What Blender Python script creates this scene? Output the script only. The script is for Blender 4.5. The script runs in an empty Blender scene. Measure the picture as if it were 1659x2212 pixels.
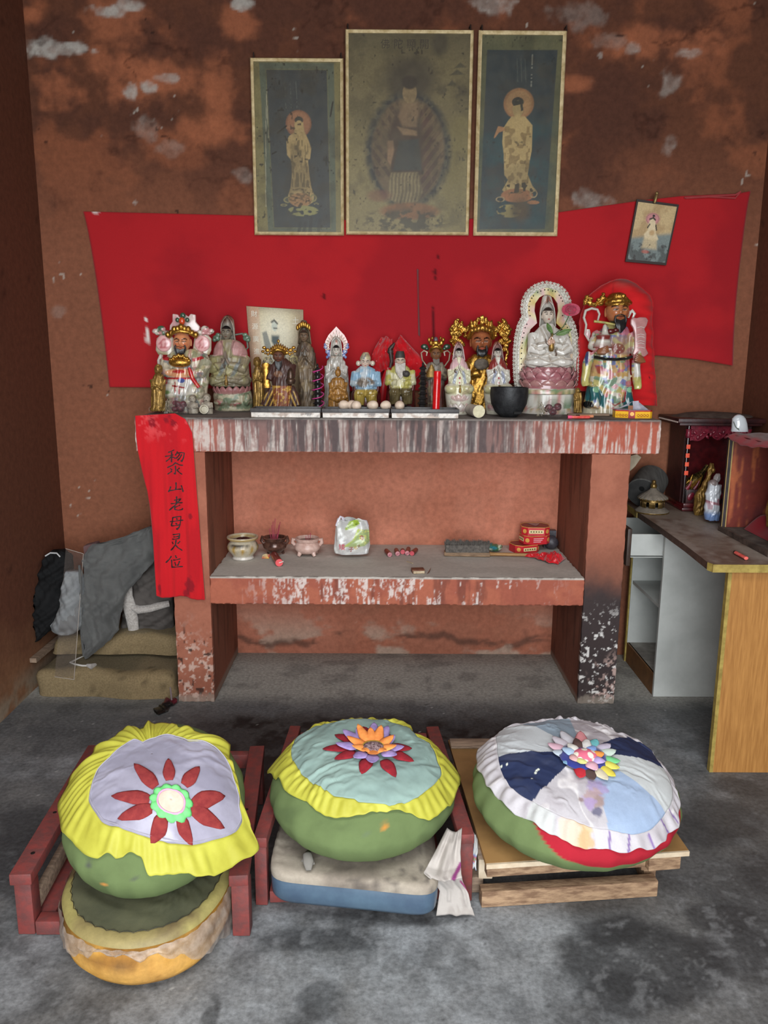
import bpy,bmesh,math,random
import numpy as np
from math import sin,cos,pi,sqrt,atan2,radians,hypot,exp
from mathutils import Vector,Matrix
random.seed(7)
SC=bpy.context.scene
COL=SC.collection
# ------------------------------------------------------------------ camera, world, light, exposure
PW,PH=1659,2212
F_PX,PITCH,YAW,ROLL=1713.59,0.2025,-0.0021,0.0059
CAM=Vector((-0.0353,-3.2393,1.52))
_f=Vector((0,cos(PITCH),-sin(PITCH)));_u=Vector((0,sin(PITCH),cos(PITCH)));_r=Vector((1,0,0))
_Z=Matrix.Rotation(YAW,3,'Z');_f,_u,_r=_Z @ _f,_Z @ _u,_Z @ _r
C_R=_r*cos(ROLL)+_u*sin(ROLL);C_U=_u*cos(ROLL)-_r*sin(ROLL);C_F=_f
cam_data=bpy.data.cameras.new('camera');cam=bpy.data.objects.new('camera',cam_data);COL.objects.link(cam)
cam_data.sensor_fit='AUTO';cam_data.sensor_width=36.0;cam_data.lens=F_PX*36.0/PH
cam_data.clip_start=0.05;cam_data.clip_end=60
M=Matrix.Identity(4)
for i in range(3):
    M[i][0],M[i][1],M[i][2],M[i][3]=C_R[i],C_U[i],-C_F[i],CAM[i]
cam.matrix_world=M
SC.camera=cam
world=bpy.data.worlds.new('daylight');SC.world=world;world.use_nodes=True
wb=world.node_tree.nodes['Background'];wb.inputs[0].default_value=(0.80,0.9,1.0,1);wb.inputs[1].default_value=1.6
def area(name,loc,target,sx,sy,power,color):
    d=bpy.data.lights.new(name,'AREA');d.shape='RECTANGLE';d.size=sx;d.size_y=sy;d.energy=power;d.color=color
    o=bpy.data.objects.new(name,d);COL.objects.link(o);o.location=loc
    o.rotation_euler=(Vector(target)-Vector(loc)).to_track_quat('-Z','Z').to_euler()
    return o
area('doorway_daylight',(0.1,-4.75,1.55),(0,0.3,0.75),2.6,2.8,172,(0.95,0.985,1.0))
area('overhead_fill',(0.0,-3.0,3.3),(0.0,-1.1,0.2),2.2,0.9,19,(0.95,0.985,1.0)).data.spread=radians(95)  # added unseen lamp, brightens the cushions and front floor from above
SC.view_settings.view_transform='Standard';SC.view_settings.look='None'
SC.view_settings.gamma=1.0;SC.view_settings.use_curve_mapping=False
SC.view_settings.exposure=0.22
try:
    SC.cycles.use_denoising=True
    SC.cycles.max_bounces=8;SC.cycles.transparent_max_bounces=12
except Exception:pass
def ray(u,v):return C_R*((u-PW/2)/F_PX)-C_U*((v-PH/2)/F_PX)+C_F
def at(u,v,x=None,y=None,z=None):
    """the point of the plane x=, y= or z= that the photograph shows at pixel u, v"""
    d=ray(u,v)
    t=(y-CAM.y)/d.y if y is not None else (z-CAM.z)/d.z if z is not None else (x-CAM.x)/d.x
    return CAM+d*t
def ray_hf(u,v,zf,t0=1.2,t1=4.2):
    """where the sight line of a pixel meets the height field zf(x, y)"""
    d=ray(u,v);t=t0;best=(9,None)
    while t<t1:
        p=CAM+d*t
        if p.z<=zf(p.x,p.y):
            a,b=t-0.01,t
            for _ in range(14):
                m=(a+b)/2;q=CAM+d*m
                if q.z<=zf(q.x,q.y):b=m
                else:a=m
            return CAM+d*b
        if p.z-zf(p.x,p.y)<best[0]:best=(p.z-zf(p.x,p.y),p)
        elif best[0]<.12 and p.z-zf(p.x,p.y)>best[0]+.1:break
        t+=0.01
    return best[1]
# ------------------------------------------------------------------ numbers of the room (metres; altar front is y = 0, floor z = 0)
D=0.577;WLX,WRX=-1.607,1.684;CEIL=3.5;FRONT=-4.9
LO,LI,RI,RO,SL,SR=-0.921,-0.766,0.826,0.985,-1.047,1.101
ST,SB,HT,HB=1.243,1.103,0.572,0.450
DZ=0.80                                    # desk top height
# ------------------------------------------------------------------ colour and noise helpers
def lin(r,g,b):
    def c(x):
        x /= 255.0
        return x/12.92 if x<=0.04045 else ((x+0.055)/1.055)**2.4
    return (c(r),c(g),c(b))
def hx(s):s=s.lstrip('#');return lin(int(s[0:2],16),int(s[2:4],16),int(s[4:6],16))
def mixc(a,b,t):return tuple(a[i]*(1-t)+b[i]*t for i in range(3))
def sstep(a,b,x):t=np.clip((x-a)/(b-a),0,1);return t*t*(3-2*t)
def _hash(ix,iy,s):
    h=(ix.astype(np.int64)*374761393+iy.astype(np.int64)*668265263+s*974711) & 0xffffffff
    h=((h ^ (h >> 13))*1274126177) & 0xffffffff
    return ((h ^ (h >> 16)) & 0xffff)/65535.0
def vnoise(x,y,s=0):
    x=np.asarray(x,float);y=np.asarray(y,float)
    ix,iy=np.floor(x),np.floor(y);fx,fy=x-ix,y-iy
    fx=fx*fx*(3-2*fx);fy=fy*fy*(3-2*fy)
    a,b,c,d=_hash(ix,iy,s),_hash(ix+1,iy,s),_hash(ix,iy+1,s),_hash(ix+1,iy+1,s)
    return (a*(1-fx)+b*fx)*(1-fy)+(c*(1-fx)+d*fx)*fy
def fbm(x,y,s=0,o=5):
    t=0;a=0.5;n=0
    for i in range(o):
        t=t+a*vnoise(np.asarray(x)*2**i,np.asarray(y)*2**i,s+i*17);n+=a;a *= 0.55
    return t/n
# ------------------------------------------------------------------ materials
MATS={}
def _nt(name):
    m=bpy.data.materials.new(name);m.use_nodes=True
    nt=m.node_tree;return m,nt,nt.nodes['Principled BSDF']
def _noise(nt,scale,detail=6,rough=0.6,coord='Object',stretch=None,dist=0.0):
    tc=nt.nodes.new('ShaderNodeTexCoord');n=nt.nodes.new('ShaderNodeTexNoise')
    n.inputs['Scale'].default_value=scale;n.inputs['Detail'].default_value=detail
    n.inputs['Roughness'].default_value=rough;n.inputs['Distortion'].default_value=dist
    if stretch:
        mp=nt.nodes.new('ShaderNodeMapping');mp.inputs['Scale'].default_value=stretch
        nt.links.new(tc.outputs[coord],mp.inputs['Vector']);nt.links.new(mp.outputs[0],n.inputs['Vector'])
    else:nt.links.new(tc.outputs[coord],n.inputs['Vector'])
    return n
def _ramp(nt,src,stops):
    r=nt.nodes.new('ShaderNodeValToRGB');nt.links.new(src,r.inputs[0])
    e=r.color_ramp.elements
    while len(e)>len(stops):e.remove(e[-1])
    while len(e)<len(stops):e.new(0.5)
    for i,(p,c) in enumerate(stops):e[i].position=p;e[i].color=(*c,1)
    return r
def mat(name,c,c2=None,scale=30,rough=0.6,metal=0.0,bump=0.0,bscale=None,spec=0.5,coat=0.0,lo=0.35,hi=0.65,
        stretch=None,trans=0.0,alpha=1.0,sheen=0.0,detail=6,sub=0.0,ior=1.45):
    """a plain procedural material: two tones of the thing's own colour mixed by noise, with a little relief"""
    if name in MATS:return MATS[name]
    m,nt,b=_nt(name)
    if c2 is None:c2=mixc(c,(0,0,0),0.16)
    n=_noise(nt,scale,detail,stretch=stretch)
    r=_ramp(nt,n.outputs['Fac'],[(lo,c2),(hi,c)])
    nt.links.new(r.outputs[0],b.inputs['Base Color'])
    b.inputs['Roughness'].default_value=rough;b.inputs['Metallic'].default_value=metal
    b.inputs['Specular IOR Level'].default_value=spec
    b.inputs['Coat Weight'].default_value=coat;b.inputs['Coat Roughness'].default_value=0.08
    b.inputs['Transmission Weight'].default_value=trans;b.inputs['Alpha'].default_value=alpha
    b.inputs['Sheen Weight'].default_value=sheen;b.inputs['IOR'].default_value=ior
    if sub:b.inputs['Subsurface Weight'].default_value=sub;b.inputs['Subsurface Scale'].default_value=0.01
    if bump:
        n2=_noise(nt,bscale or scale*3,5,stretch=stretch);bp=nt.nodes.new('ShaderNodeBump')
        bp.inputs['Strength'].default_value=bump;bp.inputs['Distance'].default_value=0.004
        nt.links.new(n2.outputs['Fac'],bp.inputs['Height']);nt.links.new(bp.outputs[0],b.inputs['Normal'])
    MATS[name]=m;return m
def pmat(name,rough=0.7,scale=120,amt=0.25,bump=0.2,bscale=200,coat=0.0,spec=0.5,metal=0.0,sheen=0.0,stretch=None,weave=0):
    """a surface whose own colours (paint, glaze, stains, print) are stored on its mesh, broken up by fine noise"""
    if name in MATS:return MATS[name]
    m,nt,b=_nt(name)
    at_=nt.nodes.new('ShaderNodeAttribute');at_.attribute_name='Col'
    n=_noise(nt,scale,6,0.65,stretch=stretch)
    r=_ramp(nt,n.outputs['Fac'],[(0.3,(1-amt,)*3),(0.7,(1+amt*0.4,)*3)])
    mx=nt.nodes.new('ShaderNodeMix');mx.data_type='RGBA';mx.blend_type='MULTIPLY';mx.inputs[0].default_value=1.0
    nt.links.new(at_.outputs['Color'],mx.inputs[6]);nt.links.new(r.outputs[0],mx.inputs[7])
    nt.links.new(mx.outputs[2],b.inputs['Base Color'])
    b.inputs['Roughness'].default_value=rough;b.inputs['Metallic'].default_value=metal
    b.inputs['Specular IOR Level'].default_value=spec;b.inputs['Coat Weight'].default_value=coat
    b.inputs['Coat Roughness'].default_value=0.1;b.inputs['Sheen Weight'].default_value=sheen
    if bump:
        n2=_noise(nt,bscale,5,stretch=stretch);bp=nt.nodes.new('ShaderNodeBump')
        bp.inputs['Strength'].default_value=bump;bp.inputs['Distance'].default_value=0.003
        nt.links.new(n2.outputs['Fac'],bp.inputs['Height']);nt.links.new(bp.outputs[0],b.inputs['Normal'])
    MATS[name]=m;return m
# ------------------------------------------------------------------ mesh helpers
class MB:
    def __init__(s):s.v=[];s.f=[];s.m=[]
    def add(s,vs,fs,mi=0):
        o=len(s.v);s.v.extend([tuple(v) for v in vs]);s.f.extend([tuple(i+o for i in f) for f in fs]);s.m.extend([mi]*len(fs));return s
    def box(s,x0,x1,y0,y1,z0,z1,mi=0):
        vs=[(x,y,z) for z in (z0,z1) for y in (y0,y1) for x in (x0,x1)]
        return s.add(vs,[(0,2,3,1),(4,5,7,6),(0,1,5,4),(2,6,7,3),(0,4,6,2),(1,3,7,5)],mi)
    def bar(s,a,b,w,h,up=(0,0,1),mi=0):
        """a straight squared timber from a to b, w wide and h high"""
        a,b=Vector(a),Vector(b);t=(b-a).normalized();sd=t.cross(Vector(up)).normalized();u2=sd.cross(t)
        vs=[]
        for p in (a,b):
            for i,j in ((-1,-1),(1,-1),(1,1),(-1,1)):vs.append(p+sd*(i*w/2)+u2*(j*h/2))
        return s.add(vs,[(0,1,2,3),(7,6,5,4),(0,4,5,1),(1,5,6,2),(2,6,7,3),(3,7,4,0)],mi)
    def tube(s,pts,r,n=8,mi=0,cap=True,flat=1.0):
        pts=[Vector(p) for p in pts];k=len(pts);rs=r if isinstance(r,(list,tuple)) else [r]*k
        vs=[];up=None
        for i,p in enumerate(pts):
            t=(pts[min(i+1,k-1)]-pts[max(i-1,0)]).normalized()
            if up is None:
                up=Vector((0,0,1)) if abs(t.z)<0.9 else Vector((0,1,0))
            sd=t.cross(up)
            if sd.length<1e-6:sd=t.orthogonal()
            sd.normalize();up=sd.cross(t).normalized()
            for j in range(n):
                a=2*pi*j/n;vs.append(p+sd*(cos(a)*rs[i])+up*(sin(a)*rs[i]*flat))
        fs=[(i*n+j,i*n+(j+1)%n,(i+1)*n+(j+1)%n,(i+1)*n+j) for i in range(k-1) for j in range(n)]
        if cap:fs+=[tuple(range(n-1,-1,-1)),tuple(range((k-1)*n,k*n))]
        return s.add(vs,fs,mi)
    def lathe(s,prof,n=24,c=(0,0,0),sx=1,sy=1,mi=0,fold=None):
        vs=[];k=len(prof)
        for i,(r,z) in enumerate(prof):
            for j in range(n):
                a=2*pi*j/n;q=r*(fold(a,i/(k-1)) if fold else 1)
                vs.append((c[0]+cos(a)*q*sx,c[1]+sin(a)*q*sy,c[2]+z))
        fs=[(i*n+j,i*n+(j+1)%n,(i+1)*n+(j+1)%n,(i+1)*n+j) for i in range(k-1) for j in range(n)]
        if prof[0][0]>1e-6:fs.append(tuple(range(n-1,-1,-1)))
        if prof[-1][0]>1e-6:fs.append(tuple(range((k-1)*n,k*n)))
        return s.add(vs,fs,mi)
    def loft(s,secs,n=32,mi=0,fold=None):
        """secs: (z, cx, cy, rx, ry)"""
        vs=[];k=len(secs)
        for i,(z,cx,cy,rx,ry) in enumerate(secs):
            for j in range(n):
                a=2*pi*j/n;q=fold(a,i/(k-1)) if fold else 1
                vs.append((cx+cos(a)*rx*q,cy+sin(a)*ry*q,z))
        fs=[(i*n+j,i*n+(j+1)%n,(i+1)*n+(j+1)%n,(i+1)*n+j) for i in range(k-1) for j in range(n)]
        fs+=[tuple(range(n-1,-1,-1)),tuple(range((k-1)*n,k*n))]
        return s.add(vs,fs,mi)
    def ell(s,c,r,n=16,m=10,mi=0,R=None,fold=None):
        if not isinstance(r,(list,tuple)):r=(r,r,r)
        vs=[Vector((0,0,-r[2]))]
        for i in range(1,m):
            ph=-pi/2+pi*i/m
            for j in range(n):
                a=2*pi*j/n;vs.append(Vector((cos(a)*cos(ph)*r[0],sin(a)*cos(ph)*r[1],sin(ph)*r[2])))
        vs.append(Vector((0,0,r[2])))
        fs=[(0,1+(j+1)%n,1+j) for j in range(n)]
        fs+=[(1+i*n+j,1+i*n+(j+1)%n,1+(i+1)*n+(j+1)%n,1+(i+1)*n+j) for i in range(m-2) for j in range(n)]
        L=len(vs)-1;b=1+(m-2)*n
        fs+=[(b+j,b+(j+1)%n,L) for j in range(n)]
        if R is not None:vs=[R @ v for v in vs]
        c=Vector(c);return s.add([v+c for v in vs],fs,mi)
    def grid(s,fn,nu,nv,mi=0,cu=False):
        vs=[fn(i/(nu if cu else nu-1),j/(nv-1)) for j in range(nv) for i in range(nu)]
        e=nu if cu else nu-1
        return s.add(vs,[(j*nu+i,j*nu+(i+1)%nu,(j+1)*nu+(i+1)%nu,(j+1)*nu+i) for j in range(nv-1) for i in range(e)],mi)
    def prism(s,poly,z0,z1,mi=0):
        n=len(poly);vs=[(x,y,z0) for x,y in poly]+[(x,y,z1) for x,y in poly]
        return s.add(vs,[tuple(range(n-1,-1,-1)),tuple(range(n,2*n))]+[(i,(i+1)%n,n+(i+1)%n,n+i) for i in range(n)],mi)
    def slab(s,pts,off,mi=0):
        """a flat outline given as 3-D points, thickened by the vector off"""
        n=len(pts);off=Vector(off);vs=[Vector(p) for p in pts]+[Vector(p)+off for p in pts]
        return s.add(vs,[tuple(range(n-1,-1,-1)),tuple(range(n,2*n))]+[(i,(i+1)%n,n+(i+1)%n,n+i) for i in range(n)],mi)
    def xf(s,Mx,start=0):
        for i in range(start,len(s.v)):s.v[i]=tuple(Mx @ Vector(s.v[i]))
        return s
    def build(s,name,mats,parent=None,smooth=True,bevel=0.0,bseg=2,solid=0.0,sub=0,ang=35,col=None,loc=None,flip=True):
        me=bpy.data.meshes.new(name);me.from_pydata([tuple(v) for v in s.v],[],s.f)
        if not isinstance(mats,(list,tuple)):mats=[mats]
        for m in mats:me.materials.append(m)
        me.polygons.foreach_set('material_index',s.m)
        bm=bmesh.new();bm.from_mesh(me)
        if flip:bmesh.ops.recalc_face_normals(bm,faces=bm.faces)
        if bevel:bmesh.ops.bevel(bm,geom=[e for e in bm.edges if len(e.link_faces)==2 and e.calc_face_angle(0)>0.5],offset=bevel,segments=bseg,affect='EDGES',profile=0.5,clamp_overlap=True)
        bm.to_mesh(me);bm.free()
        me.polygons.foreach_set('use_smooth',[smooth]*len(me.polygons))
        if smooth and ang:me.set_sharp_from_angle(angle=radians(ang))
        o=bpy.data.objects.new(name,me);COL.objects.link(o)
        if parent:o.parent=parent
        if loc is not None:o.location=loc
        if solid:
            md=o.modifiers.new('thickness','SOLIDIFY');md.thickness=solid;md.offset=0
        if sub:
            md=o.modifiers.new('smooth','SUBSURF');md.levels=sub;md.render_levels=sub
        if col:paint(o,col)
        return o
def paint(o,fn):
    """store the thing's own colours: fn(X, Y, Z) -> (n, 3) linear colours or a tuple, in the mesh's coordinates"""
    me=o.data;n=len(me.vertices);co=np.empty(n*3);me.vertices.foreach_get('co',co);co=co.reshape(-1,3)
    c=fn(co[:,0],co[:,1],co[:,2]);c=np.asarray(c,float)
    if c.ndim==1:c=np.tile(c,(n,1))
    a=me.color_attributes.get('Col') or me.color_attributes.new('Col','FLOAT_COLOR','POINT')
    a.data.foreach_set('color',np.clip(np.hstack([c,np.ones((n,1))]),0,1).ravel())
def layer(base,col,m):
    if np.ndim(m)==0:m=np.full(len(base),float(m))
    m=np.asarray(m)[:,None];return base*(1-m)+np.asarray(col)[None,:]*m
def solidc(n,c):return np.tile(np.asarray(c,float),(n,1))
def empty(name,loc=(0,0,0),rz=0,s=1.0):
    o=bpy.data.objects.new(name,None);COL.objects.link(o);o.location=loc;o.rotation_euler=(0,0,rz);o.scale=(s,s,s)
    o.empty_display_size=0.05;return o
def tag(o,label,cat,group=None):
    o['label']=label;o['category']=cat
    if group:o['group']=group
    return o
def thing(name,label,cat,loc=(0,0,0),rz=0,s=1.0,group=None):
    return tag(empty(name,loc,rz,s),label,cat,group)
def struct(o):o['kind']='structure';return o
def bake(o):
    """replace an object's mesh by its mesh with the modifiers applied"""
    dg=bpy.context.evaluated_depsgraph_get();dg.update();me=bpy.data.meshes.new_from_object(o.evaluated_get(dg),depsgraph=dg)
    old=o.data;o.modifiers.clear();o.data=me;me.name=old.name;return o
def sculpt(mb,name,voxel,material,parent=None,col=None,disp=None,smooth=4):
    """grow the overlapping volumes of mb into one continuous surface, press folds into it and glaze it"""
    o=mb.build(name,material,parent)
    p=o.parent;o.parent=None
    r=o.modifiers.new('r','REMESH');r.mode='VOXEL';r.voxel_size=voxel;r.use_smooth_shade=True
    s=o.modifiers.new('s','SMOOTH');s.factor=0.5;s.iterations=smooth
    bake(o);o.parent=p
    me=o.data
    if disp:
        n=len(me.vertices);co=np.empty(n*3);me.vertices.foreach_get('co',co);co=co.reshape(-1,3)
        no=np.empty(n*3);me.vertices.foreach_get('normal',no);no=no.reshape(-1,3)
        co=co+no*np.asarray(disp(co[:,0],co[:,1],co[:,2]))[:,None];me.vertices.foreach_set('co',co.ravel());me.update()
    me.polygons.foreach_set('use_smooth',[True]*len(me.polygons))
    if col:paint(o,col)
    return o
# ================================================================== THE ROOM
BRICK=lin(134,84,62);DEEP=lin(116,74,56);ORANGE=lin(176,112,80);PALE=lin(196,190,178);UMBER=lin(84,52,40)
m_wall=pmat('limewashed_plaster',rough=0.85,scale=38,amt=0.24,bump=0.35,bscale=60,spec=0.2)
m_floor=pmat('worn_concrete',rough=0.62,scale=70,amt=0.46,bump=0.2,bscale=120,spec=0.4)
def blob(U,V,u,v,ru,rv,seed,hard=0.35,nz=1.1,rot=0.0,f=0.035):
    c,s_=cos(rot),sin(rot);a=((U-u)*c+(V-v)*s_)/ru;b=(-(U-u)*s_+(V-v)*c)/rv
    d=np.sqrt(a*a+b*b)+(fbm(U*f,V*f,seed,4)-0.5)*2*nz
    return 1-sstep(1-hard,1+hard,d)
PXM=449.0          # photograph pixels per metre on the back wall
def wall_uv(X,Z):   # the back wall's own flat coordinates, in photograph-pixel units
    du=(X-0.0)*PXM+843;return du,(3.003-Z)*PXM
def wp(u,v):        # photograph pixel -> wall coordinates
    p=at(u,v,y=D);return p.x*PXM+843,(3.003-p.z)*PXM
def paint_back(X,Y,Z):
    U,V=wall_uv(X,Z);n=len(X);c=solidc(n,BRICK)
    big=fbm(X*1.7,Z*1.7,3);med=fbm(X*6,Z*6,9);fine=fbm(X*22,Z*22,12)
    c=layer(c,mixc(BRICK,DEEP,0.45),sstep(0.35,0.7,big)*0.55)
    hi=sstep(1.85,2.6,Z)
    c=layer(c,lin(92,56,40),hi*0.9)  # light falling off up the wall, painted in as a darker brown
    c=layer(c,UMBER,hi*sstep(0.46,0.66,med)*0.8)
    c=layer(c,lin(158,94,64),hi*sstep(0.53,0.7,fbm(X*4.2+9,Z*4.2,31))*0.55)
    for i,(u,v,ru,rv) in enumerate([(325,90,75,60),(434,70,50,60),(560,50,80,60),(345,240,42,26),(700,20,130,40),(880,20,120,30),
                                        (1290,250,60,90),(1260,380,50,60),(1360,260,60,40),(1480,90,70,40),(120,70,40,30),(1340,180,60,40)]):
        q=wp(u,v);c=layer(c,UMBER,blob(U,V,q[0],q[1],ru,rv,100+i,0.5)*0.75)
    for i,(u,v,ru,rv) in enumerate([(253,54,55,45),(225,135,45,25),(134,195,32,32),(350,172,75,26),(470,200,30,45),(455,280,75,22),(520,45,26,32),
                                        (300,180,45,40),(1400,90,50,30),(1240,180,30,12),(1500,110,45,30),(60,30,30,12)]):
        q=wp(u,v);c=layer(c,lin(172,104,72),blob(U,V,q[0],q[1],ru,rv,200+i,0.6)*0.6)
    for i,(u,v,ru,rv,a) in enumerate([(228,22,30,12,1),(285,8,24,9,1),(520,10,24,11,1),(105,108,26,15,1),(160,106,32,10,1),(204,110,13,10,1),
                                           (287,190,14,18,.9),(322,188,14,9,.9),(366,168,24,7,.7),(314,282,20,26,.35),(369,322,30,12,.25),(528,378,18,14,.35),
                                           (1363,105,12,9,.8),(1488,116,18,9,.7),(1449,180,20,24,.5),(1443,313,15,17,.7),(1277,434,32,17,.55),(1297,119,4,4,1),
                                           (1060,12,36,18,.7),(1250,35,40,20,.25),(292,437,4,4,1),(130,670,16,12,.2),(1320,90,30,14,.25)]):
        q=wp(u,v);c=layer(c,lin(176,172,164),blob(U,V,q[0],q[1],ru,rv,300+i,0.35,1.2)*a*.85*(0.55+0.45*sstep(0.35,0.6,fine)))
    # hairline paint losses, fly specks
    c=layer(c,lin(60,32,22),hi*(1-sstep(0.0,0.03,np.abs(fbm(X*3.2,Z*4.1,51)-0.5)))*sstep(0.5,0.62,med)*0.6)
    c=layer(c,lin(40,25,20),sstep(0.86,0.9,vnoise(X*38,Z*38,77))*sstep(0.8,0.9,vnoise(X*9,Z*9,78))*0.8)
    c=layer(c,PALE,sstep(0.92,0.96,vnoise(X*60,Z*60,87))*sstep(0.78,0.86,vnoise(X*7,Z*7,88))*0.6)
    # the niches: brighter, pinker limewash, damp along the floor
    nic=sstep(1.14,1.08,Z)*sstep(-0.86,-0.84,X)*sstep(0.93,0.91,X)
    c=layer(c,lin(198,128,104),nic*(0.6+0.4*sstep(0.3,0.6,big)))
    c=layer(c,lin(182,112,88),nic*sstep(0.5,0.62,fbm(X*4,Z*4,41))*0.5)
    low=sstep(0.30,0.02,Z)
    c=layer(c,lin(196,178,160),nic*low*sstep(0.52,0.64,fbm(X*5,Z*9,61))*0.7)
    c=layer(c,lin(96,70,60),nic*sstep(.03,.006,np.abs(Z-.075-.03*(fbm(X*5,Z*0,63)-.5)*4))*sstep(0.4,0.55,fbm(X*6,Z*14,62))*0.75)
    cr=np.abs(Z-0.315-0.10*(X-0.25)**2+0.10*np.sin(X*9)*0.25)
    c=layer(c,lin(50,34,30),nic*(1-sstep(0.002,0.007,cr))*sstep(0.02,0.05,X)*sstep(0.5,0.45,X))
    return c
nx,nz=420,400
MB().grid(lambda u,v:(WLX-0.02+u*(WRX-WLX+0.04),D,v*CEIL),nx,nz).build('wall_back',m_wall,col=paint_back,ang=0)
struct(bpy.data.objects['wall_back'])
def paint_side(X,Y,Z):
    n=len(X);big=fbm(Y*1.5,Z*1.5,5);med=fbm(Y*7,Z*7,6)
    c=solidc(n,lin(106,65,48));c=layer(c,lin(80,48,37),sstep(0.4,0.7,big)*0.7)
    c=layer(c,lin(172,128,92),sstep(0.75,0.05,Z+med*0.5)*0.6)
    c=layer(c,lin(150,140,122),sstep(0.16,0.03,Z)*sstep(0.4,0.55,fbm(Y*9,Z*20,8))*0.7)
    c=layer(c,lin(50,28,20),sstep(0.93,0.96,vnoise(Y*30,Z*22,47))*0.5)
    return c
MB().grid(lambda u,v:(WLX,FRONT+u*(D-FRONT),v*CEIL),200,130).build('wall_left',m_wall,col=paint_side,ang=0)
MB().grid(lambda u,v:(WRX,FRONT+u*(D-FRONT),v*CEIL),200,130).build('wall_right',m_wall,col=paint_side,ang=0)
m_plain=mat('dim_plaster',lin(120,84,66),lin(96,66,52),4,0.9)
b=MB();b.box(WLX-.1,-1.35,FRONT-.12,FRONT,0,CEIL).box(1.45,WRX+.1,FRONT-.12,FRONT,0,CEIL).box(-1.35,1.45,FRONT-.12,FRONT,2.6,CEIL)
b.build('wall_front',m_plain)
MB().box(WLX-.1,WRX+.1,FRONT-.1,D+.1,CEIL,CEIL+.1).build('ceiling',m_plain)
def paint_floor(X,Y,Z):
    n=len(X);big=fbm(X*1.6,Y*1.6,21);med=fbm(X*5,Y*5,22);fine=fbm(X*18,Y*18,23)
    c=solidc(n,lin(112,112,111))
    c=layer(c,lin(88,90,92),sstep(0.35,0.62,med)*0.7)
    c=layer(c,lin(146,149,151),sstep(0.52,0.7,fbm(X*3.3+4,Y*3.3,25))*0.7*sstep(-1.1,-1.35,Y))
    c=layer(c,lin(176,173,164),sstep(-.06,0.12,Y)*0.75)
    # sooty floor before the altar, with the shade behind the cushions painted in
    soot_shade=sstep(-0.05,-0.22,Y+(med-0.5)*0.25)*sstep(-1.15,-0.7,Y)*sstep(-1.1,-0.6,X)*sstep(0.9,0.4,X)
    c=layer(c,lin(34,32,31),soot_shade*(0.75+0.25*sstep(0.4,0.6,fine)))
    c=layer(c,lin(60,61,63),sstep(-0.7,-1.0,Y)*sstep(0.5,0.62,fbm(X*2.6,Y*2.6,28))*0.75)
    c=layer(c,lin(56,58,60),sstep(0.6,1.0,X)*sstep(-0.3,-0.9,Y)*0.45)
    def pool(u,v,ru,rv,k,seed,a,hard=0.25,nzs=0.8):
        p=at(u,v,z=0);d=np.sqrt(((X-p.x)/ru)**2+((Y-p.y)/rv)**2)+(fbm(X*9,Y*9,seed)-0.5)*2*nzs
        return (1-sstep(1-hard,1+hard,d))*a
    for i,(u,v,ru,rv,a) in enumerate([(1010,2010,.20,.10,.8),(620,2120,.20,.10,.8),(860,2110,.22,.14,.75),(1180,2040,.18,.12,.6),(560,2000,.1,.06,.7),(900,2200,.25,.1,.7),(1100,2170,.2,.1,.6),
                                           (500,2190,.14,.07,.7),(60,1660,.16,.10,.3),(180,1640,.10,.06,.6),(1500,1660,.15,.3,.45),(350,2190,.1,.05,.5)]):
        c=layer(c,lin(154,158,161),pool(u,v,ru,rv,0,400+i,a*1.0,0.5,1.1)*(0.45+0.55*sstep(0.38,0.62,fine)))
    for i,(u,v,ru,rv,a) in enumerate([(1400,2080,.20,.13,.95),(1330,2010,.10,.05,.8),(1560,1980,.12,.06,.8),(1600,2060,.1,.1,.6),(1330,2150,.12,.06,.8),(700,2030,.16,.04,.7),(840,1980,.2,.04,.7),(455,2200,.02,.07,.7),
                                           (690,2160,.05,.05,.7),(1560,1760,.12,.12,.6),(90,1780,.16,.1,.6),(30,1850,.1,.15,.5),(1590,1700,.1,.06,.5)]):
        c=layer(c,lin(50,51,53),pool(u,v,ru,rv,0,500+i,a*.85,0.25,0.5))
    c=layer(c,lin(196,196,192),sstep(0.975,0.985,vnoise(X*90,Y*90,37))*0.6)
    c=layer(c,lin(25,24,24),sstep(0.97,0.985,vnoise(X*80,Y*80,39))*0.6)
    c=layer(c,lin(150,152,152),(1-sstep(0.0,0.004,np.abs(fbm(X*2.3,Y*2.3,41)-0.5)))*sstep(-1.2,-1.5,Y)*0.22)
    c=layer(c,lin(60,62,64),sstep(.5,.7,fbm(X*11,Y*11,43))*.35);c=layer(c,lin(150,152,154),sstep(.58,.7,fbm(X*30,Y*30,44))*sstep(-.9,-1.3,Y)*.3)
    return c
b=MB();b.grid(lambda u,v:(WLX+u*(WRX-WLX),-2.6+v*(D+2.6),0),420,400)
b.grid(lambda u,v:(WLX+u*(WRX-WLX),FRONT-1.5+v*(-2.6-FRONT+1.5),0),60,40)
b.build('floor',m_floor,col=paint_floor,ang=0)
for n_ in ('wall_left','wall_right','wall_front','ceiling','floor'):struct(bpy.data.objects[n_])
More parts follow.
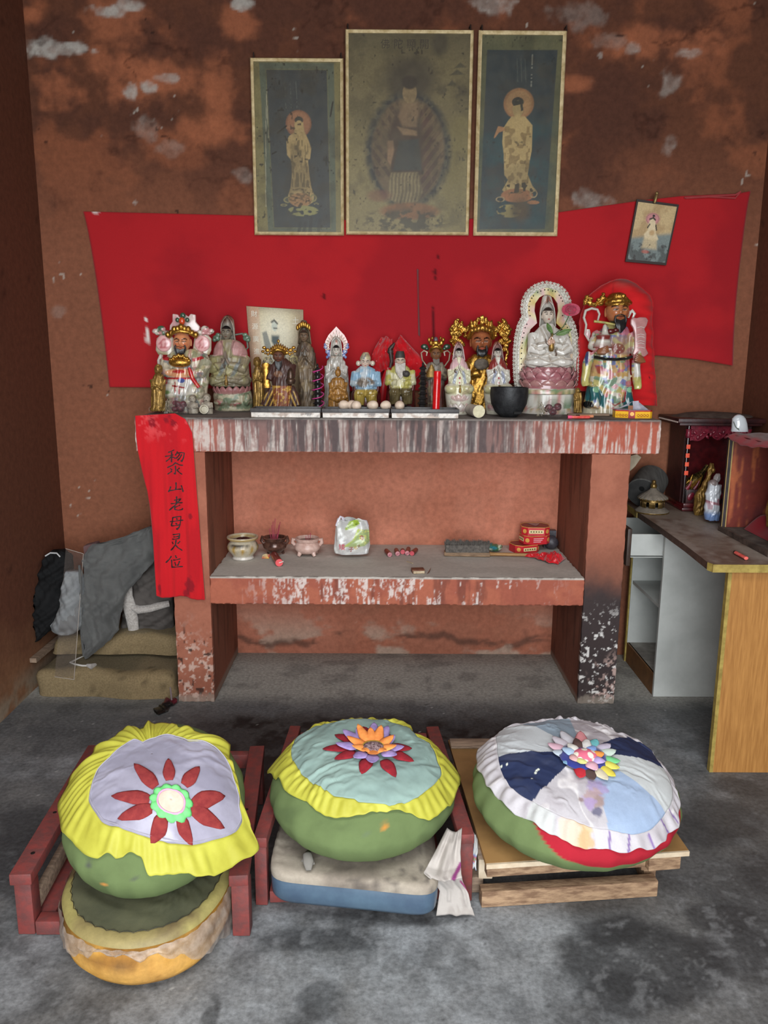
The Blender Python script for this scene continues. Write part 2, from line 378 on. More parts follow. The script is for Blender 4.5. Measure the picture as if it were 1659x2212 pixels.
# ================================================================== THE MASONRY ALTAR
m_altar=pmat('painted_masonry',rough=0.85,scale=60,amt=0.12,bump=0.18,bscale=120,spec=0.2)
def paint_slab(X,Y,Z):
    n=len(X);c=solidc(n,lin(170,92,74))
    front=Y<0.012;dark=sstep(0.55,-0.1,np.abs(X-0.05)) 
    st=fbm(X*85,Z*5,71,4);st2=fbm(X*190,Z*8,72,3);patch=fbm(X*4,Z*6,73)
    c=layer(c,lin(116,106,104),sstep(0.95,0.35,np.abs(X+0.05)+(patch-0.5)*0.6)*0.8)
    drip=sstep(0.47,0.56,st*0.6+st2*0.4+(patch-0.5)*0.55-(Z-1.17)*0.4)
    c=layer(c,lin(206,198,190),drip*(0.8-0.3*sstep(0.75,0.25,np.abs(X-0.1)))*(.55+.45*sstep(.35,.6,fbm(X*150,Z*60,79)))*front)
    c=layer(c,lin(70,66,68),front*sstep(0.48,0.64,fbm(X*60,Z*6,75))*sstep(0.85,0.3,np.abs(X))*0.75)
    c=layer(c,lin(70,64,62),front*sstep(1.215,1.24,Z)*sstep(0.3,0.5,fbm(X*25,Z*25,76))*0.7)
    top=Z>ST-0.006
    c=layer(c,lin(126,119,113),top*1.0);c=layer(c,lin(92,87,84),top*sstep(0.4,0.6,fbm(X*6,Y*12,77)))
    c=layer(c,lin(166,100,78),(Z<SB+0.004)*1.0)
    return c
def paint_leg(X,Y,Z):
    n=len(X);c=solidc(n,lin(166,105,84));c=layer(c,lin(142,86,68),sstep(0.4,0.65,fbm(X*5+Y*5,Z*5,81))*0.6)
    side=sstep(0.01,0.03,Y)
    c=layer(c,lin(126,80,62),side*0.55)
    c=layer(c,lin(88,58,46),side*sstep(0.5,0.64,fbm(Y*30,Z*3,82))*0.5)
    right=X>0
    front=(1-side)
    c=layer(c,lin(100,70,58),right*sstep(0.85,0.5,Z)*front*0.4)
    char=right*sstep(0.66,0.42,Z+(fbm(X*7,Z*5,83)-0.5)*0.25) 
    c=layer(c,lin(52,50,52),char*(0.25+0.75*front)*0.93)
    sp=fbm(X*75,Z*60,84)
    c=layer(c,lin(206,176,166),right*front*sstep(.86,.95,X+(sp-.5)*.1)*sstep(0.26,0.1,Z+(fbm(X*12,Z*12,85)-.5)*.3)*sstep(0.54,0.62,sp)*0.75)
    c=layer(c,lin(228,224,220),right*front*sstep(0.64,0.68,fbm(X*70,Z*70,86))*sstep(0.5,0.3,Z)*0.9)
    c=layer(c,lin(224,200,186),(~right)*front*sstep(0.42,0.15,Z+(fbm(X*10,Z*10,87)-0.5)*0.2)*sstep(0.55,0.62,sp)*0.6)
    c=layer(c,lin(66,46,40),(~right)*front*sstep(0.84,0.87,vnoise(X*70,Z*50,88))*sstep(0.38,0.3,Z)*0.9)
    c=layer(c,lin(150,138,126),sstep(0.05,0.02,Z+(sp-0.5)*0.05)*0.7)
    return c
def paint_shelf(X,Y,Z):
    n=len(X);c=solidc(n,lin(172,100,78));front=Y<0.008
    c=layer(c,lin(150,82,68),sstep(0.4,0.6,fbm(X*8,Z*14,91))*0.6)
    c=layer(c,lin(106,62,54),front*sstep(0.5,0.7,fbm(X*40,Z*6,92))*sstep(0.6,0.3,np.abs(X-0.05))*0.6)
    sp=fbm(X*100,Z*11,93,4)*0.6+fbm(X*26,Z*26,94)*0.4
    wht=sstep(0.5,0.56,sp+(fbm(X*3.5,Z*6,95)-0.5)*0.4-0.035)*sstep(0.75,0.4,np.abs(X-0.05)) 
    c=layer(c,lin(222,212,206),front*wht*0.8*sstep(.36,.56,fbm(X*130,Z*70,99)))
    top=Z>HT-0.006
    c=layer(c,lin(190,184,175),top*1.0)
    c=layer(c,lin(172,165,156),top*sstep(0.42,0.62,fbm(X*5,Y*9,96))*0.6)
    c=layer(c,lin(206,200,192),top*sstep(0.57,0.66,fbm(X*16,Y*16,97))*sstep(0.25,0.35,Y)*sstep(-0.15,-0.3,X)*0.8)
    c=layer(c,lin(110,100,92),sstep(0.008,0.0,np.abs(Z-HT))*sstep(0.45,0.55,fbm(X*30,Y*30,98))*0.7*(Y<.012))
    return c
altar=thing('altar','painted red masonry altar with a drip stained top slab, two legs and a middle shelf','altar',(0,0,0))
def dbox(x0,x1,y0,y1,z0,z1,st,jit=0.0):
    """a plastered block with enough points to carry its paint, edges a little chipped"""
    b=MB();nx_,ny_,nz_=[max(2,int((q-p)/st)+1) for p,q in ((x0,x1),(y0,y1),(z0,z1))]
    l=lambda a,c,t:a+(c-a)*t
    b.grid(lambda u,v:(l(x0,x1,u),y0,l(z0,z1,v)),nx_,nz_).grid(lambda u,v:(l(x0,x1,u),y1,l(z0,z1,v)),nx_,nz_)
    b.grid(lambda u,v:(x0,l(y0,y1,u),l(z0,z1,v)),ny_,nz_).grid(lambda u,v:(x1,l(y0,y1,u),l(z0,z1,v)),ny_,nz_)
    b.grid(lambda u,v:(l(x0,x1,u),l(y0,y1,v),z0),nx_,ny_).grid(lambda u,v:(l(x0,x1,u),l(y0,y1,v),z1),nx_,ny_)
    if jit:
        for i,(x,y,z) in enumerate(b.v):
            e=sum((abs(p-q)<1e-6) for p,q in ((x,x0),(x,x1),(y,y0),(z,z0),(z,z1)))
            if e<2:continue
            a=(sin(x*61+z*43)+sin(x*133+z*97+y*71)+sin(x*29-y*50+z*17))/6*jit
            b.v[i]=(x+(a if abs(x-x0)<1e-6 else -abs(a) if abs(x-x1)<1e-6 else 0),y+abs(a)*(abs(y-y0)<1e-6),z-abs(a)*(abs(z-z1)<1e-6)+abs(a)*(abs(z-z0)<1e-6))
    return b
def weld(b,name,m,parent,col):
    o=b.build(name,m,parent,flip=False);bm=bmesh.new();bm.from_mesh(o.data)
    bmesh.ops.remove_doubles(bm,verts=bm.verts,dist=1e-5);bmesh.ops.recalc_face_normals(bm,faces=bm.faces);bm.to_mesh(o.data);bm.free()
    o.data.polygons.foreach_set('use_smooth',[True]*len(o.data.polygons));o.data.set_sharp_from_angle(angle=radians(40));paint(o,col);return o
weld(dbox(SL,SR,0,D-.003,SB,ST,0.0042,0.007),'top_slab',m_altar,altar,paint_slab)
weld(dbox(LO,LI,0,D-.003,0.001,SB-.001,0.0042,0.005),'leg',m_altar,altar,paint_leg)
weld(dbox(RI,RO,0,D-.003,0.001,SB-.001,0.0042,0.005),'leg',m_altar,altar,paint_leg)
weld(dbox(LI+.001,RI-.001,0.001,D-.003,HB,HT,0.005,0.008),'shelf',m_altar,altar,paint_shelf)
# ================================================================== CLOTHS, PICTURES AND PAPERS ON THE BACK WALL
def interp(pts,t):
    """piecewise-linear lookup in [(key, value), ...]"""
    return float(np.interp(t,[p[0] for p in pts],[p[1] for p in pts]))
def inpoly(U,V,poly,soft=1.5):
    """signed soft mask of a polygon"""
    n=len(poly);ins=np.zeros(len(U),bool);dmin=np.full(len(U),1e9)
    for i in range(n):
        (x0,y0),(x1,y1)=poly[i],poly[(i+1)%n]
        cond=((y0>V) != (y1>V));xx=(x1-x0)*(V-y0)/((y1-y0) or 1e-9)+x0
        ins ^= cond & (U<xx)
        dx,dy=x1-x0,y1-y0;t=np.clip(((U-x0)*dx+(V-y0)*dy)/(dx*dx+dy*dy+1e-9),0,1)
        dmin=np.minimum(dmin,np.hypot(U-x0-t*dx,V-y0-t*dy))
    sd=np.where(ins,dmin,-dmin);return sstep(-soft,soft,sd)
def inell(U,V,u,v,ru,rv,soft=0.06):return 1-sstep(1-soft,1+soft,np.sqrt(((U-u)/ru)**2+((V-v)/rv)**2))
def seg(U,V,pts,w):
    d=np.full(len(U),1e9)
    for (x0,y0),(x1,y1) in zip(pts[:-1],pts[1:]):
        dx,dy=x1-x0,y1-y0;t=np.clip(((U-x0)*dx+(V-y0)*dy)/(dx*dx+dy*dy+1e-9),0,1)
        d=np.minimum(d,np.hypot(U-x0-t*dx,V-y0-t*dy))
    return 1-sstep(w*0.5,w,d)
m_redcloth=pmat('red_cotton',rough=0.9,scale=300,amt=0.10,bump=0.12,bscale=500,spec=0.15,sheen=0.15)
RED=lin(172,32,38)
# --- the long red cloth
top_e=[(180,457),(300,460),(550,466),(800,478),(1000,474),(1205,459),(1380,434),(1470,424),(1590,419),(1621,413)]
bot_e=[(238,836),(420,838),(700,846),(1000,842),(1200,815),(1330,775),(1420,768),(1500,776),(1580,790)]
lef_e=[(0,0.0),(.25,4),(.6,4),(1,0)]
def cl_px(u,v):
    a=np.interp(u,np.linspace(0,1,40),np.interp(np.linspace(180,1621,40),[p[0] for p in top_e],[p[1] for p in top_e]))
    xt=180+u*(1621-180);xb=238+u*(1580-238)
    yt=interp(top_e,xt);yb=interp(bot_e,xb)
    x=xt+(xb-xt)*(v**0.8)+sin(v*pi)*(-5 if u>.5 else 2);return x,yt+(yb-yt)*v
def cl(u,v):
    x,y=cl_px(u,v);p=at(x,y,y=D-.014)
    w=sin((x-y*0.35)/17.0+sin(y/90.0))*0.5+sin((x+y*.1)/41.0)
    k=(exp(-((x-280)/90)**2)*.8+exp(-((x-1540)/75)**2)*1.5+0.16)*min(1,v*3+.15)
    p.y+=-0.004-0.0058*(w+1.2)*k*0.8;return p
def paint_cloth(X,Y,Z):
    c=solidc(len(X),RED);c=layer(c,lin(138,24,34),sstep(0.4,0.65,fbm(X*2.5,Z*3,15))*0.5)
    U,V=wall_uv(X,Z)
    c=layer(c,lin(232,226,220),(blob(U,V,*wp(321,722),4,14,3,.4,.9)+blob(U,V,*wp(318,690),2,4,5)+blob(U,V,*wp(208,459),8,4,6)))
    ln=[wp(*q) for q in ((936,600),(938,640),(935,690),(936,745))];c=layer(c,lin(70,16,22),seg(U,V,ln,1.6)*.9)
    for q in ((944,556),(938,588),(941,600),(936,665),(700,640),(490,690)):c=layer(c,lin(50,14,18),blob(U,V,*wp(*q),3,5,int(q[0]),.3,.8)*.8)
    return c
o=MB().grid(cl,260,90).build('red_wall_cloth',m_redcloth,solid=0.0015,col=paint_cloth,ang=0)
tag(o,'long red cotton cloth pinned along the back wall behind the pictures and statues','cloth')
cx_=MB()
for i in range(2):cx_.tube([at(1478+i*3,427+i,y=D-.026),at(1530,424+i,y=D-.034),at(1588,421+i*7,y=D-.03),at(1600,414,y=D-.03)],0.004,6)
cx_.build('rolled_hem',mat('red_hem',lin(160,60,62),rough=.9),o)
# --- framed pictures
m_gilt=mat('faded_gilt_wood',lin(226,208,164),lin(186,164,118),40,0.4,bump=0.3,stretch=(1,1,1))
m_print=pmat('old_print',rough=0.42,scale=140,amt=0.22,bump=0.05,spec=0.35)
m_pane=mat('dusty_glass',lin(120,112,92),lin(90,84,70),18,0.35,alpha=0.13,spec=0.3)
m_nail=mat('rusty_nail',lin(52,38,32),rough=0.7,metal=0.3)
m_back=mat('frame_backboard',lin(120,96,66),rough=.9)
def framed(name,label,x0,x1,z0,z1,crop,painter,fw,nails):
    t=thing(name,label,'picture',((x0+x1)/2,D-.028,z0),group='framed prints high on the back wall')
    L=lambda x,y,z:(x-(x0+x1)/2,y,z-z0)
    w,h=(x1-x0)/2,z1-z0
    b=MB()
    for a,c_,d_ in (((-w,0),(w,0),1),((w,0),(w,h),1),((w,h),(-w,h),1),((-w,h),(-w,0),1)):
        # mitred moulding: outer edge, raised ridge, inner lip
        dx,dz=(c_[0]-a[0]),(c_[1]-a[1]);l=hypot(dx,dz);ux,uz=dx/l,dz/l;nx_,nz_=-uz,ux
        rows=[]
        for off,y in ((0,0.0),(0,-.014),(fw*.3,-.020),(fw*.6,-.016),(fw,-.012),(fw,0.0)):
            rows.append([(a[0]+nx_*off+ux*off,y,a[1]+nz_*off+uz*off),(c_[0]+nx_*off-ux*off,y,c_[1]+nz_*off-uz*off)])
        vs=[p for r in rows for p in r];b.add(vs,[(2*i,2*i+1,2*i+3,2*i+2) for i in range(5)])
    b.build('frame',m_gilt,t)
    MB().box(-w+.003,w-.003,-.001,.006,.003,h-.003).build('backboard',m_back,t)
    nx_,nz_=int(2*w/.0028),int(h/.0028)
    pr=MB().grid(lambda u,v:(-w+fw*.8+u*2*(w-fw*.8),-.0045,fw*.8+v*(h-1.6*fw)),nx_,nz_).build('print',m_print,t,ang=0,flip=False)
    def col(X,Y,Z):
        U=crop[0]+(X+w)/(2*w)*(crop[1]-crop[0]);V=crop[3]-Z/h*(crop[3]-crop[2]);return painter(U,V)
    paint(pr,col)
    MB().box(-w+fw*.9,w-fw*.9,-.0085,-.007,fw*.9,h-fw*.9).build('glass_pane',m_pane,t,smooth=False)
    for nx2 in nails:
        MB().tube([(nx2,.012,h+.016),(nx2+.003,-.012,h+.02),(nx2+.004,-.014,h-.002)],.0032,6).build('hanging_nail',m_nail,t)
    return t
def grime(U,V,c,s,k=1.0):
    c=layer(c,lin(58,52,38),sstep(0.45,0.7,fbm(U*.012,V*.012,s))*0.45*k)
    c=layer(c,lin(24,22,18),sstep(0.80,0.86,vnoise(U*.11,V*.07,s+1))*sstep(0.55,0.7,vnoise(U*.02,V*.02,s+2))*0.8*k)
    return c
def art_left(U,V):
    n=len(U);c=solidc(n,lin(140,130,82));c=layer(c,lin(98,108,90),inpoly(U,V,[(72,208),(452,208),(458,1060),(100,1060)]))
    c=layer(c,lin(112,114,84),inpoly(U,V,[(103,238),(420,238),(432,1044),(127,1044)]));c=layer(c,lin(58,66,70),inpoly(U,V,[(108,244),(415,244),(427,1038),(132,1038)]))
    skin=lin(196,168,112)
    c=layer(c,lin(170,118,84),inell(U,V,268,508,62,64));c=layer(c,lin(150,100,72),inell(U,V,268,508,66,68)-inell(U,V,268,508,58,60))
    c=layer(c,skin,inpoly(U,V,[(248,500),(292,500),(297,545),(318,590),(332,632),(325,685),(314,690),(320,760),(330,830),(345,870),(340,905),(300,930),(250,930),(212,905),(205,880),(222,830),(230,760),(226,690),(206,665),(204,600),(218,570),(245,552)]))
    c=layer(c,lin(62,60,54),inell(U,V,270,490,22,18));c=layer(c,skin,inell(U,V,270,516,19,25));c=layer(c,lin(90,70,50),inpoly(U,V,[(262,508),(282,505),(280,516),(262,516)]))
    c=layer(c,lin(172,125,92),inpoly(U,V,[(200,520),(235,512),(240,525),(205,535)]))
    for u,v,a,b in ((205,895,22,16),(340,885,18,20),(185,922,18,7),(355,915,14,5)):c=layer(c,lin(150,142,96),inell(U,V,u,v,a,b)-inell(U,V,u,v,a*.6,b*.6)*.8)
    c=layer(c,lin(174,132,88),inell(U,V,272,895,58,36));c=layer(c,lin(90,74,50),sstep(.55,.62,vnoise(U*.09,V*.14,4))*inell(U,V,272,885,62,50)*.7)
    c=layer(c,lin(158,156,100),sstep(.4,.5,vnoise(U*.05,V*.09,6))*inell(U,V,285,952,80,28))
    fold=sstep(.5,.62,vnoise(U*.13,V*.035,8))*inpoly(U,V,[(226,590),(316,590),(318,830),(228,830)]);c=layer(c,lin(112,96,62),fold*.75)
    for x in (200,228,258):c=layer(c,lin(92,98,94),seg(U,V,[(x,300),(x+4,430)],2.2)*sstep(.45,.55,vnoise(V*.14+x,U*0,3)))
    c=layer(c,lin(196,190,160),seg(U,V,[(108,350),(98,560),(90,930)],1.8));c=layer(c,lin(196,190,160),seg(U,V,[(108,420),(112,580)],1.6)*.8)
    for q in ([(205,520),(160,555)],[(410,672),(408,706)],[(445,400),(432,470)],[(130,660),(150,650)]):c=layer(c,lin(16,16,16),seg(U,V,q,5))
    for x,h_ in ((262,40),(320,70),(365,60),(288,45)):c=layer(c,lin(40,44,46),seg(U,V,[(x,1060),(x+8,1060-h_)],12)*.6)
    return grime(U,V,c,31)
def art_right(U,V):
    n=len(U);c=solidc(n,lin(92,96,68));c=layer(c,lin(118,116,80),sstep(0.3,0.7,fbm(U*.01,V*.006,7))*.6)
    c=layer(c,lin(40,58,66),inpoly(U,V,[(1210,148),(1560,146),(1535,1042),(1196,1046)]));c=layer(c,lin(28,74,82),inpoly(U,V,[(1210,500),(1550,500),(1535,1042),(1196,1046)],60)*sstep(.35,.6,fbm(U*.008,V*.008,3)))
    skin=lin(206,178,118)
    c=layer(c,lin(178,128,84),inell(U,V,1377,408,76,76));c=layer(c,lin(196,150,100),inell(U,V,1377,408,64,64))
    c=layer(c,skin,inpoly(U,V,[(1345,470),(1410,470),(1450,515),(1452,640),(1442,700),(1436,762),(1462,820),(1482,842),(1440,872),(1330,862),(1308,842),(1336,790),(1316,764),(1310,660),(1300,600),(1303,530),(1328,490)]))
    c=layer(c,lin(40,44,44),inell(U,V,1372,400,30,24));c=layer(c,skin,inell(U,V,1374,434,27,42));c=layer(c,lin(40,44,44),inpoly(U,V,[(1348,395),(1392,392),(1402,440),(1390,446),(1384,412),(1350,420)]))
    c=layer(c,lin(186,136,92),inpoly(U,V,[(1256,578),(1276,520),(1302,524),(1322,538),(1300,545),(1282,552),(1262,580)]))
    c=layer(c,lin(176,118,78),inell(U,V,1385,870,82,36));c=layer(c,lin(168,116,78),inell(U,V,1470,905,32,10))
    for u,v,a,b in ((1300,890,24,14),(1470,860,20,22)):c=layer(c,lin(170,150,110),inell(U,V,u,v,a,b)-inell(U,V,u,v,a*.7,b*.7))
    c=layer(c,lin(164,150,92),sstep(.42,.5,vnoise(U*.05,V*.08,16))*inell(U,V,1350,950,66,34));c=layer(c,lin(84,66,44),inell(U,V,1405,945,48,55,.5)*.9)
    fold=sstep(.52,.62,vnoise(U*.07,V*.05,18))*inpoly(U,V,[(1310,520),(1444,520),(1440,860),(1320,860)]);c=layer(c,lin(140,112,66),fold*.7)
    c=layer(c,lin(60,50,36),inpoly(U,V,[(1330,815),(1440,800),(1470,850),(1320,862)])*sstep(.5,.56,vnoise(U*.09,V*.05,19)))
    c=layer(c,lin(130,132,122),seg(U,V,[(1436,172),(1436,322)],5)*sstep(.4,.5,vnoise(V*.12,U*0,5)))
    for x in (1400,1380,1360):c=layer(c,lin(70,82,82),seg(U,V,[(x,190),(x+8,300)],3))
    return grime(U,V,c,41,.7)
def art_mid(U,V):
    n=len(U);c=solidc(n,lin(126,114,78));c=layer(c,lin(160,146,98),sstep(.3,.8,(V-300)/800+fbm(U*.006,V*.006,2)*.5)*.7);c=layer(c,lin(84,78,58),sstep(260,60,V)*.6)
    c=layer(c,lin(128,116,66),inpoly(U,V,[(1030,500),(1140,430),(1140,1060),(1000,1060)],50)*.6)
    c=layer(c,lin(62,54,46),inell(U,V,835,290,125,120,.45)*.85)
    oval=inell(U,V,828,640,215,290,.1);ins=inell(U,V,828,640,185,262,.06)
    c=layer(c,lin(70,72,68),oval*.85);c=layer(c,lin(46,50,52),(oval-ins)*sstep(.42,.55,vnoise(U*.055,V*.055,22)))
    c=layer(c,lin(120,98,72),ins*.85);c=layer(c,lin(84,64,52),ins*sstep(.45,.6,fbm(U*.03,V*.02,24))*.8)
    c=layer(c,lin(92,58,54),inpoly(U,V,[(890,440),(945,490),(955,700),(930,830),(890,830)],20)*.75)
    rib=sstep(.5,.6,np.sin((U-828)*.12*np.sign(U-828)+V*.09)*.5+.5);c=layer(c,lin(140,122,86),ins*rib*.35)
    c=layer(c,lin(78,60,50),inpoly(U,V,[(770,430),(880,430),(900,560),(905,760),(740,760),(720,560)],16)*.9)
    c=layer(c,lin(66,72,70),inpoly(U,V,[(780,590),(880,580),(900,740),(750,742)],8)*.9)
    c=layer(c,lin(150,122,90),inpoly(U,V,[(800,400),(868,400),(880,450),(868,520),(800,520),(775,470)],10)*.8);c=layer(c,lin(154,130,92),inell(U,V,832,352,36,52));c=layer(c,lin(56,46,40),inell(U,V,832,300,40,34,.2))
    c=layer(c,lin(156,124,92),inpoly(U,V,[(720,590),(750,590),(756,640),(738,720),(722,690)],5));c=layer(c,lin(150,122,90),inpoly(U,V,[(770,520),(870,540),(872,565),(800,560)],6))
    sk=inpoly(U,V,[(740,752),(880,748),(905,850),(880,900),(800,920),(720,880)],6);c=layer(c,lin(152,136,98),sk);c=layer(c,lin(84,76,60),sk*sstep(.5,.6,np.sin(U*.34+V*.03+np.sin(V*.05))*.5+.5)*.6)
    c=layer(c,lin(150,104,68),inell(U,V,840,950,150,44,.2));c=layer(c,lin(70,66,50),inell(U,V,820,1000,220,60,.3)*sstep(.4,.55,fbm(U*.03,V*.04,26))*.9)
    c=layer(c,lin(134,84,66),inell(U,V,680,870,60,30,.4)*.6)
    for u,v,a in ((1085,215,30),(1045,300,22),(1070,250,38)):c=layer(c,lin(72,68,54),inpoly(U,V,[(u-a,v+14),(u,v-14),(u+a,v+10)],4)*.8)
    c=layer(c,lin(50,46,40),inell(U,V,980,110,42,60,.5)*.7);c=layer(c,lin(70,62,48),sstep(.5,.6,fbm(U*.02,V*.03,28))*inell(U,V,1050,340,90,30,.5)*.7)
    return grime(U,V,c,51,.8)
framed('framed_print','narrow framed print of a haloed standing figure, leftmost and lowest of the three',-.622,-.216,2.024,2.758,(28,500,188,1080),art_left,.014,(-.19,.19))
fm=framed('framed_print','wide framed print of a seated deity, faded brown, middle of the three',-.207,.349,2.028,2.873,(508,1148,48,1075),art_mid,.014,(-.27,.26))
framed('framed_print','narrow framed print of a haloed standing figure on teal, rightmost of the three',.370,.751,2.027,2.872,(1165,1600,58,1080),art_right,.016,(-.18,.185))
def text(body,size,m,parent,name,Mx,extrude=0.0004,bold=0.0,align='CENTER',space=1.0):
    """lettering in the built-in face, as a thin raised mesh"""
    cu=bpy.data.curves.new(name,'FONT');cu.body=body;cu.size=size;cu.extrude=extrude;cu.align_x=align;cu.align_y='CENTER';cu.offset=bold;cu.space_character=space
    o=bpy.data.objects.new(name,cu);COL.objects.link(o)
    dg=bpy.context.evaluated_depsgraph_get();dg.update();me=bpy.data.meshes.new_from_object(o.evaluated_get(dg));bpy.data.objects.remove(o);bpy.data.curves.remove(cu)
    me.transform(Mx);me.materials.clear();me.materials.append(m)
    o=bpy.data.objects.new(name,me);COL.objects.link(o);o.parent=parent;return o
FACE=Matrix.Rotation(pi/2,4,'X')          # lettering that faces the doorway
m_inkfaint=mat('faded_ink',lin(58,50,42),rough=.6)
text('佛陀顯開',.042,m_inkfaint,fm,'print_lettering',Matrix.Translation((-.02,-.0052,.788)) @ FACE,.0001,space=1.7)
# --- the small card hung from a clip
q=[at(u,v,y=D-.045) for u,v in ((1376,430),(1467,442),(1439,573),(1351,565))]
cen=sum(q,Vector())/4
t=thing('hanging_card','small tilted devotional card in a black frame clipped over the red cloth at right','picture',cen)
ql=[p-cen for p in q]
def qd(u,v,y=0.0,k=1.0):
    u=.5+(u-.5)*k;v=.5+(v-.5)*k
    a=ql[0].lerp(ql[1],u);b=ql[3].lerp(ql[2],u);p=a.lerp(b,v);return Vector((p.x,p.y+y,p.z))
MB().slab([qd(0,0),qd(1,0),qd(1,1),qd(0,1)],(0,.008,0)).build('frame',mat('black_edge',lin(44,32,28),rough=.5),t,smooth=False)
pr=MB().grid(lambda u,v:qd(u,v,-.0008,.92),60,90).build('print',m_print,t,ang=0,flip=False)
def art_card(X,Y,Z):
    n=len(X);u=np.tile(np.linspace(0,1,60),90);v=np.repeat(np.linspace(0,1,90),60)
    c=solidc(n,lin(196,172,128));c=layer(c,lin(162,132,92),sstep(.4,.65,fbm(u*4,v*5,3))*.6)
    c=layer(c,lin(110,128,130),sstep(.5,.6,v+(u-.5)*.15)*.9);c=layer(c,lin(84,90,88),sstep(.66,.8,v)*sstep(.42,.55,fbm(u*9,v*9,4)))
    c=layer(c,lin(196,130,136),inell(u,v,.45,.26,.17,.10,.3)*.9);c=layer(c,lin(150,90,100),(inell(u,v,.45,.26,.17,.1)-inell(u,v,.45,.26,.145,.085))*.6)
    c=layer(c,lin(214,196,160),inpoly(u,v,[(.41,.24),(.50,.24),(.56,.36),(.60,.5),(.70,.6),(.62,.64),(.34,.62),(.30,.54),(.38,.46),(.36,.36)],.015))
    c=layer(c,lin(200,180,140),inpoly(u,v,[(.32,.6),(.66,.6),(.7,.78),(.3,.78)],.04)*.8);c=layer(c,lin(176,136,84),inell(u,v,.5,.5,.07,.05,.4)*.7)
    c=layer(c,lin(40,36,36),inell(u,v,.46,.205,.035,.022));c=layer(c,lin(50,40,36),seg(u,v,[(.38,.27),(.46,.24),(.52,.27)],.02));c=layer(c,lin(50,40,36),seg(u,v,[(.36,.42),(.40,.36)],.02)+seg(u,v,[(.56,.36),(.6,.44)],.02))
    c=layer(c,lin(60,56,54),sstep(.6,.66,fbm(u*12,v*14,9))*sstep(.66,.72,v)*.8);c=layer(c,lin(190,100,84),inell(u,v,.42,.84,.09,.03,.5)*.7)
    return c
paint(pr,art_card)
b=MB();p0=at(1416,424,y=D-.055)-cen;b.tube([p0+Vector((.006,.01,.012)),p0+Vector((.004,-.004,.008)),p0+Vector((-.002,-.008,-.014)),p0+Vector((-.004,-.004,-.03))],[.006,.007,.008,.005],8);b.ell(p0+Vector((.004,-.004,.012)),.008,8,6)
b.build('clip',mat('brass_clip',lin(150,128,84),rough=.35,metal=.7),t)
# --- the printed board leaning on the wall behind the statues
q=[at(532,661,y=.545),at(655,669,y=.545),at(658,885,y=.50),at(548,888,y=.50)]
q[2].z=q[3].z=ST+.001;q[2].y=q[3].y=.515
cen=(q[2]+q[3])/2;ql=[p-cen for p in q]
t=thing('printed_board','upright printed board with white characters and a black bearded deity, behind the gold crowned statues','poster',cen)
MB().slab([qd(0,0),qd(1,0),qd(1,1),qd(0,1)],(0,.004,0)).build('backing',mat('card_edge',lin(150,128,96),rough=.8),t,smooth=False)
pr=MB().grid(lambda u,v:qd(u,v,-.0008,.995),70,110).build('print',m_print,t,ang=0,flip=False)
def art_board(X,Y,Z):
    n=len(X);u=np.tile(np.linspace(0,1,70),110);v=np.repeat(np.linspace(0,1,110),70)
    c=solidc(n,lin(192,176,136));c=layer(c,lin(156,132,96),sstep(.72,.98,u+.15*v)*.8);c=layer(c,lin(130,112,82),sstep(.08,.0,v)*.8)
    c=layer(c,lin(178,138,106),sstep(.24,.2,u));c=layer(c,lin(132,100,76),sstep(.1,0,u)*.7);c=layer(c,lin(222,216,190),inell(u,v,.5,.3,.32,.26,.7)*.9)
    c=layer(c,lin(60,76,76),inpoly(u,v,[(.42,.27),(.56,.27),(.54,.36),(.46,.38),(.41,.33)],.02));c=layer(c,lin(190,196,180),inell(u,v,.48,.18,.05,.05));c=layer(c,lin(90,88,76),seg(u,v,[(.43,.14),(.48,.12),(.53,.15)],.015)+seg(u,v,[(.46,.2),(.52,.2)],.01))
    c=layer(c,lin(96,104,100),inpoly(u,v,[(.25,.25),(.33,.23),(.41,.4),(.3,.46)],.01)*.8);c=layer(c,lin(196,200,184),inpoly(u,v,[(.40,.38),(.62,.36),(.72,.6),(.34,.6)],.03)*.7);c=layer(c,lin(104,110,100),seg(u,v,[(.4,.4),(.36,.55)],.012)+seg(u,v,[(.6,.38),(.66,.5)],.012))
    return c
paint(pr,art_board)
m_whiteink=mat('white_ink',lin(226,222,206),rough=.6)
for k,ch in enumerate('財源廣進達'):
    p=qd(.13,.075+k*.122,-.002);text(ch,.030,m_whiteink,t,'printed_character',Matrix.Translation(p) @ FACE,.0002)
p=qd(.86,.12,-.002);text('土',.034,m_whiteink,t,'printed_character',Matrix.Translation(p) @ FACE,.0002)
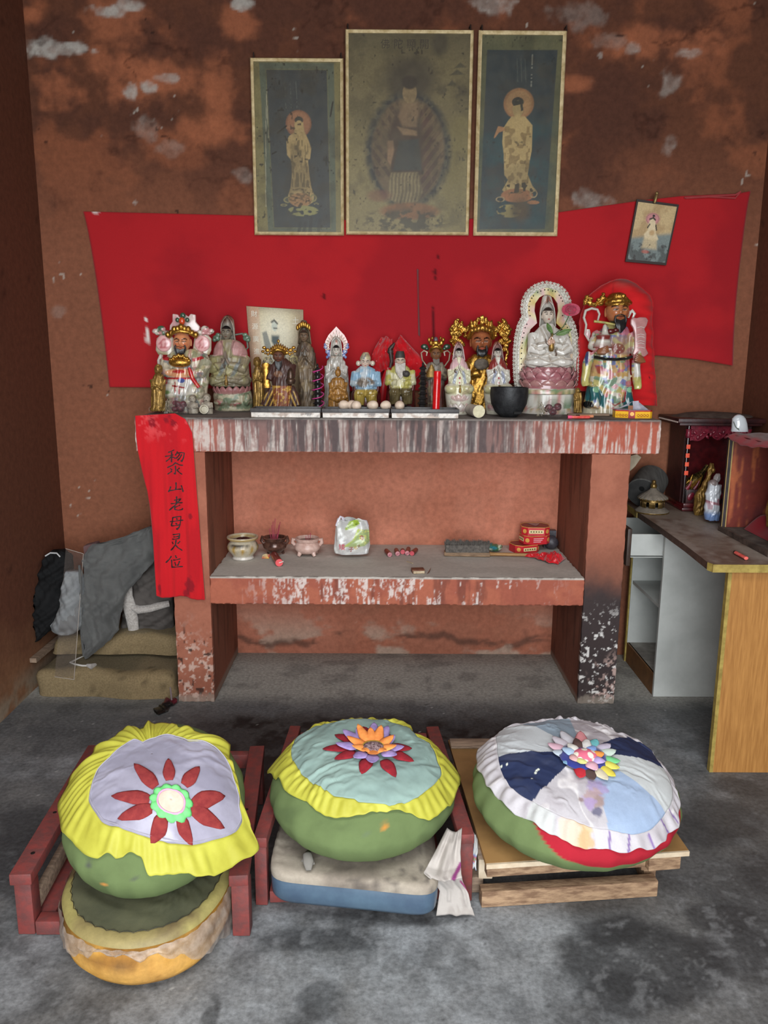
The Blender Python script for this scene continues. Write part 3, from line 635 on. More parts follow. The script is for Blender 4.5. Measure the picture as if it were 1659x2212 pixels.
# --- the red banner with brushed characters, hung over the left front of the slab
le=[(898,292),(940,294),(975,298),(1000,303),(1020,307),(1060,318),(1100,324),(1160,330),(1240,335),(1285,338)]
re=[(893,378),(905,400),(920,408),(935,415),(960,417),(1000,420),(1100,428),(1200,435),(1260,440),(1292,443)]
def ban_y(x,z):
    d=min(1,max(0,(1.23-z)*3))
    return -.0145-(.0028+.0028*sin(x*95+sin(z*7)*1.2)+.0016*sin(x*210-z*6))*(.3+.7*d)
def ban(u,v):
    yl,yr=898+v*(1287-898),893+v*(1294-893)
    x=interp(le,yl)*(1-u)+interp(re,yr)*u;y=yl*(1-u)+yr*u+(sin(u*9)*3 if v>.98 else 0)
    p=at(x,y,y=-.016);p.y=ban_y(p.x,p.z);return p
def paint_ban(X,Y,Z):
    c=solidc(len(X),lin(196,28,36));c=layer(c,lin(166,24,34),sstep(.42,.62,fbm(X*22,Z*3,17))*.5)
    for u,v,a,b_ in ((327,912,7,11),(360,908,6,6),(373,912,7,6),(411,1114,4,7),(410,1262,10,16),(404,1280,7,10),(346,1272,4,12),(366,900,4,4)):
        p=at(u,v,y=-.016);d=np.hypot((X-p.x)/(a*.00196),(Z-p.z)/(b_*.00196))+(fbm(X*90,Z*90,u)-.5)*1.4
        c=layer(c,lin(110,22,34),(1-sstep(.7,1.2,d))*.7)
    c=layer(c,lin(226,90,92),sstep(.6,.7,fbm(X*40,Z*40,27))*sstep(1.12,1.2,Z)*.5)
    return c
t=MB().grid(ban,60,130).build('red_banner',m_redcloth,solid=0.0012,col=paint_ban,ang=0)
tag(t,'red cloth banner with six black brushed characters hanging over the left front of the altar','banner')
STR=[[(490,515),(460,530),(428,541)],[(398,580),(440,574),(482,565)],[(463,535),(464,590),(461,640)],[(460,582),(436,610),(408,630)],[(468,586),(486,592),(502,602)],
       [(522,530),(512,552),(498,572)],[(515,550),(560,542),(590,546),(584,590),(566,630),(556,618)],[(547,555),(528,582),(505,602)],[(567,558),(548,594),(520,622)],
       [(506,640),(474,668),(420,692)],[(502,646),(540,664),(580,668)],[(501,672),(503,715),(499,757),(486,746)],[(448,700),(458,706),(468,716)],[(468,724),(450,740),(424,757)],[(544,694),(530,706),(514,716)],[(514,716),(540,740),(572,758)],
       [(506,838),(508,880),(504,915)],[(456,878),(448,906),(434,934)],[(438,922),(500,912),(566,904)],[(560,866),(572,896),(580,934)],
       [(488,1016),(520,1011),(548,1004)],[(512,978),(514,1010),(511,1046)],[(454,1051),(516,1046),(576,1039)],[(558,998),(506,1060),(440,1117)],[(548,1064),(526,1076),(500,1086)],[(497,1070),(498,1108),(530,1117),(572,1108),(572,1094)],
       [(478,1182),(474,1226),(460,1272)],[(478,1186),(516,1182),(556,1178),(550,1240),(540,1282),(520,1307),(516,1292)],[(458,1272),(506,1266),(554,1262)],[(444,1230),(512,1222),(582,1214)],[(512,1194),(516,1202),(522,1210)],[(506,1240),(511,1247),(517,1256)],
       [(474,1357),(510,1354),(544,1350),(540,1376),(536,1402)],[(482,1380),(510,1378),(537,1374)],[(468,1404),(506,1400),(542,1397)],[(468,1430),(474,1440),(481,1452)],[(548,1424),(538,1436),(524,1448)],[(511,1406),(506,1452),(484,1486),(454,1518)],[(504,1458),(530,1490),(572,1518)],
       [(462,1572),(440,1606),(404,1640)],[(462,1608),(464,1650),(468,1692)],[(504,1562),(510,1576),(516,1592)],[(478,1612),(516,1606),(554,1599)],[(498,1630),(504,1648),(510,1666)],[(544,1620),(536,1644),(524,1668)],[(462,1684),(520,1678),(578,1676)]]
CH=[MB() for _ in range(6)]
for s_ in STR:
    b=CH[sum(s_[len(s_) // 2][1]>q for q in (800,960,1150,1330,1545))]
    pts=[]
    for (x0,y0),(x1,y1) in zip(s_[:-1],s_[1:]):
        for k in range(5):pts.append((x0+(x1-x0)*k/5,y0+(y1-y0)*k/5))
    pts.append(s_[-1]);n=len(pts);L_,R_=[],[]
    for i,(x,y) in enumerate(pts):
        a=pts[max(0,i-1)];c_=pts[min(n-1,i+1)];dx,dy=c_[0]-a[0],c_[1]-a[1];l=hypot(dx,dy) or 1
        tt=i/(n-1);w=1.3*(5.6 if abs(dx)<abs(dy)*1.2 else 4.4)*(0.72+.42*cos(tt*pi*1.1)**2)*(0.5 if i in (0,n-1) else 1)
        for lst,sg in ((L_,1),(R_,-1)):
            p=at((x-dy/l*w*sg)/4.608+270,(y+dx/l*w*sg)/4.608+860,y=-.018);p.y=ban_y(p.x,p.z)-.0013;lst.append(p)
    b.add(L_+R_,[(i,i+1,n+i+1,n+i) for i in range(n-1)])
for b in CH:b.build('brushed_character',mat('black_ink',lin(38,18,20),rough=.7),t,flip=False)
# ================================================================== KNEELING FRAMES, FOAM SEATS, POUFS AND THEIR COVERS
m_redwood=mat('worn_red_paint',lin(124,56,52),lin(100,56,54),34,0.6,bump=0.3,bscale=60,lo=.38,hi=.62)
m_oldwood=mat('grey_old_wood',lin(150,128,108),lin(106,88,74),14,0.75,bump=0.4,bscale=60,stretch=(1,6,6))
m_green=pmat('green_cotton',rough=.9,scale=9,amt=.16,bump=.15,bscale=700,spec=.2)
class Pouf:
    def __init__(s,cx,cy,r,zc,hz,k,fl):s.cx,s.cy,s.rx,s.ry,s.zc,s.hz,s.k,s.fl=cx,cy,r,r,zc,hz,k,fl
    def rho(s,x,y):return np.hypot((x-s.cx)/s.rx,(y-s.cy)/s.ry)
    def top(s,x,y,off=0.007,r0=.88,slope=1.25):
        r=s.rho(np.asarray(x,float),np.asarray(y,float));f=lambda q:s.hz*np.clip(1-q**3,0,1)**.6
        return s.zc+s.k*(np.asarray(y,float)-s.cy)+off+np.where(r<r0,f(np.minimum(r,r0)),f(r0)-(r-r0)*slope*s.rx)
    def hit(s,u,v,off=0.007):return ray_hf(u,v,lambda x,y:float(s.top(x,y,off)))
    def mesh(s,name,parent,m,seed=1,red=False,marks=()):
        n,k=(170,110) if red else (96,40);b=MB()
        def fn(u,v):
            a=-pi/2+pi*v;q=max(cos(a),0)**(2/3);th=2*pi*u;z=s.hz*abs(sin(a))**1.2*(1 if a>0 else -1)
            side=exp(-(z/s.hz)**2*2.2);wr=1+side*(.006*sin(th*17+seed+z*30)+.005*sin(th*29+seed*2))+.012*sin(th*3+seed)*side
            y=s.cy+sin(th)*q*s.ry*wr;return (s.cx+cos(th)*q*s.rx*wr,y,max(s.zc+z+s.k*(y-s.cy),s.fl+.0003*sin(th*9)))
        b.grid(fn,n,k,cu=True)
        def col(X,Y,Z):
            c=solidc(len(X),lin(102,119,76));c=layer(c,lin(78,92,60),sstep(.55,.7,fbm(X*7,Z*9+Y*7,seed))*.5)
            if red:
                fr=np.exp(-((np.arctan2(Y-s.cy,X-s.cx)+1.22)/.98)**4);h=Z-s.k*(Y-s.cy)-s.zc-s.hz*(.85-1.05*fr);c=layer(c,lin(160,32,46),sstep(-.0015,.0015,h))
            for u,v,r,cc in marks:p=at(u,v,y=s.cy-s.ry*.93);c=layer(c,cc,(1-sstep(.8,1.1,np.hypot((X-p.x)/r,(Z-p.z)/(r*1.3))))*(Y<s.cy))
            return c
        return b.build(name,m,parent,ang=0,col=col)
def plan_curve(pouf,px,off=0.007,n=400):
    """an outline seen in the photograph, laid on the pouf: radius as a function of direction round the pouf's centre"""
    P=[pouf.hit(u,v,off) for u,v in px];a=np.array([atan2(p.y-pouf.cy,p.x-pouf.cx) for p in P]);r=np.array([hypot(p.x-pouf.cx,p.y-pouf.cy) for p in P])
    o=np.argsort(a);a,r=a[o],r[o];a=np.concatenate([a-2*pi,a,a+2*pi]);r=np.concatenate([r,r,r])
    th=np.linspace(-pi,pi,n,endpoint=False);rr=np.interp(th,a,r)
    k=np.array([1,2,1.])/4
    for _ in range(2):rr=np.convolve(np.concatenate([rr[-1:],rr,rr[:1]]),k,'valid')
    return th,rr
def ruffled(pouf,inner,outer,name_parts,mats,root,seed,waves=26,amp=0.009,wr=0.0055,nin=46,nout=12,incol=None,outcol=None,wdir=(1,.35)):
    th,ri=plan_curve(pouf,inner);_,ro=plan_curve(pouf,outer);ro=np.maximum(ro,ri+.004);n=len(th)
    def sheet(t0,t1,k,isr):
        T=np.linspace(t0,t1,k)[:,None]
        R=(ri[None]*T) if not isr else (ri[None]+(ro-ri)[None]*T)
        X=pouf.cx+np.cos(th)[None]*R;Y=pouf.cy+np.sin(th)[None]*R
        Z=pouf.top(X,Y)
        wx=X*wdir[0]+Y*wdir[1];wy=-X*wdir[1]+Y*wdir[0]
        W=(fbm(wx*5+seed,wy*17+fbm(X*6,Y*6,seed+3)*3,seed,3)-.35)
        ridge=1-np.abs(W*2-.3)*2;W=np.clip(ridge,-.2,1)
        if not isr:Z=Z+.002+wr*W*np.clip(T*1.2,0.25,1)
        else:
            s_=np.sin(waves*th+2.2*np.sin(3*th+seed)+1.3*np.sin(7*th+seed))[None]
            lift=amp*T*(s_*(0.6+.4*np.sin(5*th+seed))[None]);d=.003*T*np.sin(th*waves*1.0)[None];lift=lift+.0035*np.sin(th*47+3*np.sin(4*th+seed))[None]*(T*(1.1-T)*3)
            Z=Z+.002+wr*W*(1-T)+np.maximum(lift,-.004)+.003*T;X=X+np.cos(th)[None]*d;Y=Y+np.sin(th)[None]*d
        vs=[(X[i,j],Y[i,j],Z[i,j]) for i in range(k) for j in range(n)]
        return MB().add(vs,[(i*n+j,i*n+(j+1)%n,(i+1)*n+(j+1)%n,(i+1)*n+j) for i in range(k-1) for j in range(n)])
    a=sheet(0.004,1.0,nin,False).build(name_parts[0],mats[0],root,ang=0,solid=.0012);b=sheet(0,1,nout,True).build(name_parts[1],mats[1],root,ang=0,solid=.0012)
    if incol:paint(a,incol)
    if outcol:paint(b,outcol)
    return a,b
def petal(pouf,base,tip,w,name,m,parent,lift=0.002,curl=0.0,puff=0.004,shape=0.9,n=9,m_=7,off=.012,thick=.0016,blunt=1.0):
    """a cloth petal lying on the pouf from one point seen in the photograph to another; w is its width in photograph pixels"""
    p,q=pouf.hit(*base,off+lift),pouf.hit(*tip,off+lift);d=Vector((q.x-p.x,q.y-p.y,0));L=d.length;d.normalize();sd=Vector((-d.y,d.x,0));wm=w*.00131
    def fn(u,v):
        s_=(u-.5)*2;prof=min(1,(v*.9+.1)*2.4)**.6*max(0,1-v)**.55*1.15 if blunt<1.5 else (1-abs(v*1.6-.6)**2.4)**.5 if abs(v*1.6-.6)<1 else 0.02
        if v>.985:prof=0.02
        c=Vector((p.x,p.y,0))+d*(L*v)+sd*(s_*wm/2*prof);z=float(pouf.top(c.x,c.y,off))+lift+puff*(1-s_*s_)*sin(pi*min(1,v+.1))+curl*v*v
        return (c.x,c.y,z)
    return MB().grid(fn,m_,n).build(name,m,parent,ang=0,solid=thick)
def disc(pouf,c,ru,rv,name,m,parent,off=.016,puff=.008,lobes=0,la=0.0,n=48,k=6,ring=0.0):
    P0=pouf.hit(*c,off);b=MB()
    rx_=abs(pouf.hit(c[0]+ru,c[1],off).x-P0.x);ry_=abs(pouf.hit(c[0],c[1]+rv,off).y-P0.y)
    def fn(u,v):
        th=2*pi*u;t=(ring+(1-ring)*v) if ring else max(v,.01);r=t*(1+la*(abs(sin(lobes*th/2))-.5)*t if lobes else 1)
        x,y=P0.x+cos(th)*rx_*r,P0.y+sin(th)*ry_*r
        return (x,y,float(pouf.top(x,y,off))+puff*(1-t*t)*(1 if not ring else 0)+(puff*sin(pi*v)*abs(sin(lobes*th/2)) if ring else 0))
    return b.grid(fn,n,k,cu=True).build(name,m,parent,ang=0,solid=.0015)
def crop(sx,ox,oy):return lambda pts:[(ox+x/sx,oy+y/sx) for x,y in pts]
m_satin=pmat('lilac_satin',rough=.32,scale=30,amt=.12,bump=.06,bscale=300,spec=.6,sheen=.2)
m_yellow=mat('yellow_lining',lin(186,184,72),lin(170,166,60),12,.55,bump=.08,bscale=500,spec=.35)
m_aqua=mat('pale_aqua_cotton',lin(144,168,160),lin(126,148,142),7,.85,bump=.12,bscale=600,spec=.2)
# ---- left kneeler: frame
t=thing('kneeling_frame','low red painted wooden kneeling frame at left, holding the yellow foam seat','kneeler',(-.69,-1.1,0))
def tb(b,name,m=None,bev=.003,par=None):return b.xf(Matrix.Translation((-(par or t).location.x,-(par or t).location.y,0))).build(name,m or m_redwood,par or t,bevel=bev,ang=30)
tb(MB().box(-.99,-.945,-1.412,-1.365,0.001,.158),'post');tb(MB().box(-.424,-.378,-1.415,-1.372,0.001,.158),'post')
tb(MB().box(-1.02,-.975,-.80,-.76,.001,.158),'post');tb(MB().box(-.478,-.435,-.80,-.76,.001,.158),'post')
tb(MB().bar((-.963,-1.428,.175),(-1.005,-.75,.178),.056,.032),'top_rail');tb(MB().bar((-.401,-1.428,.175),(-.458,-.75,.178),.05,.032),'top_rail')
tb(MB().bar((-.977,-.775,.155),(-.478,-.775,.155),.03,.05),'back_rail')
tb(MB().bar((-.955,-1.37,.07),(-.985,-.8,.075),.018,.05),'side_board',m_oldwood)
tb(MB().bar((-.942,-1.395,.022),(-.878,-1.394,.022),.04,.04),'bottom_board')
tb(MB().bar((-.935,-1.36,.016),(-.96,-.85,.016),.05,.03),'bottom_runner')
for x,y in ((-.967,-1.34),(-.985,-1.15),(-.43,-1.13)):tb(MB().tube([(x,y,.1905),(x,y,.1925)],.006,8),'peg',mat('dark_hole',lin(24,18,16)),0)
# ---- left kneeler: foam seat in its torn wrap
seat_o=[(-.86,-1.02),(-.87,-1.30),(-.855,-1.44),(-.80,-1.55),(-.72,-1.605),(-.63,-1.625),(-.54,-1.60),(-.475,-1.54),(-.44,-1.44),(-.43,-1.30),(-.435,-1.02)]
scx,scy=-.65,-1.28
def rs(poly,n):
    P=[Vector((x,y,0)) for x,y in poly];P.append(P[0]);L=[0]
    for a,c_ in zip(P[:-1],P[1:]):L.append(L[-1]+(c_-a).length)
    xs=np.interp(np.linspace(0,L[-1],n,endpoint=False),L,[p.x for p in P]);ys=np.interp(np.linspace(0,L[-1],n,endpoint=False),L,[p.y for p in P])
    k=np.array([1,2,3,2,1.])/9
    for _ in range(3):
        xs=np.convolve(np.concatenate([xs[-2:],xs,xs[:2]]),k,'valid');ys=np.convolve(np.concatenate([ys[-2:],ys,ys[:2]]),k,'valid')
    return list(zip(xs,ys))
def layered(poly,layers,cx,cy,n=90,wob=None,cap=True):
    """a padded block: the outline repeated at (z, scale) levels"""
    P=rs(poly,n);b=MB();vs=[]
    for z,s_ in layers:
        for i,(x,y) in enumerate(P):
            w=wob(i/n,z) if wob else 0
            vs.append((cx+(x-cx)*(s_+w),cy+(y-cy)*(s_+w),z+(w*.2)))
    k=len(layers);fs=[(i*n+j,i*n+(j+1)%n,(i+1)*n+(j+1)%n,(i+1)*n+j) for i in range(k-1) for j in range(n)]
    if cap:fs+=[tuple(range(n-1,-1,-1)),tuple(range((k-1)*n,k*n))]
    return b.add(vs,fs)
t=thing('foam_cushion','worn foam seat with olive top and exposed yellow foam front, under the left pouf','cushion',(scx,scy,0))
T_=Matrix.Translation((-scx,-scy,0))
m_foam=pmat('yellowed_foam',rough=.9,scale=60,amt=.2,bump=.4,bscale=90,spec=.15)
def paint_foam(X,Y,Z):
    c=solidc(len(X),lin(206,152,66));c=layer(c,lin(150,104,54),sstep(.42,.62,fbm(X*7,Z*22+Y*3,12))*.8)
    c=layer(c,lin(216,168,92),sstep(.5,.65,fbm(X*14,Z*20,14))*.6);c=layer(c,lin(92,74,58),sstep(.016,.0,np.abs(Z-.085+.012*np.sin(X*14)))*sstep(.4,.55,fbm(X*10,Z*10,15))*.7)
    c=layer(c,lin(120,100,80),sstep(.02,0,Z)*.6);return c
wob=lambda u,z:.006*sin(u*40+z*60)+.010*sin(u*17-z*40)
layered(seat_o,[(.001,.84),(.012,.92),(.035,.975),(.06,1.0),(.085,.995),(.105,.975),(.125,.97),(.142,.93),(.147,.6)],scx,scy,140,wob).xf(T_).build('foam_block',m_foam,t,ang=0,col=paint_foam)
m_piping=pmat('stained_khaki_vinyl',rough=.55,scale=50,amt=.2,bump=.15,spec=.4)
def paint_brd(X,Y,Z):
    c=solidc(len(X),lin(150,136,88));c=layer(c,lin(104,88,62),sstep(.42,.6,fbm(X*9,Y*9,5))*.9);c=layer(c,lin(176,166,100),sstep(.5,.62,fbm(X*5+3,Y*7,6))*.7);return c
layered(seat_o,[(.137,1.008),(.144,.998),(.150,.975),(.155,.94),(.156,.89),(.1555,.78)],scx,scy,120,lambda u,z:.004*sin(u*60),cap=False).xf(T_).build('border',m_piping,t,ang=0,col=paint_brd)
m_olive=mat('faded_olive_canvas',lin(94,94,72),lin(72,74,58),8,.85,bump=.15,bscale=500,spec=.2)
P=rs([(scx+(x-scx)*.91,scy+(y-scy)*.92) for x,y in seat_o],100);b=MB();vs=[]
for k in range(18):
    s_=1-k/17.5
    for (x,y) in P:
        X_,Y_=scx+(x-scx)*s_,scy+(y-scy)*s_;e=min(1,(1-s_)*7)
        vs.append((X_,Y_,.158+.005*e+.0035*sin((Y_+X_*.45)*130+sin(X_*25)*1.6)*e*(.4+.6*s_)))
b.add(vs,[(i*100+j,i*100+(j+1)%100,(i+1)*100+(j+1)%100,(i+1)*100+j) for i in range(17) for j in range(100)])
top_=b.xf(T_).build('canvas_top',m_olive,t,ang=0)
b=MB();zz_=[]
for i in range(101):
    x,y=P[i%100]
    if y<-1.02:zz_.append((i if x<scx else i,(x+(scx-x)*(.006 if i%2 else -.014),y+(scy-y)*(.006 if i%2 else -.014),.1605 if i%2 else .1588)))
b.tube([q for _,q in zz_],.0007,5).xf(T_).build('stitching',mat('dark_thread',lin(46,42,34)),top_)
m_wrap=mat('torn_clear_wrap',lin(196,184,172),lin(150,136,124),40,.35,alpha=.5,bump=.5,bscale=50,spec=.5)
Pw=rs(seat_o,200);vs=[];n=200;lay=9
for k in range(lay):
    for i,(x,y) in enumerate(Pw):
        ang=atan2(y-scy,x-scx);fr=exp(-((ang+pi/2)/.62)**2)           # open over the front
        low=.004+.124*fr+.012*sin(i*.9)*fr+.008*sin(i*.37)
        low=min(max(low,.003),.132);z=.136+(low-.136)*k/(lay-1)
        s_=1.022+.02*sin(k/(lay-1)*pi)+.010*sin(i*.55+k*1.1)+.006*sin(i*1.7-k)
        vs.append((scx+(x-scx)*s_,scy+(y-scy)*s_,z))
b=MB().add(vs,[(i*n+j,i*n+(j+1)%n,(i+1)*n+(j+1)%n,(i+1)*n+j) for i in range(lay-1) for j in range(n)])
b.xf(T_).build('plastic_wrap',m_wrap,t,ang=0)
# ---- left pouf and cover
pA=Pouf(-.641,-1.314,.236,.321,.14,.26,.162)
o=pA.mesh('pouf',None,m_green,1,marks=((223,1906,.007,lin(206,140,70)),(190,1875,.008,lin(84,88,80)),(290,1890,.007,lin(86,92,78))));tag(o,'round green cotton pouf under the lilac flower cover, on the left kneeling frame','pouf')
cA=crop(2.765,0,1530)
innA=cA([(530,560),(545,480),(580,380),(650,310),(740,230),(800,195),(850,215),(930,185),(1000,165),(1060,180),(1130,205),(1210,205),(1290,245),(1350,310),(1385,380),(1400,440),(1435,550),(1430,600),(1450,680),(1420,740),(1370,775),(1270,800),(1150,830),(1000,810),(870,780),(780,750),(700,720),(610,690),(575,640),(545,600)])
outA=cA([(345,640),(355,560),(385,500),(430,420),(490,330),(560,270),(580,195),(620,195),(650,130),(720,135),(790,100),(830,130),(960,90),(1050,95),(1060,120),(1125,120),(1200,150),(1300,190),(1370,240),(1375,310),(1395,380),(1445,560),(1465,690),(1510,740),(1540,800),(1548,865),(1500,910),(1400,950),(1320,990),(1150,1040),(1140,1005),(1000,1015),(880,1005),(850,880),(770,880),(700,905),(600,900),(500,870),(410,790),(360,700)])
t=thing('cushion_cover','lilac satin cushion cover with a yellow ruffle and eight red felt petals','cushion cover',(0,0,0))
pc_,rf_=ruffled(pA,innA,outA,('satin_panel','ruffle'),(m_satin,m_yellow),t,5,waves=12,amp=.013,incol=lambda X,Y,Z:layer(solidc(len(X),lin(160,157,174)),lin(124,121,138),sstep(.45,.6,fbm(X*6+Y*4,Y*16-X*6,8))*.5))
b=MB();thA,riA=plan_curve(pA,innA);pts=[]
for a,r in zip(thA,riA):x,y=pA.cx+cos(a)*(r-.003),pA.cy+sin(a)*(r-.003);pts.append((x,y,float(pA.top(x,y))+.007))
b.tube(pts+pts[:1],.0013,5,cap=False).build('seam',mat('lilac_seam',lin(170,166,178)),pc_)
m_felt=mat('dull_red_felt',lin(146,60,58),lin(126,48,50),60,.95,bump=.2,bscale=400,spec=.1);m_pinkthread=mat('pink_thread',lin(206,120,126))
for (bx,by),(tx,ty),w in (((930,470),(800,330),100),((1012,430),(1005,300),92),((1100,460),(1192,348),100),((1150,575),(1345,524),92),((1140,605),(1342,716),92),((1068,655),(1150,818),92),((985,650),(900,805),110),((910,600),(702,660),92),((895,545),(664,524),92)):
    petal(pA,cA([(bx,by)])[0],cA([(tx,ty)])[0],w/2.765*.80,'felt_petal',m_felt,t,off=.0125,puff=.003)
gr=disc(pA,cA([(1022,552)])[0],130/2.765,124/2.765,'scalloped_ring',mat('spring_green_cotton',lin(120,214,128),lin(98,188,108),30,.7),t,off=.017,puff=.006,lobes=11,la=.16,ring=.6)
disc(pA,cA([(1022,550)])[0],88/2.765,80/2.765,'flower_centre',mat('cream_felt',lin(224,206,188),lin(200,178,160),20,.9),t,off=.0195,puff=.004)
disc(pA,cA([(1022,550)])[0],92/2.765,84/2.765,'pink_edging',mat('pink_fringe',lin(214,160,190)),t,off=.0208,puff=.0025,lobes=44,la=.05,ring=.88)
# ---- middle kneeler
t=thing('kneeling_frame','low red painted wooden kneeling frame in the middle, holding the blue seat','kneeler',(-.08,-1.0,0))
tb(MB().box(-.382,-.348,-1.296,-1.255,.001,.185),'post');tb(MB().box(.180,.222,-1.275,-1.235,.001,.185),'post');tb(MB().box(-.36,-.32,-.70,-.66,.001,.185),'post');tb(MB().box(.125,.168,-.70,-.66,.001,.185),'post')
tb(MB().bar((-.364,-1.305,.201),(-.338,-.65,.203),.038,.03),'top_rail');tb(MB().bar((.201,-1.285,.201),(.145,-.65,.203),.044,.03),'top_rail');tb(MB().bar((-.318,-.682,.18),(.124,-.682,.18),.028,.045),'back_rail')
tb(MB().bar((-.345,-1.262,.02),(.178,-1.245,.02),.05,.036),'bottom_board');tb(MB().bar((-.30,-1.215,.02),(-.29,-.72,.02),.05,.036),'bottom_runner');tb(MB().bar((.12,-1.2,.02),(.10,-.72,.02),.05,.036),'bottom_runner')
mat_o=[(-.343,-1.345),(.122,-1.405),(.118,-.76),(-.315,-.74)]
mat_o=[(-.337,-1.15),(-.338,-1.33),(-.328,-1.348),(-.1,-1.378),(.105,-1.408),(.119,-1.395),(.121,-1.2),(.105,-.80),(.08,-.76),(-.28,-.74),(-.305,-.78)]
mcx,mcy=-.11,-1.07
t=thing('seat_mattress','square seat pad with blue vinyl sides and a beige canvas top, under the middle pouf','cushion',(mcx,mcy,.0));T_=Matrix.Translation((-mcx,-mcy,0))
layered(mat_o,[(.043,.90),(.047,.965),(.06,.995),(.085,1.004),(.115,1.0),(.124,.985),(.125,.8)],mcx,mcy,120,lambda u,z:.003*sin(u*55+z*80)).xf(T_).build('vinyl_side',mat('blue_vinyl',lin(82,104,122),lin(66,84,104),10,.42,bump=.12,bscale=60,coat=.1),t,ang=0)
m_canvas=pmat('beige_canvas',rough=.9,scale=70,amt=.14,bump=.2,bscale=350,spec=.15)
P=rs(mat_o,120);vs=[];K=30
for k in range(K):
    s_=[1.006,1.008,1.004,.992][k] if k<4 else .99*(1-(k-3)/(K-3));z0=[.117,.124,.133,.140][k] if k<4 else .144
    for (x,y) in P:
        X_,Y_=mcx+(x-mcx)*s_,mcy+(y-mcy)*s_
        lf=exp(-((X_+.34)/.05)**2);vs.append((X_,Y_,z0+(.003*sin(Y_*170+X_*40)*lf+.0016*sin(X_*30+Y_*21))*(k>1)))
MB().add(vs,[(i*120+j,i*120+(j+1)%120,(i+1)*120+(j+1)%120,(i+1)*120+j) for i in range(K-1) for j in range(120)]).xf(T_).build('canvas_top',m_canvas,t,ang=0,
    col=lambda X,Y,Z:layer(layer(layer(solidc(len(X),lin(162,152,138)),lin(124,114,104),sstep(.4,.6,fbm(X*7,Y*7,3))*.8),lin(84,78,74),sstep(.56,.7,fbm(X*60,Y*60,4))*sstep(.02,.12,X+.1)*.7),lin(182,172,156),(sstep(.996,1,np.sin(X*170))+sstep(.996,1,np.sin(Y*170)))*.4))
pt=pouf_tab=at(664,1862,z=.16)
b=MB();b.tube([pt+Vector((0,.03,.012)),pt+Vector((0,.005,.018)),pt+Vector((.004,-.012,.008)),pt+Vector((.006,-.03,-.004))],[.006,.013,.015,.007],10,flat=.5);b.tube([pt+Vector((-.012,-.006,.004)),pt+Vector((-.006,.002,.014)),pt+Vector((.012,-.002,.01)),pt+Vector((.016,-.012,.0))],.006,8,flat=.6)
b.xf(T_).build('knotted_tie',mat('grey_tie',lin(126,122,116),rough=.9),t,ang=0)
pB=Pouf(-.089,-1.125,.27,.267,.12,.085,.147)
o=pB.mesh('pouf',None,m_green,2,marks=((827,1792,.0075,lin(196,134,60)),(785,1800,.008,lin(92,100,106)),(870,1770,.007,lin(76,92,70))));tag(o,'round green cotton pouf under the pale aqua cover, on the middle kneeling frame','pouf')
cB=crop(3.19,540,1530)
innB=cB([(330,185),(290,290),(285,340),(320,405),(420,510),(500,570),(590,635),(700,650),(850,680),(960,690),(1110,660),(1200,600),(1280,540),(1320,470),(1290,380),(1240,270),(1150,210),(1080,150),(1000,118),(850,98),(700,95),(600,112),(520,132),(400,165)])
outB=cB([(130,290),(130,390),(150,470),(180,505),(210,520),(290,600),(380,650),(440,710),(540,760),(660,785),(790,775),(890,710),(1000,720),(1100,725),(1170,765),(1240,785),(1330,720),(1400,640),(1450,560),(1440,480),(1410,400),(1350,320),(1270,262),(1200,230),(1120,190),(1100,130),(1000,108),(850,84),(700,82),(560,98),(410,158),(330,172),(200,220)])
t=thing('cushion_cover','pale aqua cushion cover with a yellow ruffle and an orange and purple flower','cushion cover',(0,0,0))
ruffled(pB,innB,outB,('aqua_panel','ruffle'),(m_aqua,m_yellow),t,9,waves=9,amp=.012,wr=.011,wdir=(.8,.5))
ctr=(850,262)
def flower(pouf,cf,t,ctr,specs):
    for tip,r0,w,nm,m,kw in specs:
        dx,dy=tip[0]-ctr[0],tip[1]-ctr[1];bs=(ctr[0]+dx*r0,ctr[1]+dy*r0);petal(pouf,cf([bs])[0],cf([tip])[0],w,nm,m,t,**kw)
m_darkred=mat('dark_red_felt',lin(150,28,40),lin(118,22,34),50,.9,bump=.15,bscale=300);m_purple=mat('lavender_cotton',lin(160,140,190),lin(134,116,168),40,.8);m_orange=mat('orange_cotton',lin(238,152,78),lin(214,126,60),40,.8)
flower(pB,cB,t,ctr,[(p,.45,34,'red_petal',m_darkred,dict(off=.016,puff=.004)) for p in ((1005,474),(770,452),(1130,366),(1116,276),(582,350),(500,280),(584,182),(780,126),(965,180))])
flower(pB,cB,t,ctr,[(p,.4,34,'purple_petal',m_purple,dict(off=.022,puff=.006,curl=.012)) for p in ((952,146),(855,122),(735,160),(640,172),(590,266),(715,366),(840,402),(1012,348),(1062,290),(1000,210))])
flower(pB,cB,t,ctr,[(p,.3,30,'orange_petal',m_orange,dict(off=.028,puff=.007,curl=.016)) for p in ((742,142),(830,165),(905,150),(990,220),(1010,290),(935,325),(850,352),(778,322),(704,292),(668,226))])
disc(pB,cB([ctr])[0],80/3.19,44/3.19,'yellow_edging',mat('yellow_fringe',lin(226,206,90)),t,off=.034,puff=.004)
disc(pB,cB([ctr])[0],70/3.19,37/3.19,'flower_centre',mat('brown_print',lin(96,72,76),lin(150,128,130),160,.8,lo=.45,hi=.55),t,off=.037,puff=.006)
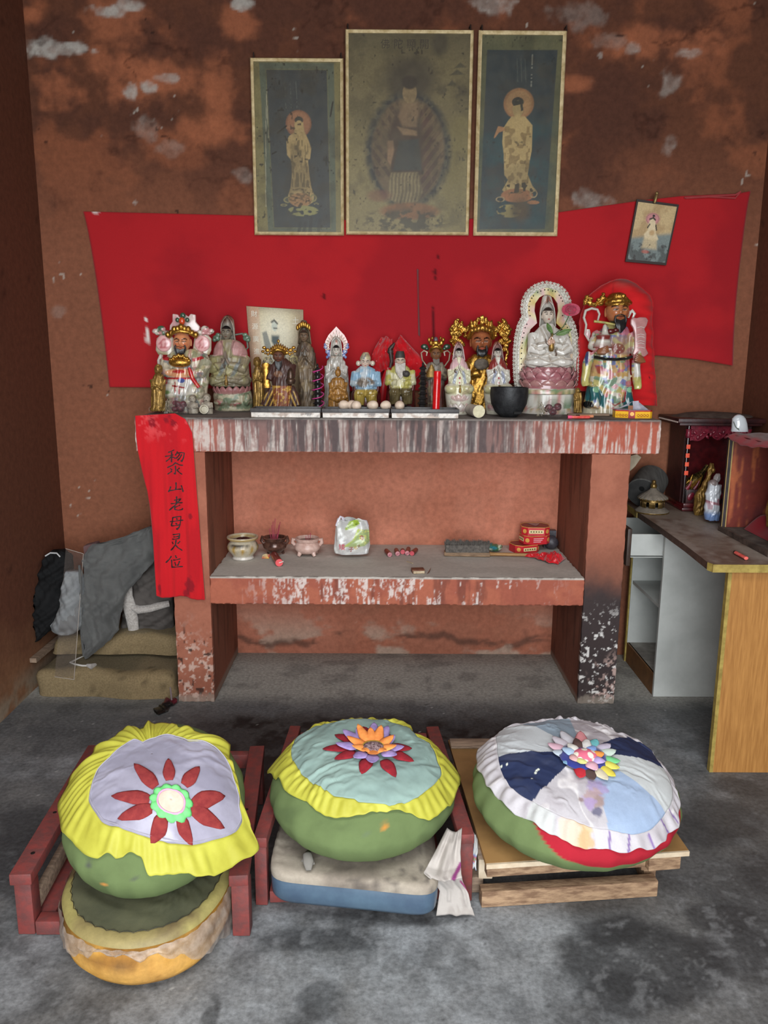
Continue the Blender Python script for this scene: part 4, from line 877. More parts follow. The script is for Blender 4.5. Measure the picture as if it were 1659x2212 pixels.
# ---- white T-shirt slipped beside the middle seat
def shirt(u,v):
    y0=interp([(0,1788),(.45,1880),(.62,1905),(1,1975)],v)
    l_=interp([(0,966),(.25,940),(.48,914),(.6,934),(.72,950),(1,942)],v);r_=interp([(0,998),(.25,994),(.5,996),(.62,1000),(.75,1012),(.9,1018),(1,1024)],v)
    x=l_+(r_-l_)*u;yy=y0-(8*u if v>.9 else 0)+(9*sin(u*pi) if v<.55 else -14*exp(-((u-.42)/.09)**2)*(v>.85))
    z=interp([(0,.225),(.12,.215),(.4,.16),(.55,.150),(.7,.09),(1,.012)],v);p=at(x,yy,z=z)
    p+=Vector((0,-1,.5))*(.0045*sin(u*13+v*4)+.002*sin(u*23-v*7));p.z=max(p.z,.004);
    if v>.5:p.y=min(p.y,-1.335-.01*v)
    return p
m_shirt=pmat('white_jersey',rough=.9,scale=30,amt=.1,bump=.1,bscale=500,spec=.15,sheen=.1)
def paint_shirt(X,Y,Z):
    u=np.tile(np.linspace(0,1,40),56);v=np.repeat(np.linspace(0,1,56),40);c=solidc(len(X),lin(178,171,165));c=layer(c,lin(146,137,130),sstep(.45,.65,fbm(u*5,v*5,4))*.4)
    c=layer(c,lin(128,56,108),seg(u,v*1.6,[(.72,.92),(.98,.62)],.07));c=layer(c,lin(150,60,110),seg(u,v*1.6,[(.93,.98),(1.0,1.1)],.05));return c
o=MB().grid(shirt,40,56).build('t_shirt',m_shirt,ang=0,solid=.0015);paint(o,paint_shirt);tag(o,'crumpled white T-shirt with a purple stripe hanging beside the middle seat','clothing')
def tail(u,v):
    p=at(1020+11*u+3*sin(v*5),1798+74*v+6*u,y=-1.235-.02*v);p.y+=.006*sin(u*9+v*8);return p
s2=MB().grid(tail,12,24).build('printed_hem',m_shirt,o,ang=0,solid=.0015)
def ptail(X,Y,Z):
    c=solidc(len(X),lin(206,206,204));a=vnoise(X*90+3,Z*60,3)
    for lo_,cc in ((.55,lin(88,128,190)),(.72,lin(206,66,62)),(.85,lin(120,160,120))):c=layer(c,cc,sstep(lo_,lo_+.04,a)*.85)
    return c
paint(s2,ptail)
# ---- right: pallet platform, pouf and patchwork cover
t=thing('low_platform','low wooden platform of pallet timber with a brown plywood top at right front','platform',(.5,-1.03,0))
m_pallet=mat('rough_pallet_pine',lin(168,138,108),lin(120,92,70),9,.8,bump=.5,bscale=40,stretch=(2,8,8),lo=.38,hi=.6);m_ply=mat('stained_plywood',lin(142,108,66),lin(108,80,48),5,.5,bump=.1,bscale=40);m_cut=mat('pale_cut_edge',lin(206,190,166),lin(180,160,134),20,.8)
pl=[(.242,-1.386),(.797,-1.326),(.762,-.715),(.196,-.715)]
b=MB();b.prism(pl,.186,.2);b.xf(Matrix.Translation((-.5,1.03,0))).build('plywood_top',m_ply,t,bevel=.001)
tb(MB().bar((.242,-1.3885,.1925),(.797,-1.3285,.1925),.006,.0135),'front_lip',m_cut,0)
tb(MB().bar((.20,-.75,.2045),(.50,-.745,.2045),.06,.008),'loose_plank',m_oldwood)
tb(MB().bar((.252,-1.315,.15),(.748,-1.262,.15),.03,.068),'top_board',m_pallet);tb(MB().bar((.70,-1.29,.148),(.792,-1.278,.148),.026,.062),'end_board',m_pallet)
tb(MB().bar((.244,-1.285,.026),(.75,-1.235,.026),.036,.05),'bottom_skid',m_pallet);tb(MB().bar((.262,-1.25,.084),(.262,-1.20,.084),.04,.062),'block',m_cut);tb(MB().bar((.735,-1.21,.084),(.735,-1.15,.084),.04,.062),'block',m_pallet)
tb(MB().bar((.253,-1.255,.15),(.235,-.74,.15),.03,.065),'side_board',m_oldwood);tb(MB().bar((.745,-1.21,.15),(.735,-.74,.15),.03,.065),'side_board',m_oldwood);tb(MB().bar((.24,-1.24,.026),(.225,-.76,.026),.036,.05),'side_skid',m_oldwood);tb(MB().bar((.745,-1.2,.026),(.74,-.76,.026),.036,.05),'side_skid',m_pallet)
tb(MB().bar((.23,-.76,.084),(.23,-.72,.084),.04,.062),'block',m_pallet);tb(MB().bar((.735,-.76,.084),(.735,-.72,.084),.04,.062),'block',m_pallet)
pC=Pouf(.51,-1.196,.286,.303,.11,.11,.2005)
o=pC.mesh('pouf',None,m_green,3,red=True);tag(o,'wide green cotton pouf with a red top under the patchwork cover, on the low platform','pouf')
cC=crop(2.9625,960,1530)
outC=cC([(230,220),(212,300),(230,420),(290,520),(370,620),(460,690),(540,725),(640,790),(760,860),(900,905),(1060,905),(1170,938),(1300,912),(1425,860),(1432,810),(1495,770),(1500,690),(1512,625),(1482,560),(1470,480),(1390,360),(1340,280),(1200,198),(1100,158),(950,95),(800,72),(600,88),(480,108),(350,128)])
innC=cC([(345,150),(338,250),(345,325),(370,420),(430,530),(565,615),(700,690),(850,745),(1050,795),(1200,830),(1320,790),(1410,690),(1460,590),(1450,500),(1380,375),(1325,285),(1195,205),(1100,165),(950,101),(800,78),(600,95),(480,115)])
m_patch=pmat('patchwork_cotton',rough=.75,scale=200,amt=.06,bump=.12,bscale=500,spec=.25)
CB=pC.hit(*cC([(885,300)])[0])
bnd=[cC([p])[0] for p in ((345,325),(565,615),(1050,795),(1410,690),(1392,400),(1140,195),(800,76),(470,112))]
bang=[atan2(p.y-CB.y,p.x-CB.x) for p in (pC.hit(*q) for q in bnd)]
b0=bang[0];rel=[(a-b0)%(2*pi) for a in bang]+[2*pi]
PAT=[(lin(36,46,78),0),(lin(180,176,180),1),(lin(146,164,190),0),(lin(186,190,190),0),(lin(38,46,76),0),(lin(164,158,162),1),(lin(128,142,154),0),(lin(178,182,184),0)]
def floral(X,Y,c,s):
    vine=1-sstep(.0,.03,np.abs(fbm(X*9,Y*9,s,2)-.5));c=layer(c,lin(212,208,208),vine*.9)
    c=layer(c,lin(156,148,153),sstep(.52,.6,fbm(X*20,Y*20,s+2))*.35);return c
def paint_patch(X,Y,Z):
    a=(np.arctan2(Y-CB.y,X-CB.x)-b0)%(2*pi);c=solidc(len(X),lin(200,200,200))
    for i,(cc,fl) in enumerate(PAT):
        m=((a>=rel[i]) & (a<rel[i+1])).astype(float);k=solidc(len(X),cc)
        if fl:k=floral(X,Y,k,60+i)
        else:k=layer(k,mixc(cc,(1,1,1),.05),sstep(.45,.6,fbm(X*6,Y*6,i))*.4)
        c=c*(1-m[:,None])+k*m[:,None]
    for u,v,r,cc in ((975,520,.030,lin(150,134,170)),(960,575,.028,lin(164,140,140)),(985,610,.02,lin(150,130,126)),(880,590,.012,lin(140,116,116)),(978,665,.014,lin(86,84,110)),(925,615,.02,lin(160,140,180))):
        p=pC.hit(*cC([(u,v)])[0]);d=np.hypot(X-p.x,Y-p.y)/r+(fbm(X*70,Y*70,u)-.5)*1.3;c=layer(c,cc,(1-sstep(.6,1.0,d))*.85)
    for u,v in ((363,384),(400,372),(590,405),(583,418),(560,462),(602,398)):
        p=pC.hit(*cC([(u,v)])[0]);c=layer(c,lin(216,220,206),1-sstep(.0025,.004,np.hypot(X-p.x,Y-p.y)))
    return c
def paint_frill(X,Y,Z):
    c=floral(X,Y,solidc(len(X),lin(186,182,186)),70)
    for u,v,r,cc in ((870,820,.035,lin(206,178,140)),(800,800,.03,lin(206,186,168)),(610,745,.04,lin(186,188,186)),(900,850,.02,lin(196,160,120))):
        p=pC.hit(*cC([(u,v)])[0]);d=np.hypot(X-p.x,Y-p.y)/r+(fbm(X*60,Y*60,u)-.5)*1.2;c=layer(c,cc,(1-sstep(.7,1.05,d))*.9)
    for (u0,v0),(u1,v1) in (((1055,815),(1057,905)),((1180,828),(1178,938)),((1305,822),(1338,905)),((1385,735),(1440,805)),((1440,675),(1490,745))):
        p,q=pC.hit(*cC([(u0,v0)])[0]),pC.hit(*cC([(u1,v1)])[0]);c=layer(c,lin(120,92,150),seg(X,Y,[(p.x,p.y),(q.x,q.y)],.0035))
    return c
t=thing('cushion_cover','patchwork cushion cover in navy, pale blue and white floral cloth with a white frill','cushion cover',(0,0,0))
ruffled(pC,innC,outC,('patchwork_panel','frill'),(m_patch,m_patch),t,14,waves=17,amp=.007,wr=.008,incol=paint_patch,outcol=paint_frill,nin=90,nout=18,wdir=(.7,-.6))
ctr=(890,305)
ring1=[((690,190),'pale_petal',(186,178,186)),((660,236),'pink_petal',(206,168,182)),((690,288),'pale_petal',(176,186,196)),((760,362),'blue_petal',(120,160,190)),((866,458),'red_petal',(186,40,52)),((950,472),'brown_petal',(82,62,58)),((1045,472),'cream_petal',(206,196,170)),((1095,448),'yellow_petal',(222,206,80)),((1122,395),'yellow_petal',(214,206,92)),((1125,350),'green_petal',(120,206,140)),((1098,280),'pale_petal',(196,212,200)),((1062,240),'lilac_petal',(190,182,200)),((975,210),'teal_petal',(110,186,190)),((870,158),'pink_petal',(206,136,140)),((745,156),'pale_petal',(186,184,190))]
flower(pC,cC,t,ctr,[(p,.45,34,nm,mat(nm+str(sum(c_)),lin(*c_),rough=.8),dict(off=.018,puff=.006,curl=.006)) for p,nm,c_ in ring1])
disc(pC,cC([ctr])[0],152/2.9625,98/2.9625,'blue_disc',mat('royal_blue_velvet',lin(34,46,130),lin(26,34,104),40,.8,sheen=.4),t,off=.024,puff=.012)
ring2=[((790,232),'white_petal',(206,204,196)),((752,262),'blue_petal',(166,190,214)),((800,330),'pink_petal',(206,160,160)),((870,362),'cream_petal',(206,206,130)),((975,405),'pink_petal',(214,168,182)),((1030,350),'lilac_petal',(176,156,206)),((1022,295),'orange_petal',(230,150,70)),((962,250),'blue_petal',(130,160,214)),((915,205),'white_petal',(210,208,204)),((840,200),'brown_petal',(84,60,58))]
flower(pC,cC,t,ctr,[(p,.4,30,nm,mat(nm+str(sum(c_)),lin(*c_),rough=.8),dict(off=.030,puff=.006,curl=.004)) for p,nm,c_ in ring2])
o=disc(pC,cC([(905,298)])[0],78/2.9625,44/2.9625,'flower_centre',pmat('pink_dotted',rough=.8,amt=.05),t,off=.034,puff=.010,k=24,n=64)
p0=pC.hit(*cC([(905,298)])[0])
def dots(X,Y,Z):
    c=solidc(len(X),lin(214,104,128))
    for u,v in ((840,285),(895,262),(935,298),(910,332),(965,325),(870,318),(955,268)):
        q=pC.hit(*cC([(u,v)])[0],off=.042);c=layer(c,lin(226,222,204),1-sstep(.85,1,np.hypot((X-q.x)/.0085,(Y-q.y)/.0105)))
    return c
paint(o,dots)
# ================================================================== STATUES AND OFFERINGS ON THE SLAB
m_glaze=pmat('painted_glaze',rough=.22,scale=45,amt=.22,bump=.06,bscale=120,coat=.35,spec=.5)
m_dusty=pmat('dusty_glaze',rough=.45,scale=45,amt=.3,bump=.1,bscale=160,coat=.1,spec=.4)
m_gold=mat('gilt',lin(206,160,76),lin(120,82,30),90,.28,metal=.85,bump=.35,bscale=220,lo=.3,hi=.6)
m_oldgold=mat('old_gold_paint',lin(162,128,66),lin(94,70,36),60,.38,metal=.5,bump=.3,bscale=160,lo=.3,hi=.62)
m_black=mat('black_lacquer',lin(24,22,23),lin(40,38,38),40,.3,bump=.1)
G_ST='statues crowded along the altar top'
class Fig:
    """a statue laid out from one enlarged crop of the photograph: crop pixel -> the statue's own upright plane"""
    def __init__(s,name,label,cat,cr,u,Y,base=None,z0=None,group=G_ST):
        s.ox,s.oy,s.sc=cr;s.Y=Y;s.z0=ST if z0 is None else z0
        u_=s.ox+u/s.sc;p=at(u_,880,y=Y);s.x0=p.x
        s.k=(at(u_+10,800,y=Y)-at(u_,800,y=Y)).length/10/s.sc
        s.o=thing(name,label,cat,(s.x0,Y,s.z0),group=group)
        a,b=at(u_,700,y=Y).z,at(u_,900,y=Y).z;s.zA,s.zB=a,(b-a)/200
    def p(s,cx,cy,dy=0):
        q=at(s.ox+cx/s.sc,s.oy+cy/s.sc,y=s.Y);return Vector((q.x-s.x0,dy*s.k,max(q.z-s.z0,0.0)))
    def uv(s,X,Z):
        v=700+(Z+s.z0-s.zA)/s.zB
        # sideways scale changes a little with height
        ul=at(0,700,y=s.Y),at(0,900,y=s.Y);ur=at(1659,700,y=s.Y),at(1659,900,y=s.Y);t=(v-700)/200
        xl=ul[0].x+(ul[1].x-ul[0].x)*t;xr=ur[0].x+(ur[1].x-ur[0].x)*t
        return ((X+s.x0-xl)/(xr-xl)*1659-s.ox)*s.sc,(v-s.oy)*s.sc
    def loft(s,mb,secs,n=28,mi=0,fold=None):
        """secs: (cy, x left, x right, dy centre, depth radius)"""
        out=[]
        for cy,a,b,dy,ry in secs:
            l,r=s.p(a,cy),s.p(b,cy);out.append((l.z,(l.x+r.x)/2,dy*s.k,(r.x-l.x)/2,ry*s.k))
        out.sort(key=lambda q:q[0]);return mb.loft(out,n,mi,fold)
    def ell(s,mb,cx,cy,dy,rx,ry,rz,n=16,m=10,mi=0,R=None):return mb.ell(s.p(cx,cy,dy),(rx*s.k,ry*s.k,rz*s.k),n,m,mi,R)
    def tube(s,mb,pts,r,n=8,mi=0,flat=1.0):return mb.tube([s.p(*q) for q in pts],[q*s.k for q in r] if isinstance(r,(list,tuple)) else r*s.k,n,mi,flat=flat)
    def slab(s,mb,pts,dy,th,mi=0):return mb.slab([s.p(x,y,dy) for x,y in pts],(0,th*s.k,0),mi)
    def sculpt(s,mb,name,vox,m,col=None,disp=None,smooth=3,par=None):
        c=(lambda X,Y,Z:col(*s.uv(X,Z),Y/s.k)) if col else None;d=(lambda X,Y,Z:np.asarray(disp(*s.uv(X,Z),Y/s.k))*s.k) if disp else None
        return sculpt(mb,name,vox*s.k,m,par or s.o,c,d,smooth)
    def part(s,mb,name,m,par=None,col=None,**kw):
        kw.setdefault('ang',50);o=mb.build(name,m,par or s.o,**kw)
        if col:paint(o,lambda X,Y,Z:col(*s.uv(X,Z),Y/s.k))
        return o
    def head(s,cx,cy,dy,rx,rz,skin,lips=lin(160,60,54),brow=lin(40,32,30),hair=None,hairline=.62,beard=None,m=None,nose=1.0,eyes=True,par=None,cheeks=None,ears=True):
        """one head: skull, jaw, brow ridge, nose, ears; eyes, brows and lips in paint"""
        c=s.p(cx,cy,dy);k=s.k;b=MB();n,mm=56,42;vs=[]
        for j in range(mm+1):
            ph=-pi/2+pi*j/mm
            for i in range(n):
                a=2*pi*i/n;x,y,z=cos(a)*cos(ph),sin(a)*cos(ph),sin(ph)
                jaw=1-.20*max(0,-z)**1.5;f=0
                if y<0:
                    f+=nose*.20*exp(-(x/.13)**2-((z+.12)/.16)**2)+nose*.10*exp(-(x/.10)**2-((z-.1)/.25)**2)+.06*exp(-(x/.24)**2-((z+.48)/.10)**2)+.07*exp(-(x/.3)**2-((z+.85)/.16)**2)
                    f-=.07*(exp(-((abs(x)-.38)/.17)**2-((z-.12)/.11)**2));f+=.05*exp(-((abs(x)-.5)/.22)**2-((z+.2)/.2)**2)
                vs.append((c.x+x*rx*k*jaw,c.y+(y*.95*jaw-f)*rx*k*1.05,c.z+z*rz*k))
        b.add(vs,[(j*n+i,j*n+(i+1)%n,(j+1)*n+(i+1)%n,(j+1)*n+i) for j in range(mm) for i in range(n)])
        if ears:
            for sg in (-1,1):s.ell(b,cx+sg*rx*.97,cy+rz*.05,dy+rx*.12,rx*.13,rx*.2,rz*.36,10,8)
        def col(U,V,Yc):
            x=(U-cx)/rx;z=(cy-V)/rz;fr=Yc<dy-rx*.1;c_=solidc(len(U),skin)
            if cheeks:c_=layer(c_,cheeks,np.exp(-((np.abs(x)-.5)/.25)**2-((z+.25)/.2)**2)*.5*fr)
            if hair is not None:c_=layer(c_,hair,sstep(hairline-.06,hairline+.06,z+.18*np.abs(x)**2*0+np.where(fr,0,.5)))
            if eyes:
                ex=(np.abs(x)-.38)/.23;c_=layer(c_,mixc(skin,lin(214,206,192),.5),fr*(np.abs(ex)<1)*sstep(.10,.05,np.abs(z-.10+.03*ex*ex))*.8)
                c_=layer(c_,lin(18,14,14),fr*(np.abs(ex)<1)*sstep(.055,.02,np.abs(z-.13+.05*ex*ex)));c_=layer(c_,lin(18,14,14),fr*sstep(.10,.05,np.hypot(np.abs(x)-.38,(z-.10)*1.1)))
                c_=layer(c_,brow,fr*(np.abs((np.abs(x)-.42)/.3)<1)*sstep(.08,.04,np.abs(z-.32-.10*np.abs(x)+.12*((np.abs(x)-.42)/.3)**2)))
            c_=layer(c_,lips,fr*sstep(1,.7,np.hypot(x/.22,(z+.5)/.075)))
            if beard is not None:c_=layer(c_,beard,fr*sstep(.05,.02,np.abs(z+.37+.25*x*x))*(np.abs(x)<.45)*1.0);c_=layer(c_,beard,fr*sstep(.68,.74,-z-.3*np.abs(x)*0))
            return c_
        return s.part(b,'head',m or m_glaze,par,col,ang=0)
    def beard(s,pts,w,m,strands=7,par=None):
        """a beard of tapering locks hanging from the chin: pts (cx, cy, dy) from chin to tip, w half width"""
        b=MB();(x0,y0,d0),(x1,y1,d1)=pts
        for i in range(strands):
            t=(i/(strands-1)-.5)*2;e=abs(t)
            s.tube(b,[(x0+t*w,y0-e*w*.35,d0+e*w*.2),(x0+(x1-x0)*.5+t*w*.85,y0+(y1-y0)*.5,(d0+d1)/2-w*.1),(x1+t*w*.35,y1-e*(y1-y0)*.15,d1)],[w*.3,w*.34,w*.1],7)
        return s.part(b,'beard',m,par)
    def petals(s,name,cy,x0,x1,n,w,h,dy,ry,m,out=.55,par=None,dn=0,col=None):
        """a ring of lotus petals round the statue's axis"""
        b=MB();l,r=s.p(x0,cy),s.p(x1,cy);cx,R=(l.x+r.x)/2,(r.x-l.x)/2;k=s.k
        for i in range(n):
            a=2*pi*(i+.5*dn)/n;ca,sa=cos(a),sin(a);rr=hypot(ca*R,sa*ry*k)
            for j in range(1):
                def fn(u,v):
                    t=(u-.5)*2;ww=w*k*(sin(pi*min(.97,.2+v*.78))**.8)*.55 if v<.999 else .001;rad=1+(out*sin(v*pi*.55)-.25*v*v)*h*k/max(R,1e-4)-.12*t*t*w*k/max(R,1e-4)
                    x=cx+ca*R*rad-sa*t*ww;y=dy*k+sa*ry*k*rad+ca*t*ww
                    return (x,y,l.z+v*h*k)
                b.grid(fn,7,8)
        return s.part(b,name,m,par,col,ang=0,solid=.0018,flip=False)
C1,C2,C3=(300,640,1659/460),(680,680,1659/440),(1030,590,1659/420)
def folds(kx,kv,amp,seed,fx=.045):
    return lambda U,V,Y:amp*(np.sin(U*fx*kx+V*kv+2.2*np.sin(V*.02+seed))+.5*np.sin(U*fx*kx*2.3+V*kv*.7+1.4*np.sin(V*.013+seed)))
def grooves(lines,w=8,d=6):
    """drapery lines cut into the front of a robe"""
    return lambda U,V,Y:-d*sum(seg(U,V,l,w) for l in lines)*(Y<0)
def spots(U,V,c,cols,sc,seed,th=.6,a=.9):
    for i,cc in enumerate(cols):c=layer(c,cc,sstep(th,th+.05,fbm(U*sc+i*37,V*sc+i*11,seed+i,3))*a)
    return c
WHT=lin(206,202,194);GREYW=lin(176,172,162)
# ---- small gold figure at the far left
def small_gold(label,cr,u,Y,secs,hd,m=m_oldgold,z0=None,hood=True,arms=None):
    f=Fig('gold_figurine',label,'statue',cr,u,Y,z0=z0);b=MB();f.loft(b,secs,28)
    cx,cy,rx,rz=hd
    if hood:f.ell(b,cx,cy-rz*.1,rx*.35,rx*1.5,rx*1.35,rz*1.35)
    for a in (arms or []):f.tube(b,a[0],a[1],10)
    f.sculpt(b,'body',3.2,m,disp=folds(4,.012,2.4,1,.05))
    b=MB();f.ell(b,cx,cy,-rx*.45,rx,rx,rz,18,14);f.ell(b,cx,cy+rz*.1,-rx*1.4,rx*.16,rx*.25,rz*.25,8,6);f.part(b,'head',m)
    b=MB();f.ell(b,cx,cy-rz*1.15,0,rx*.5,rx*.5,rz*.35,12,8);f.part(b,'topknot',m);return f
small_gold('small worn gold standing figurine at the far left end of the altar top',C1,152,.17,[(893,88,215,0,50),(872,86,217,0,52),(862,97,210,0,46),(800,97,208,0,44),(720,97,208,0,44),(660,104,206,0,42),(620,118,192,0,34),(598,135,170,0,22)],(150,572,23,30),
           arms=[([(105,650,-10),(120,720,-46),(150,690,-60)],[18,16,10]),([(200,650,-10),(185,720,-46),(152,690,-60)],[18,16,10])])
# ---- large wealth god with the pink crest
f=Fig('wealth_god_statue','large bearded deity statue with pink crest, pink discs and gold ingot, second from the left','statue',C1,350,.285)
b=MB();f.loft(b,[(905,205,505,0,95),(800,215,525,0,95),(700,215,540,5,92),(620,208,545,5,88),(540,192,560,8,80),(480,196,550,8,70),(440,240,520,10,55),(410,290,440,10,40)])
f.tube(b,[(215,500,-20),(225,590,-70),(300,600,-100)],[50,48,34],12);f.tube(b,[(530,500,-20),(500,590,-70),(400,600,-100)],[50,48,34],12)
f.ell(b,270,740,-50,75,60,70);f.ell(b,450,740,-50,75,60,70)
def colA(U,V,Y):
    c=solidc(len(U),lin(196,184,160));c=spots(U,V,c,[lin(160,150,96),lin(120,126,100),lin(176,120,120),lin(90,104,120)],.022,5,.58,.6)
    c=layer(c,lin(170,40,44),inpoly(U,V,[(205,455),(260,480),(265,500),(200,490)])+inpoly(U,V,[(430,480),(520,455),(520,480),(435,505)]))
    c=layer(c,lin(206,150,110),inell(U,V,340,590,105,34));c=layer(c,lin(178,50,44),inell(U,V,335,580,45,14));c=layer(c,lin(176,40,44),inpoly(U,V,[(210,625),(430,625),(425,642),(215,640)]))
    c=layer(c,lin(214,208,198),inpoly(U,V,[(215,650),(440,640),(450,760),(220,770)],10)*.6);c=layer(c,lin(70,84,140),inell(U,V,350,650,28,18));c=layer(c,lin(150,40,46),seg(U,V,[(285,690),(372,705)],7)+seg(U,V,[(300,660),(306,740)],5)+seg(U,V,[(330,690),(335,750)],6))
    c=layer(c,lin(110,134,84),inell(U,V,240,740,30,16,.4));return c
f.sculpt(b,'body',4.5,m_glaze,colA,folds(3,.02,2.5,4,.03))
f.head(342,358,-18,68,78,lin(206,134,92),cheeks=lin(206,96,70),beard=lin(30,26,26))
f.beard([(342,418,-86),(345,470,-80)],26,m_black)
b=MB();f.tube(b,[(308,380,-88),(300,405,-84),(312,440,-80)],[5,7,4]);f.tube(b,[(376,380,-88),(384,405,-84),(374,440,-80)],[5,7,4]);f.part(b,'moustache',m_black)
b=MB();f.slab(b,[(255,135),(298,140),(310,165),(345,132),(380,160),(395,135),(435,142),(438,200),(470,236),(462,300),(228,300),(235,225),(255,195)],20,34)
f.part(b,'pink_crest',m_glaze,bevel=.004,col=lambda U,V,Y:spots(U,V,solidc(len(U),lin(206,150,152)),[lin(214,200,192)],.03,3,.48,.8))
b=MB()
for i in range(9):
    t=i/8;x=238+215*t;f.ell(b,x,300-60*sin(pi*t)+(10 if i%2 else 0),-42-30*sin(pi*t),22,20,24,10,8)
f.tube(b,[(240,318,-25),(290,282,-74),(345,272,-86),(400,282,-74),(455,318,-25)],14,8);f.ell(b,345,240,-64,26,18,22);f.part(b,'gold_crown',m_gold)
b=MB();f.ell(b,343,195,-30,24,20,30);f.part(b,'red_jewel',mat('orange_red_glaze',lin(200,74,40),rough=.2,coat=.4));b=MB();f.ell(b,345,150,-12,22,16,22);f.ell(b,305,185,-20,16,12,18);f.ell(b,382,185,-20,16,12,18);f.part(b,'green_jewels',mat('green_glaze',lin(70,96,74),lin(40,60,48),90,.2,coat=.4))
for sx_ in (1,-1):
    X=lambda x:x if sx_==1 else 690-x
    b=MB()
    for (x,y,r,rz_) in ((130,272,28,20),(175,255,34,26),(215,282,24,18),(190,285,30,18),(150,290,26,14)):f.ell(b,X(x),y,0,r,20,rz_,12,8)
    f.part(b,'side_flower',m_glaze,col=lambda U,V,Y:spots(U,V,solidc(len(U),lin(206,196,184)),[lin(60,92,66),lin(196,140,140)],.035,6,.5,.95))
    b=MB();f.loft(b,[(455,X(205)-60,X(205)+60,20,18),(420,X(200)-75,X(200)+70,20,20),(330,X(198)-66,X(198)+70,20,22),(300,X(200)-40,X(200)+45,20,18)],20)
    w=f.part(b,'wing',m_glaze,col=lambda U,V,Y:layer(solidc(len(U),lin(196,184,166)),lin(150,136,100),sstep(400,450,V)))
    b=MB();f.ell(b,X(195),368,-4,60,14,62,24,12);f.part(b,'pink_disc',m_glaze,col=lambda U,V,Y,q=X(195):layer(solidc(len(U),lin(214,164,162)),lin(176,92,96),(sstep(5,3,np.abs(np.hypot(U-q,V-372)-32-6*np.sin(np.arctan2(V-372,U-q)*3))))*.9+sstep(5,3,np.abs(np.hypot(U-q,V-375)-16))*.8))
    b=MB();f.tube(b,[(X(180),455,-20),(X(172),500,-35),(X(182),555,-40),(X(170),620,-38),(X(178),690,-34)],[14,20,24,15,7],10,flat=.6);f.part(b,'sash',m_glaze,col=lambda U,V,Y:spots(U,V,solidc(len(U),lin(206,196,186)),[lin(200,140,140),lin(70,96,70)],.03,9,.55,.9))
b=MB();f.ell(b,345,515,-106,86,42,36)
for i in range(14):f.ell(b,275+11*i,492-34*sin(pi*i/13)+(8 if i%3 else 0),-112-16*sin(pi*i/13),15,17,15,8,6)
f.part(b,'gold_ingot',m_gold)
b=MB();f.tube(b,[(418,552,-120),(432,590,-118),(446,640,-112),(490,705,-100)],[8,20,17,14],10);f.part(b,'red_brush',mat('red_glaze',lin(180,36,40),lin(206,120,90),50,.2,coat=.4,lo=.3,hi=.5))
# ---- seated woman in a pink cape
def praying_hands(f,cx,cy,dy,w,h,m,col=None):
    b=MB()
    for sg in (-1,1):
        f.tube(b,[(cx+sg*w*1.5,cy+h*.75,dy+w*.7),(cx+sg*w*.75,cy+h*.45,dy+w*.1),(cx+sg*w*.32,cy+h*.18,dy)],[w*.5,w*.45,w*.36],8)
        for q in range(4):f.tube(b,[(cx+sg*w*.3,cy+h*.18,dy-w*.35+q*w*.24),(cx+sg*w*.16,cy-h*.25,dy-w*.35+q*w*.22),(cx+sg*w*.06,cy-h*(.5-.05*abs(q-1.4)),dy-w*.3+q*w*.2)],[w*.17,w*.15,w*.07],6)
        f.tube(b,[(cx+sg*w*.35,cy+h*.2,dy-w*.35),(cx+sg*w*.2,cy-h*.02,dy-w*.55),(cx+sg*w*.1,cy-h*.14,dy-w*.5)],[w*.16,w*.14,w*.07],6)
    return f.part(b,'praying_hands',m,col=col)
def hood(f,secs,m,col=None,dpush=1.0):
    """a veil round the head, open at the face"""
    b=MB();n=40;vs=[]
    for cy,a,b2,dy,ry,op in secs:
        l,r=f.p(a,cy),f.p(b2,cy)
        for i in range(n+1):
            op=min(1.45,op*1.35+.12) if i==0 and op>.3 else op;th=-pi/2+op+(2*pi-2*op)*i/n;vs.append(((l.x+r.x)/2+cos(th)*(r.x-l.x)/2,dy*f.k+sin(th)*ry*f.k,l.z))
    k=len(secs);b.add(vs,[(j*(n+1)+i,j*(n+1)+i+1,(j+1)*(n+1)+i+1,(j+1)*(n+1)+i) for j in range(k-1) for i in range(n)])
    return f.part(b,'veil',m,col=col,ang=0,solid=f.k*7)
f=Fig('seated_deity_statue','grey seated woman statue in a pink cape beside the pink crested statue','statue',C1,715,.40)
b=MB();f.loft(b,[(905,592,885,0,105),(830,588,888,0,105),(770,578,882,0,100),(735,590,870,0,95)]);f.ell(b,650,820,-90,50,30,26);f.ell(b,760,830,-90,56,30,24);f.ell(b,850,800,-70,30,40,50)
f.sculpt(b,'rock_base',5,m_dusty,lambda U,V,Y:layer(layer(layer(solidc(len(U),lin(170,162,136)),lin(150,88,84),sstep(.5,.6,fbm(U*.012,V*.03,3))*inpoly(U,V,[(610,800),(800,800),(820,850),(600,850)],12)),lin(86,110,84),sstep(.52,.6,fbm(U*.02,V*.02,13))*.8),lin(110,100,80),sstep(.55,.7,fbm(U*.04,V*.04,15))*.6),lambda U,V,Y:7*(fbm(U*.03,V*.03,2)-.5))
f.petals('lotus_petals',762,600,850,16,62,66,0,95,m_dusty,.5,col=lambda U,V,Y:layer(solidc(len(U),lin(150,100,98)),lin(180,150,138),sstep(735,765,V)))
b=MB();f.ell(b,715,650,-10,168,105,62);f.loft(b,[(700,565,868,0,95),(620,556,866,0,85),(560,560,856,4,76),(480,568,850,6,70),(410,582,838,8,62),(360,606,800,8,50),(335,640,750,6,36)])
f.tube(b,[(590,480,-10),(590,560,-70),(680,530,-105)],[48,44,24],12);f.tube(b,[(830,480,-10),(815,560,-70),(715,530,-105)],[48,44,24],12)
f.ell(b,620,655,-60,75,55,46);f.ell(b,800,655,-60,75,55,46)
